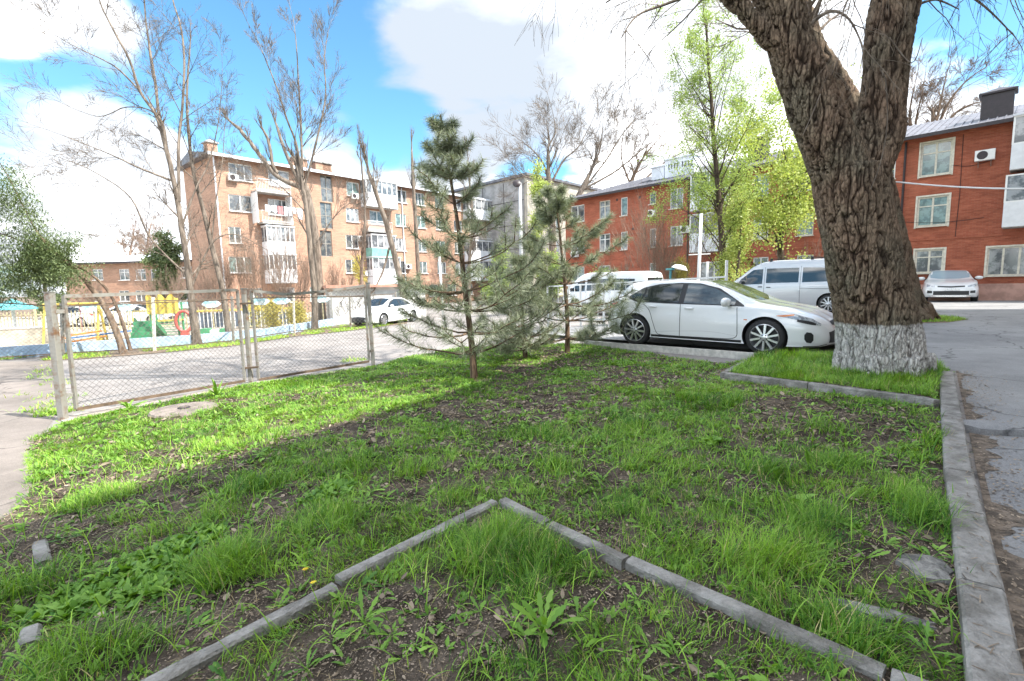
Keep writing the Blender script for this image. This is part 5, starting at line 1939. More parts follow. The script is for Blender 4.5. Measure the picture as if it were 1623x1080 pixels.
# ------------------------------------------------------------------ the big trunk
def bark_disp(name, white_z):
    m = bpy.data.materials.new(name)
    m.use_nodes = True
    nt = m.node_tree
    bs = nt.nodes['Principled BSDF']
    bs.inputs['Roughness'].default_value = .93
    bs.inputs['Specular IOR Level'].default_value = .15
    out = nt.nodes['Material Output']
    at = nd(nt, 'ShaderNodeAttribute')
    at.attribute_name = 'tint'        # ridge height stored when the furrows were cut
    tc = nd(nt, 'ShaderNodeTexCoord')
    mp = nd(nt, 'ShaderNodeMapping')
    mp.inputs['Scale'].default_value = (1, 1, .4)
    nt.links.new(tc.outputs['Object'], mp.inputs[0])
    n = nd(nt, 'ShaderNodeTexNoise')
    n.inputs['Scale'].default_value = 14
    n.inputs['Detail'].default_value = 10
    n.inputs['Roughness'].default_value = .7
    nt.links.new(mp.outputs[0], n.inputs['Vector'])
    rp = nd(nt, 'ShaderNodeValToRGB')
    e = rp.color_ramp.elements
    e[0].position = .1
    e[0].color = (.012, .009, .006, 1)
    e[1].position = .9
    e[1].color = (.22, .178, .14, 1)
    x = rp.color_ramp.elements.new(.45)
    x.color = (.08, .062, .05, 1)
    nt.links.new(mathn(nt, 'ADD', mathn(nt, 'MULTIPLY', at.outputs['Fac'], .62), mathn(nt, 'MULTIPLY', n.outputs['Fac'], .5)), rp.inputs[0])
    # big reddish / greenish patches
    n3 = nd(nt, 'ShaderNodeTexNoise')
    n3.inputs['Scale'].default_value = 1.6
    n3.inputs['Detail'].default_value = 4
    nt.links.new(tc.outputs['Object'], n3.inputs['Vector'])
    rp3 = nd(nt, 'ShaderNodeValToRGB')
    rp3.color_ramp.elements[0].position = .35
    rp3.color_ramp.elements[0].color = (.93, .97, .88, 1)
    rp3.color_ramp.elements[1].position = .65
    rp3.color_ramp.elements[1].color = (1.18, 1.0, .88, 1)
    nt.links.new(n3.outputs['Fac'], rp3.inputs[0])
    mm = nd(nt, 'ShaderNodeMix', data_type='RGBA', blend_type='MULTIPLY')
    mm.inputs[0].default_value = 1
    nt.links.new(rp.outputs[0], mm.inputs[6])
    nt.links.new(rp3.outputs[0], mm.inputs[7])
    # whitewash on the foot, worn off in the furrows
    sp = nd(nt, 'ShaderNodeSeparateXYZ')
    nt.links.new(tc.outputs['Object'], sp.inputs[0])
    lvl = mathn(nt, 'ADD', sp.outputs[2], mathn(nt, 'MULTIPLY', mathn(nt, 'SUBTRACT', n.outputs['Fac'], .5), .12))
    f1 = nd(nt, 'ShaderNodeMapRange')
    nt.links.new(lvl, f1.inputs[0])
    f1.inputs[1].default_value = white_z + .015
    f1.inputs[2].default_value = white_z - .015
    f2 = nd(nt, 'ShaderNodeMapRange')
    nt.links.new(mathn(nt, 'ADD', at.outputs['Fac'], mathn(nt, 'MULTIPLY', mathn(nt, 'SUBTRACT', n.outputs['Fac'], .5), .9)), f2.inputs[0])
    f2.inputs[1].default_value = .12
    f2.inputs[2].default_value = .5
    f2.inputs[3].default_value = .34
    f2.inputs[4].default_value = .86
    mx = nd(nt, 'ShaderNodeMix', data_type='RGBA')
    nt.links.new(mathn(nt, 'MULTIPLY', f1.outputs[0], f2.outputs[0]), mx.inputs[0])
    nt.links.new(mm.outputs[2], mx.inputs[6])
    mx.inputs[7].default_value = (.55, .53, .5, 1)
    nt.links.new(mx.outputs[2], bs.inputs['Base Color'])
    b = nd(nt, 'ShaderNodeBump')
    b.inputs['Strength'].default_value = .8
    b.inputs['Distance'].default_value = .012
    n4 = nd(nt, 'ShaderNodeTexNoise')
    n4.inputs['Scale'].default_value = 38
    n4.inputs['Detail'].default_value = 8
    nt.links.new(mp.outputs[0], n4.inputs['Vector'])
    vo = nd(nt, 'ShaderNodeTexVoronoi', feature='DISTANCE_TO_EDGE')
    vo.inputs['Scale'].default_value = 30
    mp2 = nd(nt, 'ShaderNodeMapping')
    mp2.inputs['Scale'].default_value = (1, 1, .28)
    nt.links.new(tc.outputs['Object'], mp2.inputs[0])
    wv = nd(nt, 'ShaderNodeVectorMath', operation='MULTIPLY_ADD')
    nt.links.new(n.outputs['Color'], wv.inputs[0])
    wv.inputs[1].default_value = (.05, .05, .05)
    nt.links.new(mp2.outputs[0], wv.inputs[2])
    nt.links.new(wv.outputs[0], vo.inputs['Vector'])
    vr = nd(nt, 'ShaderNodeMapRange')
    nt.links.new(vo.outputs['Distance'], vr.inputs[0])
    vr.inputs[1].default_value = .0
    vr.inputs[2].default_value = .16
    nt.links.new(mathn(nt, 'ADD', n4.outputs['Fac'], mathn(nt, 'MULTIPLY', vr.outputs[0], .9)), b.inputs['Height'])
    nt.links.new(b.outputs[0], bs.inputs['Normal'])
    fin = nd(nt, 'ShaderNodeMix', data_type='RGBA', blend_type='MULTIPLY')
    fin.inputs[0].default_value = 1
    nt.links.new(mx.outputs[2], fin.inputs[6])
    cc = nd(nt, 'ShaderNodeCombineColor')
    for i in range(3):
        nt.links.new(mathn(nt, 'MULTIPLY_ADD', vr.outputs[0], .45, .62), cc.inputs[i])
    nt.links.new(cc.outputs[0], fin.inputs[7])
    nt.links.new(fin.outputs[2], bs.inputs['Base Color'])
    return m


def hash3(i, j, k, s):
    n = (i * 73856093) ^ (j * 19349663) ^ (k * 83492791) ^ (s * 2654435)
    n = n & 0x7fffffff
    n = ((n ^ (n >> 13)) * 1274126177) & 0x7fffffff
    return ((n ^ (n >> 15)) & 0xffff) / 65535.


def vn3(P, s=0):
    I = np.floor(P).astype(np.int64)
    f = P - I
    f = f * f * (3 - 2 * f)
    o = 0
    for a in (0, 1):
        for b in (0, 1):
            for c in (0, 1):
                w = (f[:, 0] if a else 1 - f[:, 0]) * (f[:, 1] if b else 1 - f[:, 1]) * (f[:, 2] if c else 1 - f[:, 2])
                o = o + w * hash3(I[:, 0] + a, I[:, 1] + b, I[:, 2] + c, s)
    return o


def fb3(P, s=0):
    return (vn3(P, s) + .5 * vn3(P * 2.03 + 3.1, s + 9)) / 1.5


def worley(P, s=0):
    """F2-F1 of 3D cells"""
    I = np.floor(P).astype(np.int64)
    f1 = np.full(len(P), 9.)
    f2 = np.full(len(P), 9.)
    for a in (-1, 0, 1):
        for b in (-1, 0, 1):
            for c in (-1, 0, 1):
                J = I + np.array([a, b, c])
                q = np.stack([hash3(J[:, 0], J[:, 1], J[:, 2], s + t) for t in (1, 2, 3)], 1) + J
                d = np.linalg.norm(q - P, axis=1)
                m_ = d < f1
                f2 = np.where(m_, f1, np.minimum(f2, d))
                f1 = np.where(m_, d, f1)
    return f2 - f1


def rough_trunk(limbs, base, voxel, amp, cell, parent, m, name='trunk', flare=None):
    bm = bmesh.new()
    for pts, radii in limbs:
        P = catmull([np.array(p) - base for p in pts], 8)
        tt = np.linspace(0, 1, len(P))
        rr_ = np.interp(tt, np.linspace(0, 1, len(radii)), radii)
        tb = Tubes()
        tb.add(P, rr_, 40)
        V = np.concatenate(tb.V)
        vs = [bm.verts.new(v) for v in V]
        for f in np.concatenate(tb.F):
            bm.faces.new([vs[i] for i in f])
        bm.faces.new(vs[:40][::-1])
        bm.faces.new(vs[-40:])
    if flare:
        for (a, b, ra, rb) in flare:
            tb = Tubes()
            tb.add(catmull([np.array(a), (np.array(a) + np.array(b)) / 2 + np.array([0, 0, -.12]), np.array(b)], 5), np.linspace(ra, rb, 11), 16)
            vs = [bm.verts.new(v) for v in np.concatenate(tb.V)]
            for f in np.concatenate(tb.F):
                bm.faces.new([vs[i] for i in f])
            bm.faces.new(vs[:16][::-1])
            bm.faces.new(vs[-16:])
    bmesh.ops.recalc_face_normals(bm, faces=bm.faces[:])
    me = bpy.data.meshes.new(name)
    bm.to_mesh(me)
    bm.free()
    o = link(name, me, parent)
    rm = o.modifiers.new('r', 'REMESH')
    rm.mode = 'VOXEL'
    rm.voxel_size = voxel
    sm = o.modifiers.new('s', 'SMOOTH')
    sm.iterations = 14
    sm.factor = .6
    bpy.context.view_layer.update()
    dg = bpy.context.evaluated_depsgraph_get()
    me2 = bpy.data.meshes.new_from_object(o.evaluated_get(dg))
    o.modifiers.clear()
    o.data = me2
    n = len(me2.vertices)
    co = np.empty(n * 3)
    no = np.empty(n * 3)
    me2.vertices.foreach_get('co', co)
    me2.vertices.foreach_get('normal', no)
    co = co.reshape(-1, 3)
    no = no.reshape(-1, 3)
    # long wandering furrows: zero crossings of a noise drawn out along the trunk, broken up by short cross cracks
    w = np.stack([fb3(co * 3.0, 41), fb3(co * 3.0 + 9, 42), fb3(co * 2.0, 43)], 1) - .5
    W1 = (co + w * np.array([.1, .1, .0])) * np.array([1, 1, .16]) / (cell * 1.7)
    f1 = np.abs(fb3(W1, 3) - .5)
    W2 = (co + w * np.array([.06, .06, .0])) * np.array([1, 1, .2]) / (cell * 1.15)
    f2 = np.abs(fb3(W2 + 7.7, 13) - .5)
    f3 = np.abs(vn3((co + w * .1) * np.array([1, 1, 1.5]) / (cell * 1.5), 23) - .5)
    h = np.clip(f1 / .06 - .12, 0, 1) ** .8 * (.35 + .65 * np.clip(f2 / .055 - .1, 0, 1)) * (.72 + .28 * np.clip(f3 / .04, 0, 1))
    h = np.clip(h * (.62 + .76 * fb3(co * np.array([34, 34, 17]), 51)), 0, 1)
    co2 = co + no * ((h - .6) * amp)[:, None] + no * ((fb3(co * np.array([3, 3, 1.5]), 61) - .5) * amp * 1.8)[:, None]
    me2.vertices.foreach_set('co', co2.ravel())
    a = me2.attributes.new('tint', 'FLOAT', 'POINT')
    a.data.foreach_set('value', h.astype(np.float32))
    me2.materials.clear()
    me2.materials.append(m)
    me2.polygons.foreach_set('use_smooth', np.ones(len(me2.polygons), bool))
    me2.update()
    return o


YB = 6.75
bb = np.array(root(1394, 597, YB))
big_t = thing('old_tree', 'massive forked old tree with deeply furrowed bark and whitewashed foot', 'tree', tuple(bb))
bp_ = lambda px, py, dy=0.: np.array(D(px, py, YB + dy))
L_trunk = [bb + np.array([0, 0, -.25]), bb + np.array([0, 0, .05]), bp_(1390, 520), bp_(1374, 440), bp_(1359, 360), bp_(1348, 300), bp_(1344, 268)]
Lr = [.62, .52, .46, .43, .42, .42, .4]
left_l = [bp_(1346, 300), bp_(1310, 218), bp_(1280, 147), bp_(1258, 85), bp_(1235, 0), bp_(1210, -70), bp_(1180, -180), bp_(1150, -330)]
right_l = [bp_(1352, 310), bp_(1386, 225), bp_(1400, 147), bp_(1408, 80), bp_(1421, 0), bp_(1432, -60), bp_(1452, -180), bp_(1490, -330)]
side_l = [bp_(1240, 75), bp_(1215, 55), bp_(1190, 30), bp_(1158, -5), bp_(1115, -40), bp_(1060, -70)]
flare = []
for k in range(7):
    a = k * .9 + .3
    flare.append(((math.cos(a) * .4, math.sin(a) * .4, .35), (math.cos(a) * .7, math.sin(a) * .7, -.2), .17, .09))
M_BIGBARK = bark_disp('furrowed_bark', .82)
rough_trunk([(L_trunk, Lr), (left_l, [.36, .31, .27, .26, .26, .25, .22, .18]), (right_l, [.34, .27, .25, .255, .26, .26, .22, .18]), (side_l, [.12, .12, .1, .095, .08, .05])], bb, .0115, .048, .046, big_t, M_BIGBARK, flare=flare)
r = np.random.default_rng(77)
tb = Tubes()


def hang(p, d, L, rad, lvl):
    k = 7
    pts = [np.array(p)]
    dd = unit(np.array(d))
    for i in range(k - 1):
        dd = unit(dd + r.normal(0, .13, 3) + np.array([0, 0, -.07 - .02 * lvl]))
        pts.append(pts[-1] + dd * L / (k - 1))
    tb.add(pts, np.maximum(.0022, rad * (1 - .85 * np.linspace(0, 1, k))), 5 if lvl < 2 else 3)
    if lvl < 3:
        for i in range(int(r.integers(4, 8))):
            t = r.uniform(.2, .95) * (k - 1)
            a = int(t)
            q = pts[a] + (pts[a + 1] - pts[a]) * (t - a)
            dr = unit(pts[a + 1] - pts[a])
            hang(q, unit(dr + rand_perp(dr, r) * .8), L * r.uniform(.35, .65), max(.003, rad * .4), lvl + 1)


for (pa, pb, n_, rad) in (((1158, -5), (1060, -70), 6, .014), ((1180, -180), (1150, -330), 7, .03), ((1452, -180), (1490, -330), 7, .03), ((1425, -40), (1440, -130), 3, .012)):
    a, b = bp_(*pa) - bb, bp_(*pb) - bb
    for i in range(n_):
        q = a + (b - a) * r.random()
        d = np.array([r.normal(0, 1), r.normal(0, .8), r.uniform(-.1, .7)])
        hang(q, d, r.uniform(1.2, 2.4), rad, 1)
# the tall crown above the frame, whose shadow falls in streaks across the driveway
gb = Tubes()
for st, ends, r0 in ((left_l[-1] - bb, [(-2.2, 1.0, 17), (-.6, -1.2, 19), (.9, 1.4, 16)], .17), (right_l[-1] - bb, [(2.4, .6, 18), (.9, -1.5, 19.5), (.2, 1.8, 16)], .17)):
    for ex, ey, ez in ends:
        e_ = np.array([st[0] + ex, st[1] + ey, ez])
        P = catmull([st, st + (e_ - st) * .35 + r.normal(0, .3, 3), st + (e_ - st) * .7 + r.normal(0, .3, 3), e_], 5)
        gb.add(P, np.linspace(r0, .04, len(P)), 8)
        for i in range(13):
            k = int(r.integers(2, len(P)))
            d = unit(unit(P[k] - P[k - 1]) * .6 + r.normal(0, .6, 3))
            grow(gb, gb, P[k], d, r.uniform(1.8, 3.2), .05, 1, 3, r, .15, .7, None, 1.0, .1, (.38, .62), .006)
tb.V += gb.V
tb.F += [f + tb.n for f in gb.F]
tb.n += gb.n
# limbs that carry the sprays seen at the top of the picture
for lst, n_, dy in (([(1150, -60), (1120, -20), (1060, 5), (1010, 25), (985, 60)], 6, -.4), ([(1130, -100), (1060, -50), (1000, -20), (960, 5)], 3, .2), ([(1460, -120), (1520, -60), (1580, -30), (1640, 10)], 10, -.3), ([(1455, -60), (1500, -30), (1560, 10), (1610, 60)], 6, .5),
                    ([(1425, 60), (1440, 20), (1480, 0), (1520, 15)], 5, .1), ([(1262, 60), (1310, 20), (1345, 30), (1370, 80)], 6, -.6), ([(1440, -60), (1400, -40), (1350, -10), (1330, 40)], 6, -.5)):
    P = catmull([bp_(a, b, dy * i / 3) - bb for i, (a, b) in enumerate(lst)], 5)
    tb.add(P, np.linspace(.028, .006, len(P)), 6)
    for i in range(n_):
        k = int(r.integers(2, len(P) - 1))
        d = unit(P[k] - P[k - 1]) + r.normal(0, .55, 3) + np.array([0, 0, -.25])
        hang(P[k], d, r.uniform(.45, 1.1), .008, 2)
for lst in ([(1395, 110, -.45), (1404, 130, -.5), (1406, 200, -.5), (1395, 260, -.5), (1380, 300, -.52)], [(1300, 150, -.5), (1290, 175, -.56), (1272, 215, -.6)], [(1410, 60, -.4), (1445, 100, -.5), (1462, 60, -.6)]):
    P = catmull([bp_(a, b, dy) - bb for a, b, dy in lst], 5)
    tb.add(P, np.linspace(.009, .004, len(P)), 5)
link('crown', tb.mesh('crown', B_PALE), big_t)

# the second old tree behind it
YC = 14.5
b2 = np.array(root(1438, 506, YC))
t2 = thing('old_tree', 'second thick old tree on a small grassy island behind the forked one', 'tree', tuple(b2))
cp_ = lambda px, py, dy=0.: np.array(D(px, py, YC + dy))
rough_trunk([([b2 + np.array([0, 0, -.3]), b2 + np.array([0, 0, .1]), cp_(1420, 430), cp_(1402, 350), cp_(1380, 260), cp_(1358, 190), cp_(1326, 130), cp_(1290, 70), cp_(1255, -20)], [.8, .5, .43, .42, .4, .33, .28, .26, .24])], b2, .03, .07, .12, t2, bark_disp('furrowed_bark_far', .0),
            flare=[((.3, -.1, .4), (1.15, -.2, -.2), .25, .1), ((-.3, -.2, .4), (-.9, -.5, -.2), .25, .1), ((0, -.3, .3), (.4, -1.0, -.25), .25, .1)])
tb = Tubes()
for i in range(16):
    q = (cp_(1290, 70) * (i / 16) + cp_(1255, -20) * (1 - i / 16)) - b2
    d = unit(np.array([r.normal(0, 1), r.normal(0, 1), r.uniform(.2, 1.2)]))
    grow(tb, tb, q, d, r.uniform(2, 3.2), .06, 1, 3, r, .2, .7, None, 1., .12, (.4, .65), .008)
link('crown', tb.mesh('crown', B_PALE), t2)
# its island
isl = [G(1400, 512), G(1425, 506), G(1500, 501), G(1535, 507), G(1500, 512), G(1440, 514)]
so = sheet('island_soil', [tuple(p.xy) for p in isl], .006, M_SOILF, 'small patch of earth round the second old tree')
ir = np.random.default_rng(3)
px_ = ir.uniform(isl[0].x - .5, isl[3].x + .5, 9000)
py_ = ir.uniform(13.5, 18, 9000)
k = inside([tuple(p.xy) for p in isl], px_, py_)
px_, py_ = px_[k], py_[k]
N = len(px_)
h = ir.uniform(.04, .14, N)
V, Fq = ribbons(np.stack([px_, py_, gv(px_, py_) + .004], 1), ir.uniform(0, 6.28, N), h, np.full(N, .012), ir.uniform(.8, 1.5, N), ir.uniform(.2, 1.4, N), PG)
make_field('island_grass', 'grass tufts round the foot of the second old tree', M_GRASS, [(V, Fq, np.repeat(ir.uniform(.2, .8, N), 10))])


# ------------------------------------------------------------------ cars
def pchip(xs, ys, x):
    xs, ys, x = np.array(xs, float), np.array(ys, float), np.asarray(x, float)
    h = np.diff(xs)
    dl = np.diff(ys) / h
    m_ = np.zeros(len(xs))
    for i in range(1, len(xs) - 1):
        if dl[i - 1] * dl[i] > 0:
            w1, w2 = 2 * h[i] + h[i - 1], h[i] + 2 * h[i - 1]
            m_[i] = (w1 + w2) / (w1 / dl[i - 1] + w2 / dl[i])
    m_[0], m_[-1] = dl[0], dl[-1]
    i = np.clip(np.searchsorted(xs, x) - 1, 0, len(xs) - 2)
    t = (x - xs[i]) / h[i]
    return ys[i] * (2 * t ** 3 - 3 * t ** 2 + 1) + m_[i] * h[i] * (t ** 3 - 2 * t ** 2 + t) + ys[i + 1] * (-2 * t ** 3 + 3 * t ** 2) + m_[i + 1] * h[i] * (t ** 3 - t ** 2)


M_CARW = mat('white_car_paint', (.74, .75, .76), .28, coat=1.0, spec=.5)
M_CARS = mat('silver_car_paint', (.55, .56, .57), .3, coat=1.0, metal=.25)
M_CARG = mat('car_glass', (.022, .028, .03), .03, spec=1.0)
M_TYRE = mat('tyre_rubber', (.022, .022, .023), .8, var=.3, scale=30)
M_RIM = mat('alloy_rim', (.62, .63, .65), .28, metal=.85)
M_BLACKP = mat('black_plastic', (.018, .018, .02), .5)
M_LAMP = mat('headlamp_glass', (.5, .53, .56), .08, col2=(.2, .22, .25), scale=16, spec=1.0, coat=1.0)
M_RED = mat('red_lamp', (.55, .02, .02), .15, coat=1.0)
M_ORANGE = mat('orange_lamp', (.7, .2, .03), .2, coat=1.0)
M_CHROME = mat('chrome', (.7, .7, .72), .15, metal=1.0)
M_PLATE = mat('number_plate', (.75, .75, .75), .4, col2=(.35, .35, .36), scale=40, ramp=(.55, .6))


class Car:
    def __init__(s, name, label, cat, T, paint, loc, heading, wheels, wr, side='both', group=None):
        s.T = T
        s.L = T['L']
        s.t = thing(name, label, cat, loc, math.atan2(heading[1], heading[0]), group)
        L = s.L
        u = np.linspace(0, 1, 70)
        X = L * (.5 - .5 * np.cos(u * math.pi)) * .35 + L * u * .65
        s.X = X
        rings = []
        for x in X:
            zt = float(pchip(*zip(*T['zt']), x))
            zb = float(min(pchip(*zip(*T['zb']), x), zt - .01))
            wb = float(pchip(*zip(*T['wb']), x))
            wm = float(pchip(*zip(*T['wm']), x))
            wt = float(pchip(*zip(*T['wt']), x))
            zl = float(pchip(*zip(*T['zl']), x))
            zm = min(float(pchip(*zip(*T['zm']), x)), zb - .01)
            zr = zb + (zt - zb) * T.get('sh', .86)
            pts = [(0, zl), (wm - .12, zl), (wm - .03, zl + .05), (wm - .008, zl * .5 + zm * .5), (wm, zm), (wb + .3 * (wm - wb) + .012, zm + .55 * (zb - zm)), (wb, zb), (wt + .55 * (wb - wt), zb + .45 * (zr - zb)), (wt, zr), (wt * .8, zr + (zt - zr) * .72), (wt * .45, zt - .012), (0, zt)]
            C = catmull([(a, b, 0) for a, b in pts], 4)[:, :2]
            C[:, 0] = np.maximum(C[:, 0], 0)
            rings.append(C)
        s.R = np.array(rings)           # (stations, k, 2)
        K = s.R.shape[1]
        V = []
        for i, x in enumerate(X):
            V += [(x, y, z) for y, z in s.R[i]]
            V += [(x, -y, z) for y, z in s.R[i][-2:0:-1]]
        M_ = 2 * K - 2
        fs = [(i * M_ + j, (i + 1) * M_ + j, (i + 1) * M_ + (j + 1) % M_, i * M_ + (j + 1) % M_) for i in range(len(X) - 1) for j in range(M_)]
        fs += [tuple(range(M_)), tuple((len(X) - 1) * M_ + j for j in range(M_ - 1, -1, -1))]
        mb = MB().add(V, fs)
        s.body = mb.build('body', [paint, M_BLACKP], s.t, smooth=True)
        bm = bmesh.new()
        bm.from_mesh(s.body.data)
        bmesh.ops.recalc_face_normals(bm, faces=bm.faces[:])
        bm.to_mesh(s.body.data)
        bm.free()
        # wheel wells cut out
        cut = MB()
        hw = T['wm'][len(T['wm']) // 2][1]
        for wx in wheels:
            for sg in (-1, 1):
                n = 40
                ra_ = wr * 1.13
                vs = [(wx + math.cos(a * 2 * math.pi / n) * ra_, sg * (hw + .2 - q * .5), wr + .01 + math.sin(a * 2 * math.pi / n) * ra_) for q in (0, 1) for a in range(n)]
                f = [(a, (a + 1) % n, n + (a + 1) % n, n + a) for a in range(n)] + [tuple(range(n - 1, -1, -1)), tuple(range(n, 2 * n))]
                cut.add(vs, f, 1)
        co = cut.build('well_cutter', [paint, M_BLACKP], s.t)
        bm = bmesh.new()
        bm.from_mesh(co.data)
        bmesh.ops.recalc_face_normals(bm, faces=bm.faces[:])
        bm.to_mesh(co.data)
        bm.free()
        md = s.body.modifiers.new('b', 'BOOLEAN')
        md.object = co
        md.operation = 'DIFFERENCE'
        md.solver = 'EXACT'
        bpy.context.view_layer.update()
        dg = bpy.context.evaluated_depsgraph_get()
        me = bpy.data.meshes.new_from_object(s.body.evaluated_get(dg))
        s.body.modifiers.clear()
        s.body.data = me
        me.polygons.foreach_set('use_smooth', np.ones(len(me.polygons), bool))
        me.set_sharp_from_angle(angle=R(38))
        bpy.data.objects.remove(co)
        s.wheels, s.wr, s.hw = wheels, wr, hw

    def ring(s, x):
        x = min(max(x, s.X[0]), s.X[-1])
        i = int(np.clip(np.searchsorted(s.X, x) - 1, 0, len(s.X) - 2))
        t = (x - s.X[i]) / (s.X[i + 1] - s.X[i])
        return s.R[i] * (1 - t) + s.R[i + 1] * t

    def sy(s, x, z):
        r_ = s.ring(x)
        k = s.R.shape[1]
        a = r_[8:]                       # above the sill corner
        zz = np.maximum.accumulate(a[:, 1])
        return float(np.interp(z, zz + np.arange(len(zz)) * 1e-7, a[:, 0]))

    def sz(s, x, y):
        a = s.ring(x)[20:][::-1]
        return float(np.interp(abs(y), a[:, 0], a[:, 1]))

    def sx(s, y, z, front=True):
        lo, hi = (s.L * .5, s.L) if front else (s.L * .5, 0)
        for _ in range(26):
            m_ = (lo + hi) / 2
            ok = s.sz(m_, y) >= z and s.sy(m_, z) >= abs(y)
            lo, hi = (m_, hi) if ok else (lo, m_)
        return lo

    def side(s, name, m, lo, hi, off=.004, sides=(-1, 1), nx=26, nz=6, parent=None):
        """patch on the flank between two (x,z) polylines"""
        x0, x1 = max(lo[0][0], hi[0][0]), min(lo[-1][0], hi[-1][0])
        for sg in sides:
            vs = []
            for i in range(nx + 1):
                x = x0 + (x1 - x0) * i / nx
                a = np.interp(x, *zip(*lo))
                b = np.interp(x, *zip(*hi))
                for j in range(nz + 1):
                    z = a + (b - a) * j / nz
                    vs.append((x, sg * (s.sy(x, z) + off), z))
            fs = [(i * (nz + 1) + j, (i + 1) * (nz + 1) + j, (i + 1) * (nz + 1) + j + 1, i * (nz + 1) + j + 1) for i in range(nx) for j in range(nz)]
            if sg > 0:
                fs = [f[::-1] for f in fs]
            MB().add(vs, fs).build(name, m, parent or s.body, smooth=True)

    def line(s, name, m, pts, w=.007, off=.0025, sides=(-1, 1), parent=None):
        P = catmull([(a, b, 0) for a, b in pts], 6)
        for sg in sides:
            vs = []
            for i in range(len(P)):
                d = unit(P[min(i + 1, len(P) - 1)] - P[max(i - 1, 0)])
                n_ = np.array([-d[1], d[0], 0]) * w / 2
                for q in (P[i] - n_, P[i] + n_):
                    vs.append((q[0], sg * (s.sy(q[0], q[1]) + off), q[1]))
            fs = [(2 * i, 2 * i + 2, 2 * i + 3, 2 * i + 1) for i in range(len(P) - 1)]
            MB().add(vs, fs).build(name, m, parent or s.body)

    def top(s, name, m, y0, y1, xa, xb, off=.005, n=14, k=8):
        """patch over the top between x=xa(y) and x=xb(y)"""
        vs = []
        for i in range(n + 1):
            y = y0 + (y1 - y0) * i / n
            for j in range(k + 1):
                x = xa(y) + (xb(y) - xa(y)) * j / k
                vs.append((x, y, s.sz(x, y) + off))
        fs = [(i * (k + 1) + j, i * (k + 1) + j + 1, (i + 1) * (k + 1) + j + 1, (i + 1) * (k + 1) + j) for i in range(n) for j in range(k)]
        return MB().add(vs, fs).build(name, m, s.body, smooth=True)

    def face(s, name, m, poly_lo, poly_hi, front=True, off=.006, n=16, k=5):
        """patch on the nose or the tail between two (y,z) polylines"""
        y0, y1 = poly_lo[0][0], poly_lo[-1][0]
        vs = []
        for i in range(n + 1):
            y = y0 + (y1 - y0) * i / n
            a = np.interp(y, *zip(*poly_lo))
            b = np.interp(y, *zip(*poly_hi))
            for j in range(k + 1):
                z = a + (b - a) * j / k
                vs.append((s.sx(y, z, front) + (off if front else -off), y, z))
        fs = [(i * (k + 1) + j, (i + 1) * (k + 1) + j, (i + 1) * (k + 1) + j + 1, i * (k + 1) + j + 1) for i in range(n) for j in range(k)]
        return MB().add(vs, fs).build(name, m, s.body, smooth=True)

    def add_wheels(s, spokes=10, style='plain', width=.2, steer=0.):
        first = None
        for wx in s.wheels:
            for sg in (-1, 1):
                if first is None:
                    wr = s.wr
                    prof = [(wr * .72, -width / 2), (wr * .9, -width / 2), (wr * .975, -width / 2 + .025), (wr, -width / 2 + .06), (wr, width / 2 - .06), (wr * .975, width / 2 - .025), (wr * .9, width / 2), (wr * .72, width / 2)]
                    w = MB().lathe(prof, 44, axis='Y').build('wheel', M_TYRE, s.t, smooth=True, angle=50)
                    rm = MB()
                    # outer side is -y
                    rm.lathe([(wr * .745, -width / 2 - .004), (wr * .72, -width / 2 - .012), (wr * .68, -width / 2 + .01), (wr * .67, -width / 2 + .09), (wr * .25, -width / 2 + .1), (0.001, -width / 2 + .1)], 44, axis='Y')
                    for k in range(spokes):
                        a = 2 * math.pi * k / spokes + (.1 if k % 2 else -.1) * (1 if style == 'alloy' else 0)
                        M_ = Matrix.Rotation(a, 4, 'Y')
                        hw0, hw1 = .017, .02
                        yo, yi = -width / 2 - .008, -width / 2 + .03
                        vs = [(wr * .12, yo - .004, -hw0), (wr * .12, yo - .004, hw0), (wr * .71, yo + .004, hw1), (wr * .71, yo + .004, -hw1), (wr * .12, yi, -hw0), (wr * .12, yi, hw0), (wr * .71, yi, hw1), (wr * .71, yi, -hw1)]
                        rm.add([M_ @ Vector(v) for v in vs], [(0, 1, 2, 3), (7, 6, 5, 4), (0, 4, 5, 1), (2, 6, 7, 3), (1, 5, 6, 2), (0, 3, 7, 4)])
                    rm.lathe([(wr * .2, -width / 2 + .03), (wr * .2, -width / 2 - .012), (wr * .15, -width / 2 - .02), (.001, -width / 2 - .02)], 20, axis='Y')
                    rim = rm.build('rim', M_RIM, w, smooth=True, angle=35)
                    back = MB().lathe([(wr * .67, -width / 2 + .085), (.001, -width / 2 + .085)], 24, axis='Y').build('brake_disc', M_BLACKP, w)
                    hub = MB()
                    for k in range(5):
                        a = k * 1.2566
                        hub.lathe([(.012, -width / 2 - .0125), (.012, -width / 2 - .026), (.001, -width / 2 - .026)], 8, axis='Y', M=Matrix.Translation((math.cos(a) * wr * .155, 0, math.sin(a) * wr * .155)))
                    hub.build('wheel_nuts', M_BLACKP, w)
                    first = w
                else:
                    w = copy_tree(first, s.t)
                w.location = (wx, sg * (s.hw - width / 2 - .012), s.wr)
                w.rotation_euler = (0, random.uniform(0, 1), 0 if sg < 0 else math.pi)
        return first

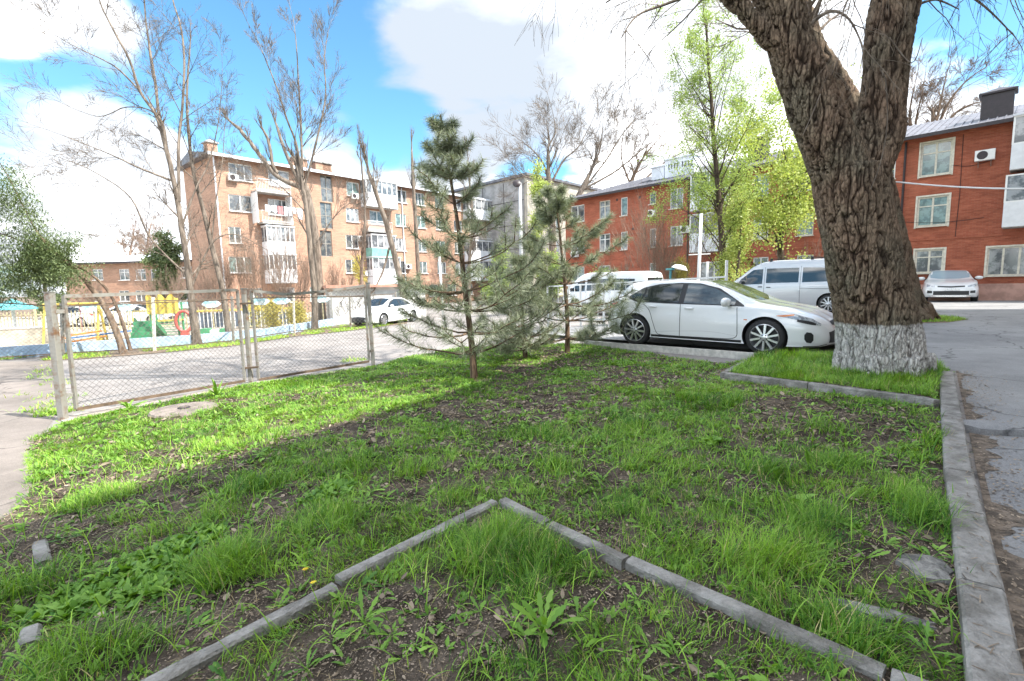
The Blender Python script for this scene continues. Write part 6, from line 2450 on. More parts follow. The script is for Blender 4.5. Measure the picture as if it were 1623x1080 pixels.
    def mirror(s, x, z, m, sides=(-1, 1), sc=1.0):
        for sg in sides:
            y = s.sy(x, z - .04)
            mb = MB()
            vs, fs = [], []
            n, k = 12, 8
            for i in range(k + 1):
                a = math.pi * i / k
                for j in range(n):
                    b = 2 * math.pi * j / n
                    sx_, sy_, sz_ = math.cos(b) * math.sin(a), math.cos(a), math.sin(b) * math.sin(a)
                    sx_ = max(sx_, -.35)
                    vs.append((x + .075 * sc * sx_, sg * (y + .14 * sc) + .115 * sc * sy_, z + .075 * sc * (abs(sz_) ** .8 * (1 if sz_ > 0 else -1))))
            fs = [(i * n + j, i * n + (j + 1) % n, (i + 1) * n + (j + 1) % n, (i + 1) * n + j) for i in range(k) for j in range(n)]
            mb.add(vs, fs)
            o = mb.build('wing_mirror', m, s.t, smooth=True)
            f = MB()
            f.bar((x + .01, sg * (y - .02), z - .06), (x, sg * (y + .07), z - .045), .05, .035)
            f.build('mirror_foot', M_BLACKP, o)

    def handle(s, x, z, m, sides=(-1, 1), w=.19):
        for sg in sides:
            y = s.sy(x, z)
            P = [(x - w / 2, sg * (y - .005), z), (x - w / 4, sg * (y + .026), z + .002), (x + w / 4, sg * (y + .026), z + .002), (x + w / 2, sg * (y - .005), z)]
            o = MB().tube(catmull(P, 4), [.016] * 13, 8).build('door_handle', m, s.t, smooth=True)
            o.scale = (1, 1, 1)


def place_axis(front, rear, off):
    """location and heading from two wheel points on the near flank; off = centre line offset to the left of heading"""
    f, r_ = Vector(front[:2]), Vector(rear[:2])
    h = (f - r_).normalized()
    return f, r_, h


# --- the white hatchback
hf, hr = G(1213, 556, .10), G(1009, 546, .10)
hd = (hf.xy - hr.xy).normalized()
T = dict(L=4.46, sh=.88,
         zt=[(0, .50), (.02, .62), (.06, .86), (.2, 1.02), (.36, 1.24), (.5, 1.36), (.62, 1.425), (1.2, 1.465), (1.75, 1.47), (2.25, 1.44), (2.62, 1.33), (3.05, 1.12), (3.3, 1.0), (3.5, .955), (3.85, .89), (4.15, .79), (4.33, .68), (4.42, .56), (4.46, .42)],
         zb=[(0, .45), (.06, .78), (.2, .93), (.5, 1.03), (1.0, .985), (2.0, .94), (3.0, .9), (3.5, .875), (3.9, .81), (4.2, .7), (4.4, .52), (4.46, .4)],
         wb=[(0, .5), (.06, .64), (.2, .73), (.5, .775), (1.2, .815), (2.2, .825), (3.2, .82), (3.7, .8), (4.0, .76), (4.25, .66), (4.4, .5), (4.46, .34)],
         wm=[(0, .56), (.06, .7), (.2, .8), (.5, .855), (1.0, .872), (2.2, .868), (3.3, .877), (3.8, .862), (4.1, .8), (4.3, .67), (4.42, .52), (4.46, .4)],
         wt=[(0, .42), (.2, .5), (.5, .54), (1.2, .565), (2.0, .575), (2.6, .6), (3.1, .66), (3.5, .66), (3.9, .62), (4.2, .52), (4.4, .4), (4.46, .25)],
         zl=[(0, .36), (.15, .26), (.5, .2), (3.9, .18), (4.3, .19), (4.46, .24)],
         zm=[(0, .5), (.3, .62), (1.5, .58), (3, .58), (4, .56), (4.46, .35)])
wb_px = (hf.xy - hr.xy).length
sc_h = wb_px / 2.64
c0 = hr.xy - hd * .86 * sc_h + Vector((-hd.y, hd.x)) * (.77 * sc_h)
car = Car('parked_hatchback', 'white five door hatchback parked side on beyond the lawn, beside the big trunk', 'car', T, M_CARW, (c0.x, c0.y, hr.z), hd, (.86, 3.5), .34, group=None)
car.t.scale = (sc_h, sc_h, sc_h * .95)
# side glass: dark band then panes
car.side('window_surround', M_BLACKP, [(.66, 1.06), (.86, .985), (1.6, .955), (2.85, .925), (3.12, .915)], [(.66, 1.12), (.95, 1.3), (1.3, 1.375), (1.8, 1.395), (2.2, 1.375), (2.6, 1.27), (3.12, .935)], off=.004, nx=50)
car.side('quarter_glass', M_CARG, [(.72, 1.075), (.87, 1.005), (1.0, 1.0)], [(.72, 1.115), (.87, 1.23), (1.0, 1.29)], off=.008, nx=8)
car.side('rear_door_glass', M_CARG, [(1.04, 1.0), (1.84, .975)], [(1.04, 1.3), (1.3, 1.352), (1.84, 1.37)], off=.008, nx=16)
car.side('front_door_glass', M_GLASS_G if False else mat('clear_car_glass', (.12, .14, .145), .03, spec=1.0, col2=(.05, .06, .065), scale=2), [(1.95, .965), (2.95, .94)], [(1.95, 1.37), (2.2, 1.352), (2.55, 1.255), (2.95, 1.03)], off=.008, nx=20)
wy = .57
car.top('windscreen', mat('windscreen_glass', (.12, .15, .15), .03, col2=(.04, .05, .055), scale=3, spec=1.0), -wy, wy, lambda y: 2.3 + abs(y) ** 2 * .35, lambda y: 3.24 - abs(y) ** 2 * .55, off=.006)
car.face('rear_window', M_CARG, [(-.48, 1.08), (.48, 1.08)], [(-.42, 1.36), (.42, 1.36)], front=False)
for pts in ([(1.04, .95), (1.2, .8), (1.3, .55), (1.38, .32), (1.5, .27), (1.88, .265)], [(1.89, .96), (1.9, .6), (1.89, .265)], [(1.89, .265), (2.6, .27), (2.98, .3), (3.03, .5), (3.0, .9)]):
    car.line('door_seam', M_BLACKP, pts, .012)
car.line('sill_strip', M_BLACKP, [(1.25, .245), (3.1, .235)], .05)
car.line('crease_shade_strip', mat('seam_shadow', (.5, .5, .51), .4), [(1.3, .33), (2.4, .4), (3.0, .34)], .006)  # flat grey strip painting in the shade of the flank crease
car.side('head_lamp', M_LAMP, [(3.72, .745), (3.95, .7), (4.2, .61), (4.32, .58)], [(3.72, .75), (3.95, .79), (4.2, .71), (4.32, .62)], off=.006, nx=16)
car.side('indicator', M_ORANGE, [(3.68, .75), (3.8, .735), (3.95, .76)], [(3.68, .758), (3.8, .775), (3.95, .79)], off=.008, nx=8)
car.side('lamp_chrome', M_BLACKP, [(4.0, .655), (4.2, .6), (4.26, .59)], [(4.0, .7), (4.2, .66), (4.26, .62)], off=.009, nx=10)
car.side('tail_lamp', M_RED, [(.05, .78), (.2, .84), (.4, .96)], [(.05, .88), (.2, .98), (.4, .985)], off=.007, nx=8)
car.side('tail_lamp', M_RED, [(.06, .845), (.16, .9), (.24, .94)], [(.06, .87), (.16, .96), (.24, .95)], off=.009, nx=8)
car.face('lower_grille', M_BLACKP, [(-.5, .27), (0, .24), (.5, .27)], [(-.58, .45), (0, .52), (.58, .45)])
car.face('upper_grille', M_BLACKP, [(-.3, .58), (0, .56), (.3, .58)], [(-.28, .64), (0, .66), (.28, .64)])
car.side('fog_lamp_recess', M_BLACKP, [(4.12, .34), (4.15, .28), (4.21, .27), (4.24, .32)], [(4.12, .42), (4.15, .47), (4.21, .46), (4.24, .42)], off=.006, nx=8)
car.side('front_lip', M_BLACKP, [(4.1, .2), (4.3, .205), (4.4, .24)], [(4.1, .215), (4.3, .22), (4.4, .25)], off=.006, nx=10)
MB().box(-.012, .0, -.24, .24, 0, .11).build('number_plate', M_PLATE, car.body).location = (car.sx(0, .45) + .02, 0, .36)
car.side('side_repeater', M_ORANGE, [(3.14, .655), (3.2, .655)], [(3.14, .675), (3.2, .675)], off=.006, nx=3, nz=2)
car.add_wheels(10, width=.21)
car.mirror(2.84, 1.0, M_CARW, sc=1.25)
car.handle(1.28, .885, M_CARW)
car.handle(2.08, .86, M_CARW)
MB().tube([(1.0, 0, 1.46), (.85, 0, 1.6)], .006, 6).build('aerial', M_BLACKP, car.t)
sp = MB()
for sg in (-1, 1):
    pass
sp.add([(.36, -.5, 1.385), (.36, .5, 1.385), (.62, .53, 1.44), (.62, -.53, 1.44), (.34, -.5, 1.36), (.34, .5, 1.36), (.62, .53, 1.39), (.62, -.53, 1.39)], [(0, 3, 2, 1), (4, 5, 6, 7), (0, 1, 5, 4), (0, 4, 7, 3), (1, 2, 6, 5)])
sp.build('roof_spoiler', M_CARW, car.t)

# --- silver van right behind
def van_tables(L, H, W, cab=.9, hood=.35, taper=.1):
    h = W / 2
    return dict(L=L, sh=.9,
                zt=[(0, .6), (.03, .9), (.08, H * .82), (.2, H * .96), (.5, H * .99), (L - 2.0, H), (L - 1.55, H * .975), (L - 1.2, H * .9), (L - cab + .15, H * .72), (L - hood, H * .57), (L - .12, H * .48), (L - .03, H * .36), (L, H * .25)],
                zb=[(0, .55), (.06, .95), (.4, 1.06), (L * .5, 1.08), (L - 1.2, 1.06), (L - .5, .98), (L - .15, .8), (L - .03, .6), (L, .45)],
                wb=[(0, h * .8), (.06, h * .9), (.3, h * .955), (L * .5, h * .97), (L - 1.0, h * .955), (L - .4, h * .9), (L - .1, h * .78), (L, h * .6)],
                wm=[(0, h * .82), (.06, h * .93), (.3, h * .985), (L * .5, h), (L - 1.0, h * .995), (L - .4, h * .95), (L - .1, h * .83), (L, h * .66)],
                wt=[(0, h * .7), (.1, h * .78), (.4, h * .82), (L * .5, h * .84), (L - 1.3, h * .82), (L - .8, h * .84), (L - .4, h * .8), (L - .1, h * .65), (L, h * .45)],
                zl=[(0, .36), (.3, .26), (L - .4, .24), (L, .3)],
                zm=[(0, .55), (.3, .7), (L - .5, .68), (L, .4)])


vd = Vector((-.688, .725)).normalized()
vf = D(1142, 470, 19.6)
vT = van_tables(4.5, 1.95, 1.69)
v0 = vf.xy - vd * 4.5 + Vector((-vd.y, vd.x)) * -0.0
vn = Vector((vd.y, -vd.x))
v0 = v0 + vn * .85
van = Car('parked_minivan', 'silver minivan with roof bars and dark side windows behind the hatchback', 'van', vT, M_CARS, (v0.x, v0.y, g(v0.x, v0.y) + .1), vd, (.75, 3.35), .33)
van.side('driver_glass', M_CARG, [(2.95, 1.06), (3.85, 1.04), (3.98, 1.03)], [(2.95, 1.62), (3.3, 1.6), (3.98, 1.08)], off=.006)
van.side('sliding_door_glass', M_CARG, [(1.72, 1.1), (2.82, 1.09)], [(1.72, 1.63), (2.82, 1.63)], off=.006)
van.side('rear_side_glass', M_CARG, [(.35, 1.12), (1.6, 1.1)], [(.45, 1.58), (1.6, 1.63)], off=.006)
van.top('windscreen', M_CARG, -.66, .66, lambda y: 3.0 + abs(y) ** 2 * .2, lambda y: 3.95 - abs(y) ** 2 * .3, off=.006)
for p in ([(2.88, 1.68), (2.88, .9), (2.9, .35)], [(1.66, 1.68), (1.66, 1.0), (1.66, .35)], [(.3, .86), (1.66, .87)], [(4.0, 1.0), (4.02, .7), (3.95, .4)]):
    van.line('door_seam', M_BLACKP, p, .012)
van.handle(2.72, .93, M_BLACKP, w=.14)
van.handle(3.02, .95, M_BLACKP, w=.14)
van.mirror(3.72, 1.16, M_CARS, sc=1.1)
van.side('head_lamp', M_LAMP, [(4.2, .72), (4.42, .66)], [(4.2, .9), (4.42, .78)], off=.006, nx=8)
van.side('tail_lamp', M_RED, [(.03, .85), (.12, .9)], [(.03, 1.3), (.12, 1.4)], off=.006, nx=4)
van.add_wheels(10, width=.19)
rb = MB()
for x in (2.7, 1.35):
    rb.bar((x, -.7, 1.99), (x, .7, 1.99), .05, .03)
    for sg in (-1, 1):
        rb.bar((x, sg * .66, 1.86), (x, sg * .66, 1.98), .09, .05)
rb.build('roof_bars', M_BLACKP, van.t)

# --- white minibus further left
bd = vd
bT = van_tables(5.2, 2.05, 1.9)
rearp = D(1034, 450, 22.5)
b0 = rearp.xy + Vector((bd.y, -bd.x)) * .4
bus = Car('parked_minibus', 'white minibus seen from behind between the pines and the hatchback roof', 'minibus', bT, M_CARW, (b0.x, b0.y, g(b0.x, b0.y) + .02), bd, (.95, 4.1), .34)
bus.side('side_glass', M_CARG, [(.55, 1.16), (1.9, 1.13)], [(.65, 1.66), (1.9, 1.7)], off=.006)
bus.side('side_glass', M_CARG, [(2.0, 1.13), (3.4, 1.12)], [(2.0, 1.7), (3.4, 1.7)], off=.006)
bus.side('driver_glass', M_CARG, [(3.52, 1.1), (4.5, 1.08)], [(3.52, 1.66), (3.85, 1.62), (4.5, 1.12)], off=.006)
bus.side('lower_trim', mat('grey_plastic', (.16, .16, .17), .6), [(.1, .32), (5.0, .3)], [(.1, .55), (5.0, .52)], off=.006)
bus.face('rear_window', M_CARG, [(-.68, 1.2), (.68, 1.2)], [(-.62, 1.7), (.62, 1.7)], front=False)
bus.face('number_plate', M_PLATE, [(-.25, .8), (.25, .8)], [(-.25, .92), (.25, .92)], front=False)
bus.side('tail_lamp', M_RED, [(.03, .9), (.13, .95)], [(.03, 1.25), (.13, 1.35)], off=.006, nx=4)
bus.line('door_seam', M_BLACKP, [(1.95, 1.7), (1.95, .4)], .012)
bus.line('door_seam', M_BLACKP, [(3.46, 1.7), (3.46, .4)], .012)
bus.mirror(4.25, 1.2, M_BLACKP, sc=1.1)
bus.add_wheels(8, width=.2)

# --- white sedan on the left behind the gate
sf, sr_ = G(597, 518), G(653, 510)
sdv = (sf.xy - sr_.xy).normalized()
sT = dict(L=4.6, sh=.88,
          zt=[(0, .55), (.03, .75), (.1, .98), (.35, 1.07), (.75, 1.13), (1.2, 1.36), (1.6, 1.44), (2.2, 1.45), (2.6, 1.4), (3.0, 1.24), (3.4, 1.03), (3.6, .97), (4.0, .9), (4.3, .79), (4.5, .62), (4.6, .42)],
          zb=[(0, .5), (.1, .88), (.5, .98), (1.5, .97), (3.0, .92), (3.7, .87), (4.1, .8), (4.4, .66), (4.6, .38)],
          wb=[(0, .58), (.1, .7), (.5, .8), (1.5, .84), (3.2, .84), (3.8, .81), (4.2, .73), (4.45, .58), (4.6, .4)],
          wm=[(0, .62), (.1, .76), (.5, .87), (1.2, .9), (3.3, .9), (3.9, .87), (4.25, .78), (4.5, .6), (4.6, .45)],
          wt=[(0, .5), (.3, .62), (.8, .62), (1.3, .56), (2.2, .57), (2.8, .62), (3.3, .68), (3.8, .65), (4.2, .55), (4.6, .3)],
          zl=[(0, .36), (.3, .24), (4.2, .2), (4.6, .26)], zm=[(0, .52), (.4, .62), (4, .58), (4.6, .36)])
nearn = Vector((-sdv.y, sdv.x))
if nearn.dot(-sf.xy) > 0:
    nearn = -nearn
s0 = sr_.xy - sdv * .95 + nearn * .78
sed = Car('parked_sedan', 'white sedan parked nose left beside the white garage', 'car', sT, M_CARW, (s0.x, s0.y, g(s0.x, s0.y)), sdv, (.95, 3.65), .33)
sed.side('window_surround', M_BLACKP, [(.98, 1.02), (3.2, .94)], [(.98, 1.08), (1.4, 1.32), (1.9, 1.385), (2.4, 1.37), (2.8, 1.25), (3.2, .96)], off=.004)
sed.side('rear_door_glass', M_CARG, [(1.1, 1.04), (2.0, 1.0)], [(1.1, 1.12), (1.45, 1.3), (2.0, 1.36)], off=.008)
sed.side('front_door_glass', M_CARG, [(2.08, 1.0), (3.0, .97)], [(2.08, 1.36), (2.4, 1.34), (3.0, 1.06)], off=.008)
sed.top('windscreen', M_CARG, -.58, .58, lambda y: 2.55 + y * y * .3, lambda y: 3.42 - y * y * .5, off=.006)
for p in ([(1.1, 1.0), (1.2, .7), (1.5, .3), (2.04, .28)], [(2.04, 1.0), (2.04, .28)], [(2.04, .28), (3.1, .3), (3.12, .9)]):
    sed.line('door_seam', M_BLACKP, p, .01)
sed.side('head_lamp', M_LAMP, [(4.0, .7), (4.3, .62), (4.45, .58)], [(4.0, .8), (4.3, .74), (4.45, .64)], off=.006, nx=10)
sed.side('tail_lamp', M_RED, [(.06, .75), (.3, .85)], [(.06, .9), (.3, .95)], off=.006, nx=6)
sed.face('grille', M_BLACKP, [(-.5, .26), (0, .24), (.5, .26)], [(-.5, .5), (0, .54), (.5, .5)])
sed.handle(1.45, .9, M_CARW)
sed.handle(2.3, .88, M_CARW)
sed.mirror(3.0, 1.02, M_CARW)
sed.add_wheels(10, width=.2)

# --- white car facing us by the red building
qf = G(1504, 478)
qd = Vector((-qf.x, -qf.y)).normalized()
qd = (Matrix.Rotation(R(3), 2) @ qd)
qT = dict(L=4.4, sh=.88,
          zt=[(0, .6), (.05, .95), (.2, 1.2), (.5, 1.42), (.9, 1.52), (1.8, 1.53), (2.3, 1.47), (2.75, 1.25), (3.15, 1.07), (3.6, 1.0), (3.95, .93), (4.2, .82), (4.35, .65), (4.4, .42)],
          zb=[(0, .55), (.1, .9), (.5, 1.03), (2.0, 1.0), (3.2, .98), (3.8, .92), (4.15, .8), (4.35, .6), (4.4, .4)],
          wb=[(0, .6), (.1, .72), (.5, .8), (2, .83), (3.4, .83), (3.9, .8), (4.15, .74), (4.32, .62), (4.4, .5)],
          wm=[(0, .64), (.1, .78), (.5, .87), (2, .88), (3.4, .89), (3.9, .87), (4.2, .8), (4.34, .7), (4.4, .58)],
          wt=[(0, .5), (.4, .56), (1.8, .58), (2.4, .62), (3.1, .7), (3.7, .7), (4.1, .62), (4.4, .4)],
          zl=[(0, .4), (.3, .28), (4.1, .24), (4.4, .28)], zm=[(0, .55), (.4, .65), (4, .62), (4.4, .4)])
q0 = qf.xy - qd * 4.4
suv = Car('parked_crossover', 'white crossover facing the viewer on sunlit asphalt before the red wall', 'car', qT, M_CARW, (q0.x, q0.y, g(q0.x, q0.y) + .0), qd, (.85, 3.45), .33)
suv.top('windscreen', mat('painted_sky_reflection', (.3, .4, .46), .02, spec=1.0), -.63, .63, lambda y: 2.2 + y * y * .25, lambda y: 3.1 - y * y * .4, off=.006)  # pale blue base colour paints the reflected sky into the windscreen
suv.face('upper_grille', M_BLACKP, [(-.42, .72), (0, .69), (.42, .72)], [(-.46, .78), (0, .76), (.46, .78)])
suv.face('lower_grille', M_BLACKP, [(-.55, .36), (.55, .36)], [(-.42, .54), (.42, .54)])
suv.face('number_plate', M_PLATE, [(-.26, .55), (.26, .55)], [(-.26, .66), (.26, .66)], off=.02)
suv.face('skid_plate', M_CHROME, [(-.6, .27), (.6, .27)], [(-.55, .335), (.55, .335)], off=.008)
for sg in (-1, 1):
    lo = [(.5, .72), (.76, .74)] if sg > 0 else [(-.76, .74), (-.5, .72)]
    hi = [(.5, .78), (.76, .86)] if sg > 0 else [(-.76, .86), (-.5, .78)]
    suv.face('head_lamp', M_LAMP, lo, hi, off=.008, n=8)
    lo = [(.58, .44), (.74, .44)] if sg > 0 else [(-.74, .44), (-.58, .44)]
    hi = [(.58, .54), (.74, .57)] if sg > 0 else [(-.74, .57), (-.58, .54)]
    suv.face('fog_lamp_recess', M_BLACKP, lo, hi, off=.008, n=6)
suv.side('side_glass', M_CARG, [(.5, 1.1), (2.9, 1.02)], [(.7, 1.3), (1.2, 1.43), (2.0, 1.44), (2.9, 1.1)], off=.006)
suv.side('wheel_trim', M_BLACKP, [(.5, .3), (3.9, .28)], [(.5, .42), (3.9, .38)], off=.006)
suv.mirror(2.72, 1.12, M_CARW, sc=1.15)
suv.add_wheels(10, width=.2)
suv.t.scale = (1.2, 1.3, 1.16)

# ------------------------------------------------------------------ chain link gate
def wire_mesh(bl, br, tl, tr, cell, rad, sag=None):
    """diamond mesh between four corners"""
    tb = Tubes()
    bl, br, tl, tr = [np.array(p, float) for p in (bl, br, tl, tr)]
    W = np.linalg.norm(br - bl)
    H = np.linalg.norm(tl - bl)

    def at(x, z):
        u, v = x / W, z / H
        p = (bl * (1 - u) + br * u) * (1 - v) + (tl * (1 - u) + tr * u) * v
        if sag:
            p = p - np.array([0, 0, sag * math.sin(u * math.pi) * v])
        return p
    n = int((W + H) / cell)
    for i in range(1, n):
        c = i * cell
        # x + z = c   and   x - z = c - H
        for sg in (0, 1):
            if sg == 0:
                a = (min(c, W), max(0, c - W))
                b = (max(0, c - H), min(c, H))
            else:
                d = c - H
                a = (max(0, d), max(0, -d))
                b = (min(W, d + H), min(H, W - d))
            if abs(a[0] - b[0]) < .02:
                continue
            k = 6
            pts = [at(a[0] + (b[0] - a[0]) * j / k, a[1] + (b[1] - a[1]) * j / k) + RNG.normal(0, .0025, 3) for j in range(k + 1)]
            tb.add(pts, [rad] * (k + 1), 3)
    return tb


def Yp(px, py):
    return G(px, py).y


g1 = G(100, 665)
g2 = G(398, 606)
g3 = G(592, 580)


def gpost(label, base, top, w):
    t = thing('gate_post', label, 'gate post', tuple(base), 0, 'grey iron gate posts')
    b = Vector(base)
    MB().bar((0, 0, -.2), Vector(top) - b, w, w).build('post', M_IRON, t, bevel=.006)
    tp = Vector(top) - b
    MB().bar(tp, tp + Vector((0, 0, .012)), w + .012, w + .012).build('post_cap', M_IRON, t)
    return t


gpost('thick rusty grey gate post at the left end by the path', g1, D(78, 464, g1.y), .088)
gpost('grey post where the two gate leaves meet', g2, D(386, 458, g2.y), .07)
gpost('slimmer grey gate post at the right end near the pines', g3, D(583, 449, g3.y), .07)


def leaf(label, pl, prt, ptl, ptr, topmid, rod=None, stiles=.042):
    """pixel corners; depths interpolate between the posts"""
    bl, br = pl, prt
    t = thing('gate_leaf', label, 'gate', tuple(bl), 0, 'chain link gate leaves')
    o = Vector(bl)
    q = lambda p: Vector(p) - o
    for a, b in ((bl, ptl), (br, ptr)):
        MB().bar(q(a), q(b), stiles, stiles).build('stile', M_IRON, t)
    pts = [q(ptl)] + [q(p) for p in topmid] + [q(ptr)]
    tr_ = MB()
    for a, b in zip(pts[:-1], pts[1:]):
        tr_.bar(a, b, .048, .052)
    tr_.build('top_rail', M_IRON, t)
    n = 8
    br_ = MB()
    for i in range(n):
        a = q(bl).lerp(q(br), i / n)
        b = q(bl).lerp(q(br), (i + 1) / n)
        br_.bar(a, b, .045, .045)
    br_.build('bottom_rail', M_IRON_D, t)
    if rod:
        MB().tube([q(rod[0]), q(rod[1])], .009, 6).build('wire_rod', M_IRON_D, t)
    wm = wire_mesh(q(bl), q(br), q(ptl) - Vector((0, 0, .02)), q(ptr) - Vector((0, 0, .02)), .082, .0027)
    link('wire_mesh', wm.mesh('wire_mesh', M_WIRE), t)
    return t


ya, yb_, yc = g1.y + .02, g2.y, g3.y
L1 = leaf('left gate leaf with rusty bottom rail, hung on the thick post', D(121, 649, ya + .1), D(388, 604, yb_ - .1), D(101, 470, ya + .1), D(376, 460, yb_ - .1), [], rod=(D(103, 486, ya + .1), D(376, 475, yb_ - .1)))
L2 = leaf('right gate leaf with sagging top rail', D(410, 602, yb_ + .15), D(585, 573, yc - .06), D(398, 461, yb_ + .15), D(578, 453, yc - .06), [D(455, 467, (yb_ * .68 + yc * .32)), D(515, 462, (yb_ * .35 + yc * .65))], rod=(D(400, 473, yb_ + .1), D(579, 470, yc - .06)))
hg = MB()
for (a, b) in (((84, 494), (103, 494)), ((96, 626), (116, 626))):
    hg.bar(Vector(D(*a, ya)) - L1.location, Vector(D(*b, ya + .08)) - L1.location, .05, .05)
hg.build('hinge', M_IRON, L1)
hg = MB()
for (a, b) in (((577, 472), (585, 472)), ((584, 557), (590, 557))):
    hg.bar(Vector(D(*a, yc)) - L2.location, Vector(D(*b, yc)) - L2.location, .045, .045)
hg.build('hinge', M_IRON, L2)
hg = MB()
for (a, b) in (((374, 482), (400, 481)), ((384, 584), (409, 582))):
    hg.bar(Vector(D(*a, yb_ - .08)) - L1.location, Vector(D(*b, yb_ - .06)) - L1.location, .05, .035)
hg.build('latch', M_IRON_D, L1)
sheet('gate_threshold', xy((92, 662), (404, 606), (596, 579), (598, 587), (420, 616), (106, 676)), .006, mat('threshold_concrete', (.34, .29, .25), .92, var=.3, scale=4, bump=.5), 'strip of pinkish concrete under the gate')
sheet('verge', xy((70, 573), (240, 561), (370, 549), (465, 534), (560, 524), (645, 513), (645, 507), (560, 515), (465, 523), (370, 537), (245, 549), (60, 562)), .01, M_SOILF, 'earth strip along the far chain link fence')
VER = xy((0, 572), (70, 572), (240, 561), (370, 549), (465, 534), (560, 524), (645, 513), (645, 507), (560, 515), (465, 521), (370, 535), (245, 547), (60, 561), (0, 566))
vr_ = np.random.default_rng(12)
px_ = vr_.uniform(-24, -5, 170000)
py_ = vr_.uniform(12, 31, 170000)
k = inside(VER, px_, py_) & (fbm(px_ * 1.3, py_ * 1.3, 4, 3) > .47)
px_, py_ = px_[k], py_[k]
N = len(px_)
V, Fq = ribbons(np.stack([px_, py_, gv(px_, py_) + .008], 1), vr_.uniform(0, 6.28, N), vr_.uniform(.05, .16, N), np.full(N, .02), vr_.uniform(.5, 1.5, N), vr_.uniform(.2, 1.4, N), PG)
make_field('verge_grass', 'yellow green grass along the foot of the far fence', M_GRASS, [(V, Fq, np.repeat(vr_.uniform(.4, 1, N), 10))])
# tufts by the thick post, on the edge of the path
tx, ty = [], []
wa, wb2 = G(84, 662), G(77, 578)
for i in range(46):
    q_ = random.random() ** 1.3
    if .3 < q_ < .42:
        continue
    c_ = wa.lerp(wb2, q_)
    n = int(18 * (1.2 - q_))
    cxx, cyy = c_.x - .12 + random.gauss(0, .2), c_.y + random.gauss(0, .1)
    tx.append(cxx + vr_.normal(0, .07, n))
    ty.append(cyy + vr_.normal(0, .12, n))
for px, py, rr0, n in ((85, 655, .25, 260), (560, 572, .3, 120)):
    p = G(px, py)
    a = vr_.uniform(0, 6.28, n)
    q = np.sqrt(vr_.random(n)) * rr0
    tx.append(p.x + np.cos(a) * q)
    ty.append(p.y + np.sin(a) * q)
tx, ty = np.concatenate(tx), np.concatenate(ty)
N = len(tx)
V, Fq = ribbons(np.stack([tx, ty, gv(tx, ty) + .0], 1), vr_.uniform(0, 6.28, N), vr_.uniform(.05, .15, N), np.full(N, .014), vr_.uniform(.4, 1.4, N), vr_.uniform(.2, 1.4, N), PG)
make_field('asphalt_weeds', 'weeds growing out of cracks by the gate post', M_GRASS, [(V, Fq, np.repeat(vr_.uniform(.4, 1, N), 10))])

# far chain link fence
fp = [(-40, 575, 478), (100, 566, 486), (245, 557, 477), (370, 545, 475), (467, 529, 469), (556, 521, 470), (629, 511, 466)]
ft = thing('chain_link_fence', 'rusty framed chain link fence on the far side of the driveway', 'fence', tuple(G(245, 557)))
o_ = ft.location
pts = [(G(a, b), D(a - 2, c, G(a, b).y)) for a, b, c in fp]
for i, (b, t_) in enumerate(pts):
    MB().bar(b - o_ - Vector((0, 0, .1)), t_ - o_ + Vector((0, 0, .12)), .075, .075).build('post', M_FRAMEOLD if i in (2, 4) else M_IRON, ft)
for (b0_, t0_), (b1_, t1_) in zip(pts[:-1], pts[1:]):
    up_ = Vector((0, 0, .12))
    MB().bar(t0_ - o_, t1_ - o_, .035, .035).build('top_rail', M_IRON_D, ft)
    MB().bar(b0_ - o_ + up_, b1_ - o_ + up_, .035, .035).build('bottom_rail', M_IRON_D, ft)
    wm = wire_mesh(b0_ - o_ + up_, b1_ - o_ + up_, t0_ - o_, t1_ - o_, .13, .003)
    link('wire_mesh', wm.mesh('wire_mesh', M_WIRE), ft)

# playground: sand, low blue wall, picket fence with ovals, equipment
sheet('playground_sand', [tuple(p) for p in [(-60, 26), *xy((0, 567), (305, 545), (420, 534), (527, 514)), (-13, 42), (-30, 55), (-60, 50)]], .012, M_SAND, 'pale sandy ground of the playground')
bw = thing('low_wall', 'low blue and white painted wall round the playground', 'wall', tuple(G(305, 547)))
o_ = bw.location
wp = [G(-200, 583), G(0, 569), G(160, 557), G(305, 547), G(420, 536), G(527, 516)]
for a, b in zip(wp[:-1], wp[1:]):
    m_ = MB().bar(a - o_ + Vector((0, 0, .17)), b - o_ + Vector((0, 0, .17)), .22, .44)
    m_.build('wall_section', M_BLUEWALL, bw)
sb = MB()
c = G(206, 568)
for (px, w) in ((125, .5), (200, .6), (318, .9), (430, .8)):
    pass
yf = thing('picket_fence', 'yellowed metal picket fence enclosing the playground', 'fence', tuple(G(205, 524)))
o_ = yf.location
yp = [(-30, 530), (60, 529), (110, 527), (165, 526), (240, 522), (330, 519), (400, 516), (460, 513), (527, 511)]
P_ = [G(*p) for p in yp]
for i, (a, b) in enumerate(zip(P_[:-1], P_[1:])):
    MB().bar(a - o_, a - o_ + Vector((0, 0, 1.55)), .09, .09).build('post', M_YFENCE, yf)
    n = max(3, int((b - a).length / .24))
    q = MB()
    for zz in (.2, 1.1):
        q.bar(a - o_ + Vector((0, 0, zz)), b - o_ + Vector((0, 0, zz)), .04, .04)
    for k in range(1, n):
        c = a.lerp(b, k / n) - o_
        q.bar(c + Vector((0, .03, .08)), c + Vector((0, .03, 1.28)), .035, .03)
    q.build('picket_panel', M_YFENCE, yf)
M_OVAL = mat('sky_blue_enamel', (.3, .52, .6), .4, col2=(.75, .8, .8), scale=3, ramp=(.48, .52))
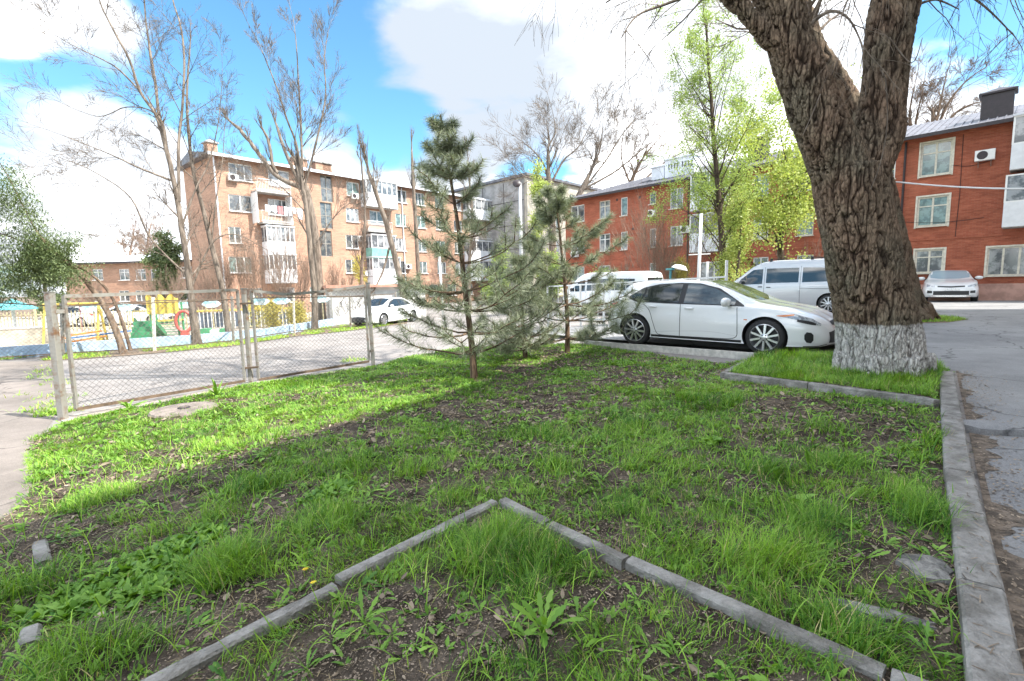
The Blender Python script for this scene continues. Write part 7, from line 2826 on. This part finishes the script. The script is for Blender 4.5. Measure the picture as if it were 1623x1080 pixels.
for i, (px, py) in enumerate(((146, 488), (199, 487), (292, 483), (335, 482), (413, 478), (446, 477), (510, 474))):
    p = D(px, py, 24.5 + i * .35)
    mb = MB()
    n = 28
    ring = [(math.cos(k * 2 * math.pi / n) * .42 * (1 + .06 * math.cos(6 * k * 2 * math.pi / n)), math.sin(k * 2 * math.pi / n) * .2 * (1 + .06 * math.cos(6 * k * 2 * math.pi / n))) for k in range(n)]
    mb.add([(x, -.02, z) for x, z in ring] + [(x, .02, z) for x, z in ring], [tuple(range(n)), tuple(range(2 * n - 1, n - 1, -1))] + [(k, n + k, n + (k + 1) % n, (k + 1) % n) for k in range(n)])
    ov = mb.build('oval_plaque', M_OVAL, yf)
    ov.location = p - o_
    ov.rotation_euler = (0, 0, R(25))
    gz = g(p.x, p.y)
    MB().bar(p - o_ + Vector((0, .05, .18)), (p.x - o_.x, p.y - o_.y + .05, gz - o_.z), .04, .04).build('plaque_stake', M_YFENCE, yf)

M_TEAL = mat('teal_canopy', (.12, .42, .46), .6, var=.2, scale=3)
M_GREENP = mat('green_plastic', (.06, .28, .13), .4)
M_YELP = mat('yellow_plastic', (.62, .47, .1), .4, var=.1, scale=4)
M_REDP = mat('red_plastic', (.5, .1, .08), .4)
M_ORP = mat('orange_steel', (.78, .3, .05), .45)
M_BLUEP = mat('blue_plastic', (.06, .2, .5), .4)


def pg(name, label, px, py, cat, Y=None):
    p = G(px, py) if Y is None else Vector(root(px, py, Y))
    return thing(name, label, cat, tuple(p), R(20))


t = pg('playground_umbrella', 'mushroom shelter with a teal roof at the left edge of the playground', 27, 538, 'shelter')
MB().tube([(0, 0, 0), (0, 0, 1.9)], .07, 10).build('pole', M_WHITEPAINT, t)
mb = MB()
n = 8
mb.add([(math.cos(k * .7854) * 1.0, math.sin(k * .7854) * 1.0, 1.55) for k in range(n)] + [(0, 0, 2.05)] + [(math.cos(k * .7854) * 1.0, math.sin(k * .7854) * 1.0, 1.5) for k in range(n)] + [(0, 0, 1.95)],
       [(k, (k + 1) % n, n) for k in range(n)] + [(n + 1 + (k + 1) % n, n + 1 + k, 2 * n + 1) for k in range(n)] + [(k, n + 1 + k, n + 1 + (k + 1) % n, (k + 1) % n) for k in range(n)])
mb.build('roof', M_TEAL, t)
t = pg('slide', 'small green plastic slide with steps in the playground', 232, 540, 'slide')
mb = MB()
for k in range(4):
    mb.box(-.35, .35, -.9 + k * .22, -.6 + k * .22, 0, .22 * (k + 1))
mb.build('steps', M_GREENP, t)
mb = MB()
for sg in (-1, 1):
    mb.bar((sg * .37, 0, .95), (sg * .37, 1.5, .12), .05, .22)
mb.bar((0, 0, .88), (0, 1.5, .08), .7, .04)
mb.build('chute', M_GREENP, t)
MB().tube([(-.36, -.2, .9), (-.36, -.1, 1.35), (.36, -.1, 1.35), (.36, -.2, .9)], .03, 8).build('hand_rail', M_YELP, t)
t = pg('climbing_frame', 'yellow and green climbing frame beside the slide', 268, 534, 'climbing frame')
mb = MB()
for sx in (-.55, .55):
    for sy in (-.4, .4):
        mb.tube([(sx, sy, 0), (sx, sy, 1.7)], .05, 8)
mb.build('posts', M_GREENP, t)
mb = MB()
n = 20
mb.add([(-.65 + 1.3 * k / n, -.5 + .06 * math.sin(k * 1.3), 1.15) for k in range(n + 1)] + [(-.65 + 1.3 * k / n, -.5 + .06 * math.sin(k * 1.3), 2.0 + .12 * math.sin(k * .9)) for k in range(n + 1)], [(k, k + 1, n + 2 + k, n + 1 + k) for k in range(n)])
mb.box(-.6, .6, -.42, .42, .78, .84)
mb.build('yellow_panel', M_YELP, t)
mb = MB()
for k in range(6):
    mb.bar((-.6, -.45, .15 + k * .12), (.6, -.45, .15 + k * .12), .03)
mb.build('rungs', M_GREENP, t)
t = pg('spring_ring', 'red ring shaped play frame next to the yellow climbing frame', 294, 534, 'play ring')
MB().tube([(math.cos(k * math.pi / 9) * .34, 0, .75 + math.sin(k * math.pi / 9) * .5) for k in range(19)], .07, 8).build('ring', M_REDP, t, smooth=True)
MB().box(-.16, .16, -.12, .12, 0, .24).build('foot', M_REDP, t)
t = pg('swing_frame', 'yellow swing frame with orange bars near the thick gate post', 122, 548, 'swing')
mb = MB()
for sx in (-.9, .9):
    mb.tube([(sx, -.5, 0), (sx, 0, 1.75), (sx, .5, 0)], .045, 8)
mb.tube([(-.95, 0, 1.75), (.95, 0, 1.75)], .05, 8)
mb.build('frame', M_YELP, t)
mb = MB()
mb.tube([(-.9, -.5, .02), (.2, -.75, .5), (1.2, -.8, .62)], .035, 8)
mb.tube([(-.9, .4, .05), (1.0, .1, .35)], .035, 8)
mb.build('orange_bars', M_ORP, t)
mb = MB()
for sx in (-.25, .25):
    mb.tube([(sx, 0, 1.75), (sx, 0, .5)], .01, 4)
mb.box(-.3, .3, -.12, .12, .46, .5)
mb.build('swing_seat', M_REDP, t)
t = pg('seesaw', 'blue and white low seesaw between swing and slide', 160, 545, 'seesaw')
mb = MB().bar((-1.1, 0, .3), (1.1, 0, .5), .2, .06)
mb.build('plank', M_BLUEP, t)
MB().box(-.1, .1, -.15, .15, 0, .36).build('pivot', M_YELP, t)
t = pg('flower_box', 'white and green toy box on the sand by the leaning shrub stems', 343, 534, 'planter')
MB().box(-.6, .6, -.25, .25, 0, .35).build('box', M_WHITEPAINT, t)
MB().box(-.62, -.2, -.27, .27, .2, .42).build('lid', M_GREENP, t)
MB().box(.2, .62, -.27, .27, .15, .38).build('end_panel', M_GREENP, t)
t = pg('sandbox_stage', 'long low beige wall of the sandbox at the left edge', 40, 546, 'sandbox')
MB().box(-4.5, 1.0, -.15, .15, 0, .7).build('panel', mat('beige_paint', (.62, .54, .42), .8, var=.15, scale=2), t)
MB().box(-4.55, 1.05, -.18, .18, .702, .76).build('coping', M_WHITEWALL, t)
t = pg('veranda', 'dark slatted veranda railing with yellow trim behind the gate middle', 415, 520, 'veranda')
MB().box(-3.2, 2.2, 0, .1, .15, 1.0).build('dark_side', mat('slate_blue_board', (.09, .12, .17), .7, var=.3, scale=3), t)
mb = MB()
for k in range(28):
    x = -3.15 + k * .195
    mb.box(x, x + .045, -.05, -.005, .1, 1.08)
mb.build('slats', M_WHITEPAINT, t)
MB().box(-3.25, 2.25, -.07, .15, 1.082, 1.16).build('hand_rail', M_YELP, t)

# white garage with graffiti
ga = G(529, 515)
gd = Vector((.9, .42)).normalized()
gt = thing('garage', 'white walled garage with black scribbles and a rusty pink roof', 'garage', tuple(ga), math.atan2(gd.y, gd.x))
MB().box(0, 5.6, 0, 5, -.2, 2.15).build('wall', M_WHITEWALL, gt)
MB().box(-.3, 5.9, -.35, 5.3, 2.152, 2.32).build('roof', mat('pink_rusty_metal', (.5, .26, .19), .7, var=.3, scale=3), gt)
MB().box(2.4, 4.8, -.04, -.002, 0, 1.95).build('garage_door', mat('pale_grey_door', (.55, .55, .54), .6, var=.15, scale=2), gt)
gr = Tubes()
r = np.random.default_rng(4)
for k in range(13):
    x0 = .15 + k * .17
    z0 = .5 + .25 * (k % 3)
    pts = [np.array([x0 + .12 * math.sin(t * 2.3 + k) + t * .03, -.008, z0 + .35 * math.sin(t * 1.5 + k * 2) * (.5 + .5 * r.random()) + .3]) for t in np.linspace(0, 4, 12)]
    gr.add(pts, [.012] * 12, 4)
link('graffiti', gr.mesh('graffiti', M_BLACKP), gt)

# posts, poles, fence and cables
t = thing('lamp_post', 'grey steel lamp post with a dark disc lamp between the two pines', 'lamp post', root(828, 500, 20.5))
MB().tube([(0, 0, 0), (0, 0, 5.9)], [.085, .065], 12).build('pole', mat('galvanised_post', (.42, .43, .44), .5, var=.15, scale=3), t, smooth=True)
MB().lathe([(0, .05), (.12, .04), (.17, 0), (.15, -.02), (0, -.02)], 20, M=Matrix.Translation((-.12, -.1, 5.85)) @ Matrix.Rotation(R(70), 4, 'X')).build('lamp_head', M_DARKMET, t, smooth=True, angle=40)
MB().bar((0, 0, 5.75), (-.12, -.08, 5.85), .04).build('bracket', M_IRON, t)
t = thing('street_pole', 'white street pole with a small crossbar right of the minibus', 'pole', root(1105, 480, 18.5))
MB().tube([(0, 0, 0), (.08, 0, 4.0)], [.062, .055], 10).build('pole', M_FRAME, t, smooth=True)
MB().bar((-.35, 0, 2.5), (.45, 0, 2.52), .06, .04).build('crossbar', M_FRAME, t)
t = thing('white_pole', 'thin white pole showing through the tall pine', 'pole', root(702, 490, 27))
MB().tube([(0, 0, 0), (-.1, 0, 4.3)], .07, 8).build('pole', M_FRAME, t, smooth=True)
t = thing('hooded_post', 'short teal post carrying a white hood above the hatchback roof', 'post', root(1062, 480, 17.5))
MB().tube([(0, 0, 0), (0, 0, 1.95)], .045, 8).build('post', mat('teal_post', (.06, .22, .24), .5), t)
MB().box(-.16, .12, -.06, .06, 1.952, 2.02).build('bracket', mat('teal_bracket', (.06, .22, .24), .5), t)
MB().lathe([(.02, .16), (.1, .13), (.14, .05), (.16, 0), (.0, -.03)], 14, M=Matrix.Translation((.32, 0, 1.98)) @ Matrix.Rotation(.25, 4, 'Y') @ Matrix.Scale(1.9, 4, (1, 0, 0))).build('hood', M_FRAME, t, smooth=True, angle=50)
wf = thing('white_fence', 'low white metal fence before the minibus and behind the hatchback', 'fence', root(1000, 490, 16.3))
o_ = wf.location
WP = [(868, 18.2), (902, 17.8), (920, 17.4), (957, 17), (1028, 16.2), (1050, 15.9), (1081, 15.6), (1120, 15.2), (1150, 14.9)]
pp = [Vector(root(px, 480, Y)) for px, Y in WP]
for i, p in enumerate(pp):
    MB().bar(p - o_, p - o_ + Vector((0, 0, 1.62 if i < 7 else 2.1)), .065, .065).build('post', M_FRAME, wf)
for a, b in zip(pp[:-1], pp[1:]):
    m_ = MB()
    for zz in (1.6, .35):
        m_.bar(a - o_ + Vector((0, 0, zz)), b - o_ + Vector((0, 0, zz)), .05, .05)
    n = max(2, int((b - a).length / .19))
    for k in range(1, n):
        c = a.lerp(b, k / n) - o_
        m_.bar(c + Vector((0, 0, .36)), c + Vector((0, 0, 1.59)), .018)
    m_.build('fence_panel', M_FRAME, wf)
ca, cb2 = cp_(1404, 287), D(1760, 296, 11.5)
cpts = [np.array(ca) * (1 - t) + np.array(cb2) * t - np.array([0, 0, .12 * math.sin(t * math.pi)]) for t in np.linspace(0, 1, 16)]
tb = Tubes()
tb.add(cpts, [.022] * 16, 6)
ob_ = link('overhead_cable', tb.mesh('overhead_cable', M_FRAME))
tag(ob_, 'thick white overhead cable crossing in front of the red building', 'cable')

# cars glimpsed beyond the playground
for (px, py, hd_, lb, sc) in ((205, 524, (.98, .2), 'white car seen through the yellow pickets left of the slide', 1.0), (125, 527, (-.97, .2), 'white car parked behind the swing frame beyond the playground', 1.0)):
    c = copy_tree(sed.t)
    p = G(px, py - 3)
    dY = 3.5
    c.location = (p.x * (1 + dY / p.y) - 2.0 * hd_[0], p.y + dY, g(p.x, p.y + dY))
    c.rotation_euler = (0, 0, math.atan2(hd_[1], hd_[0]))
    c['label'] = lb
    c['group'] = 'cars beyond the playground'
    c.name = 'parked_car'
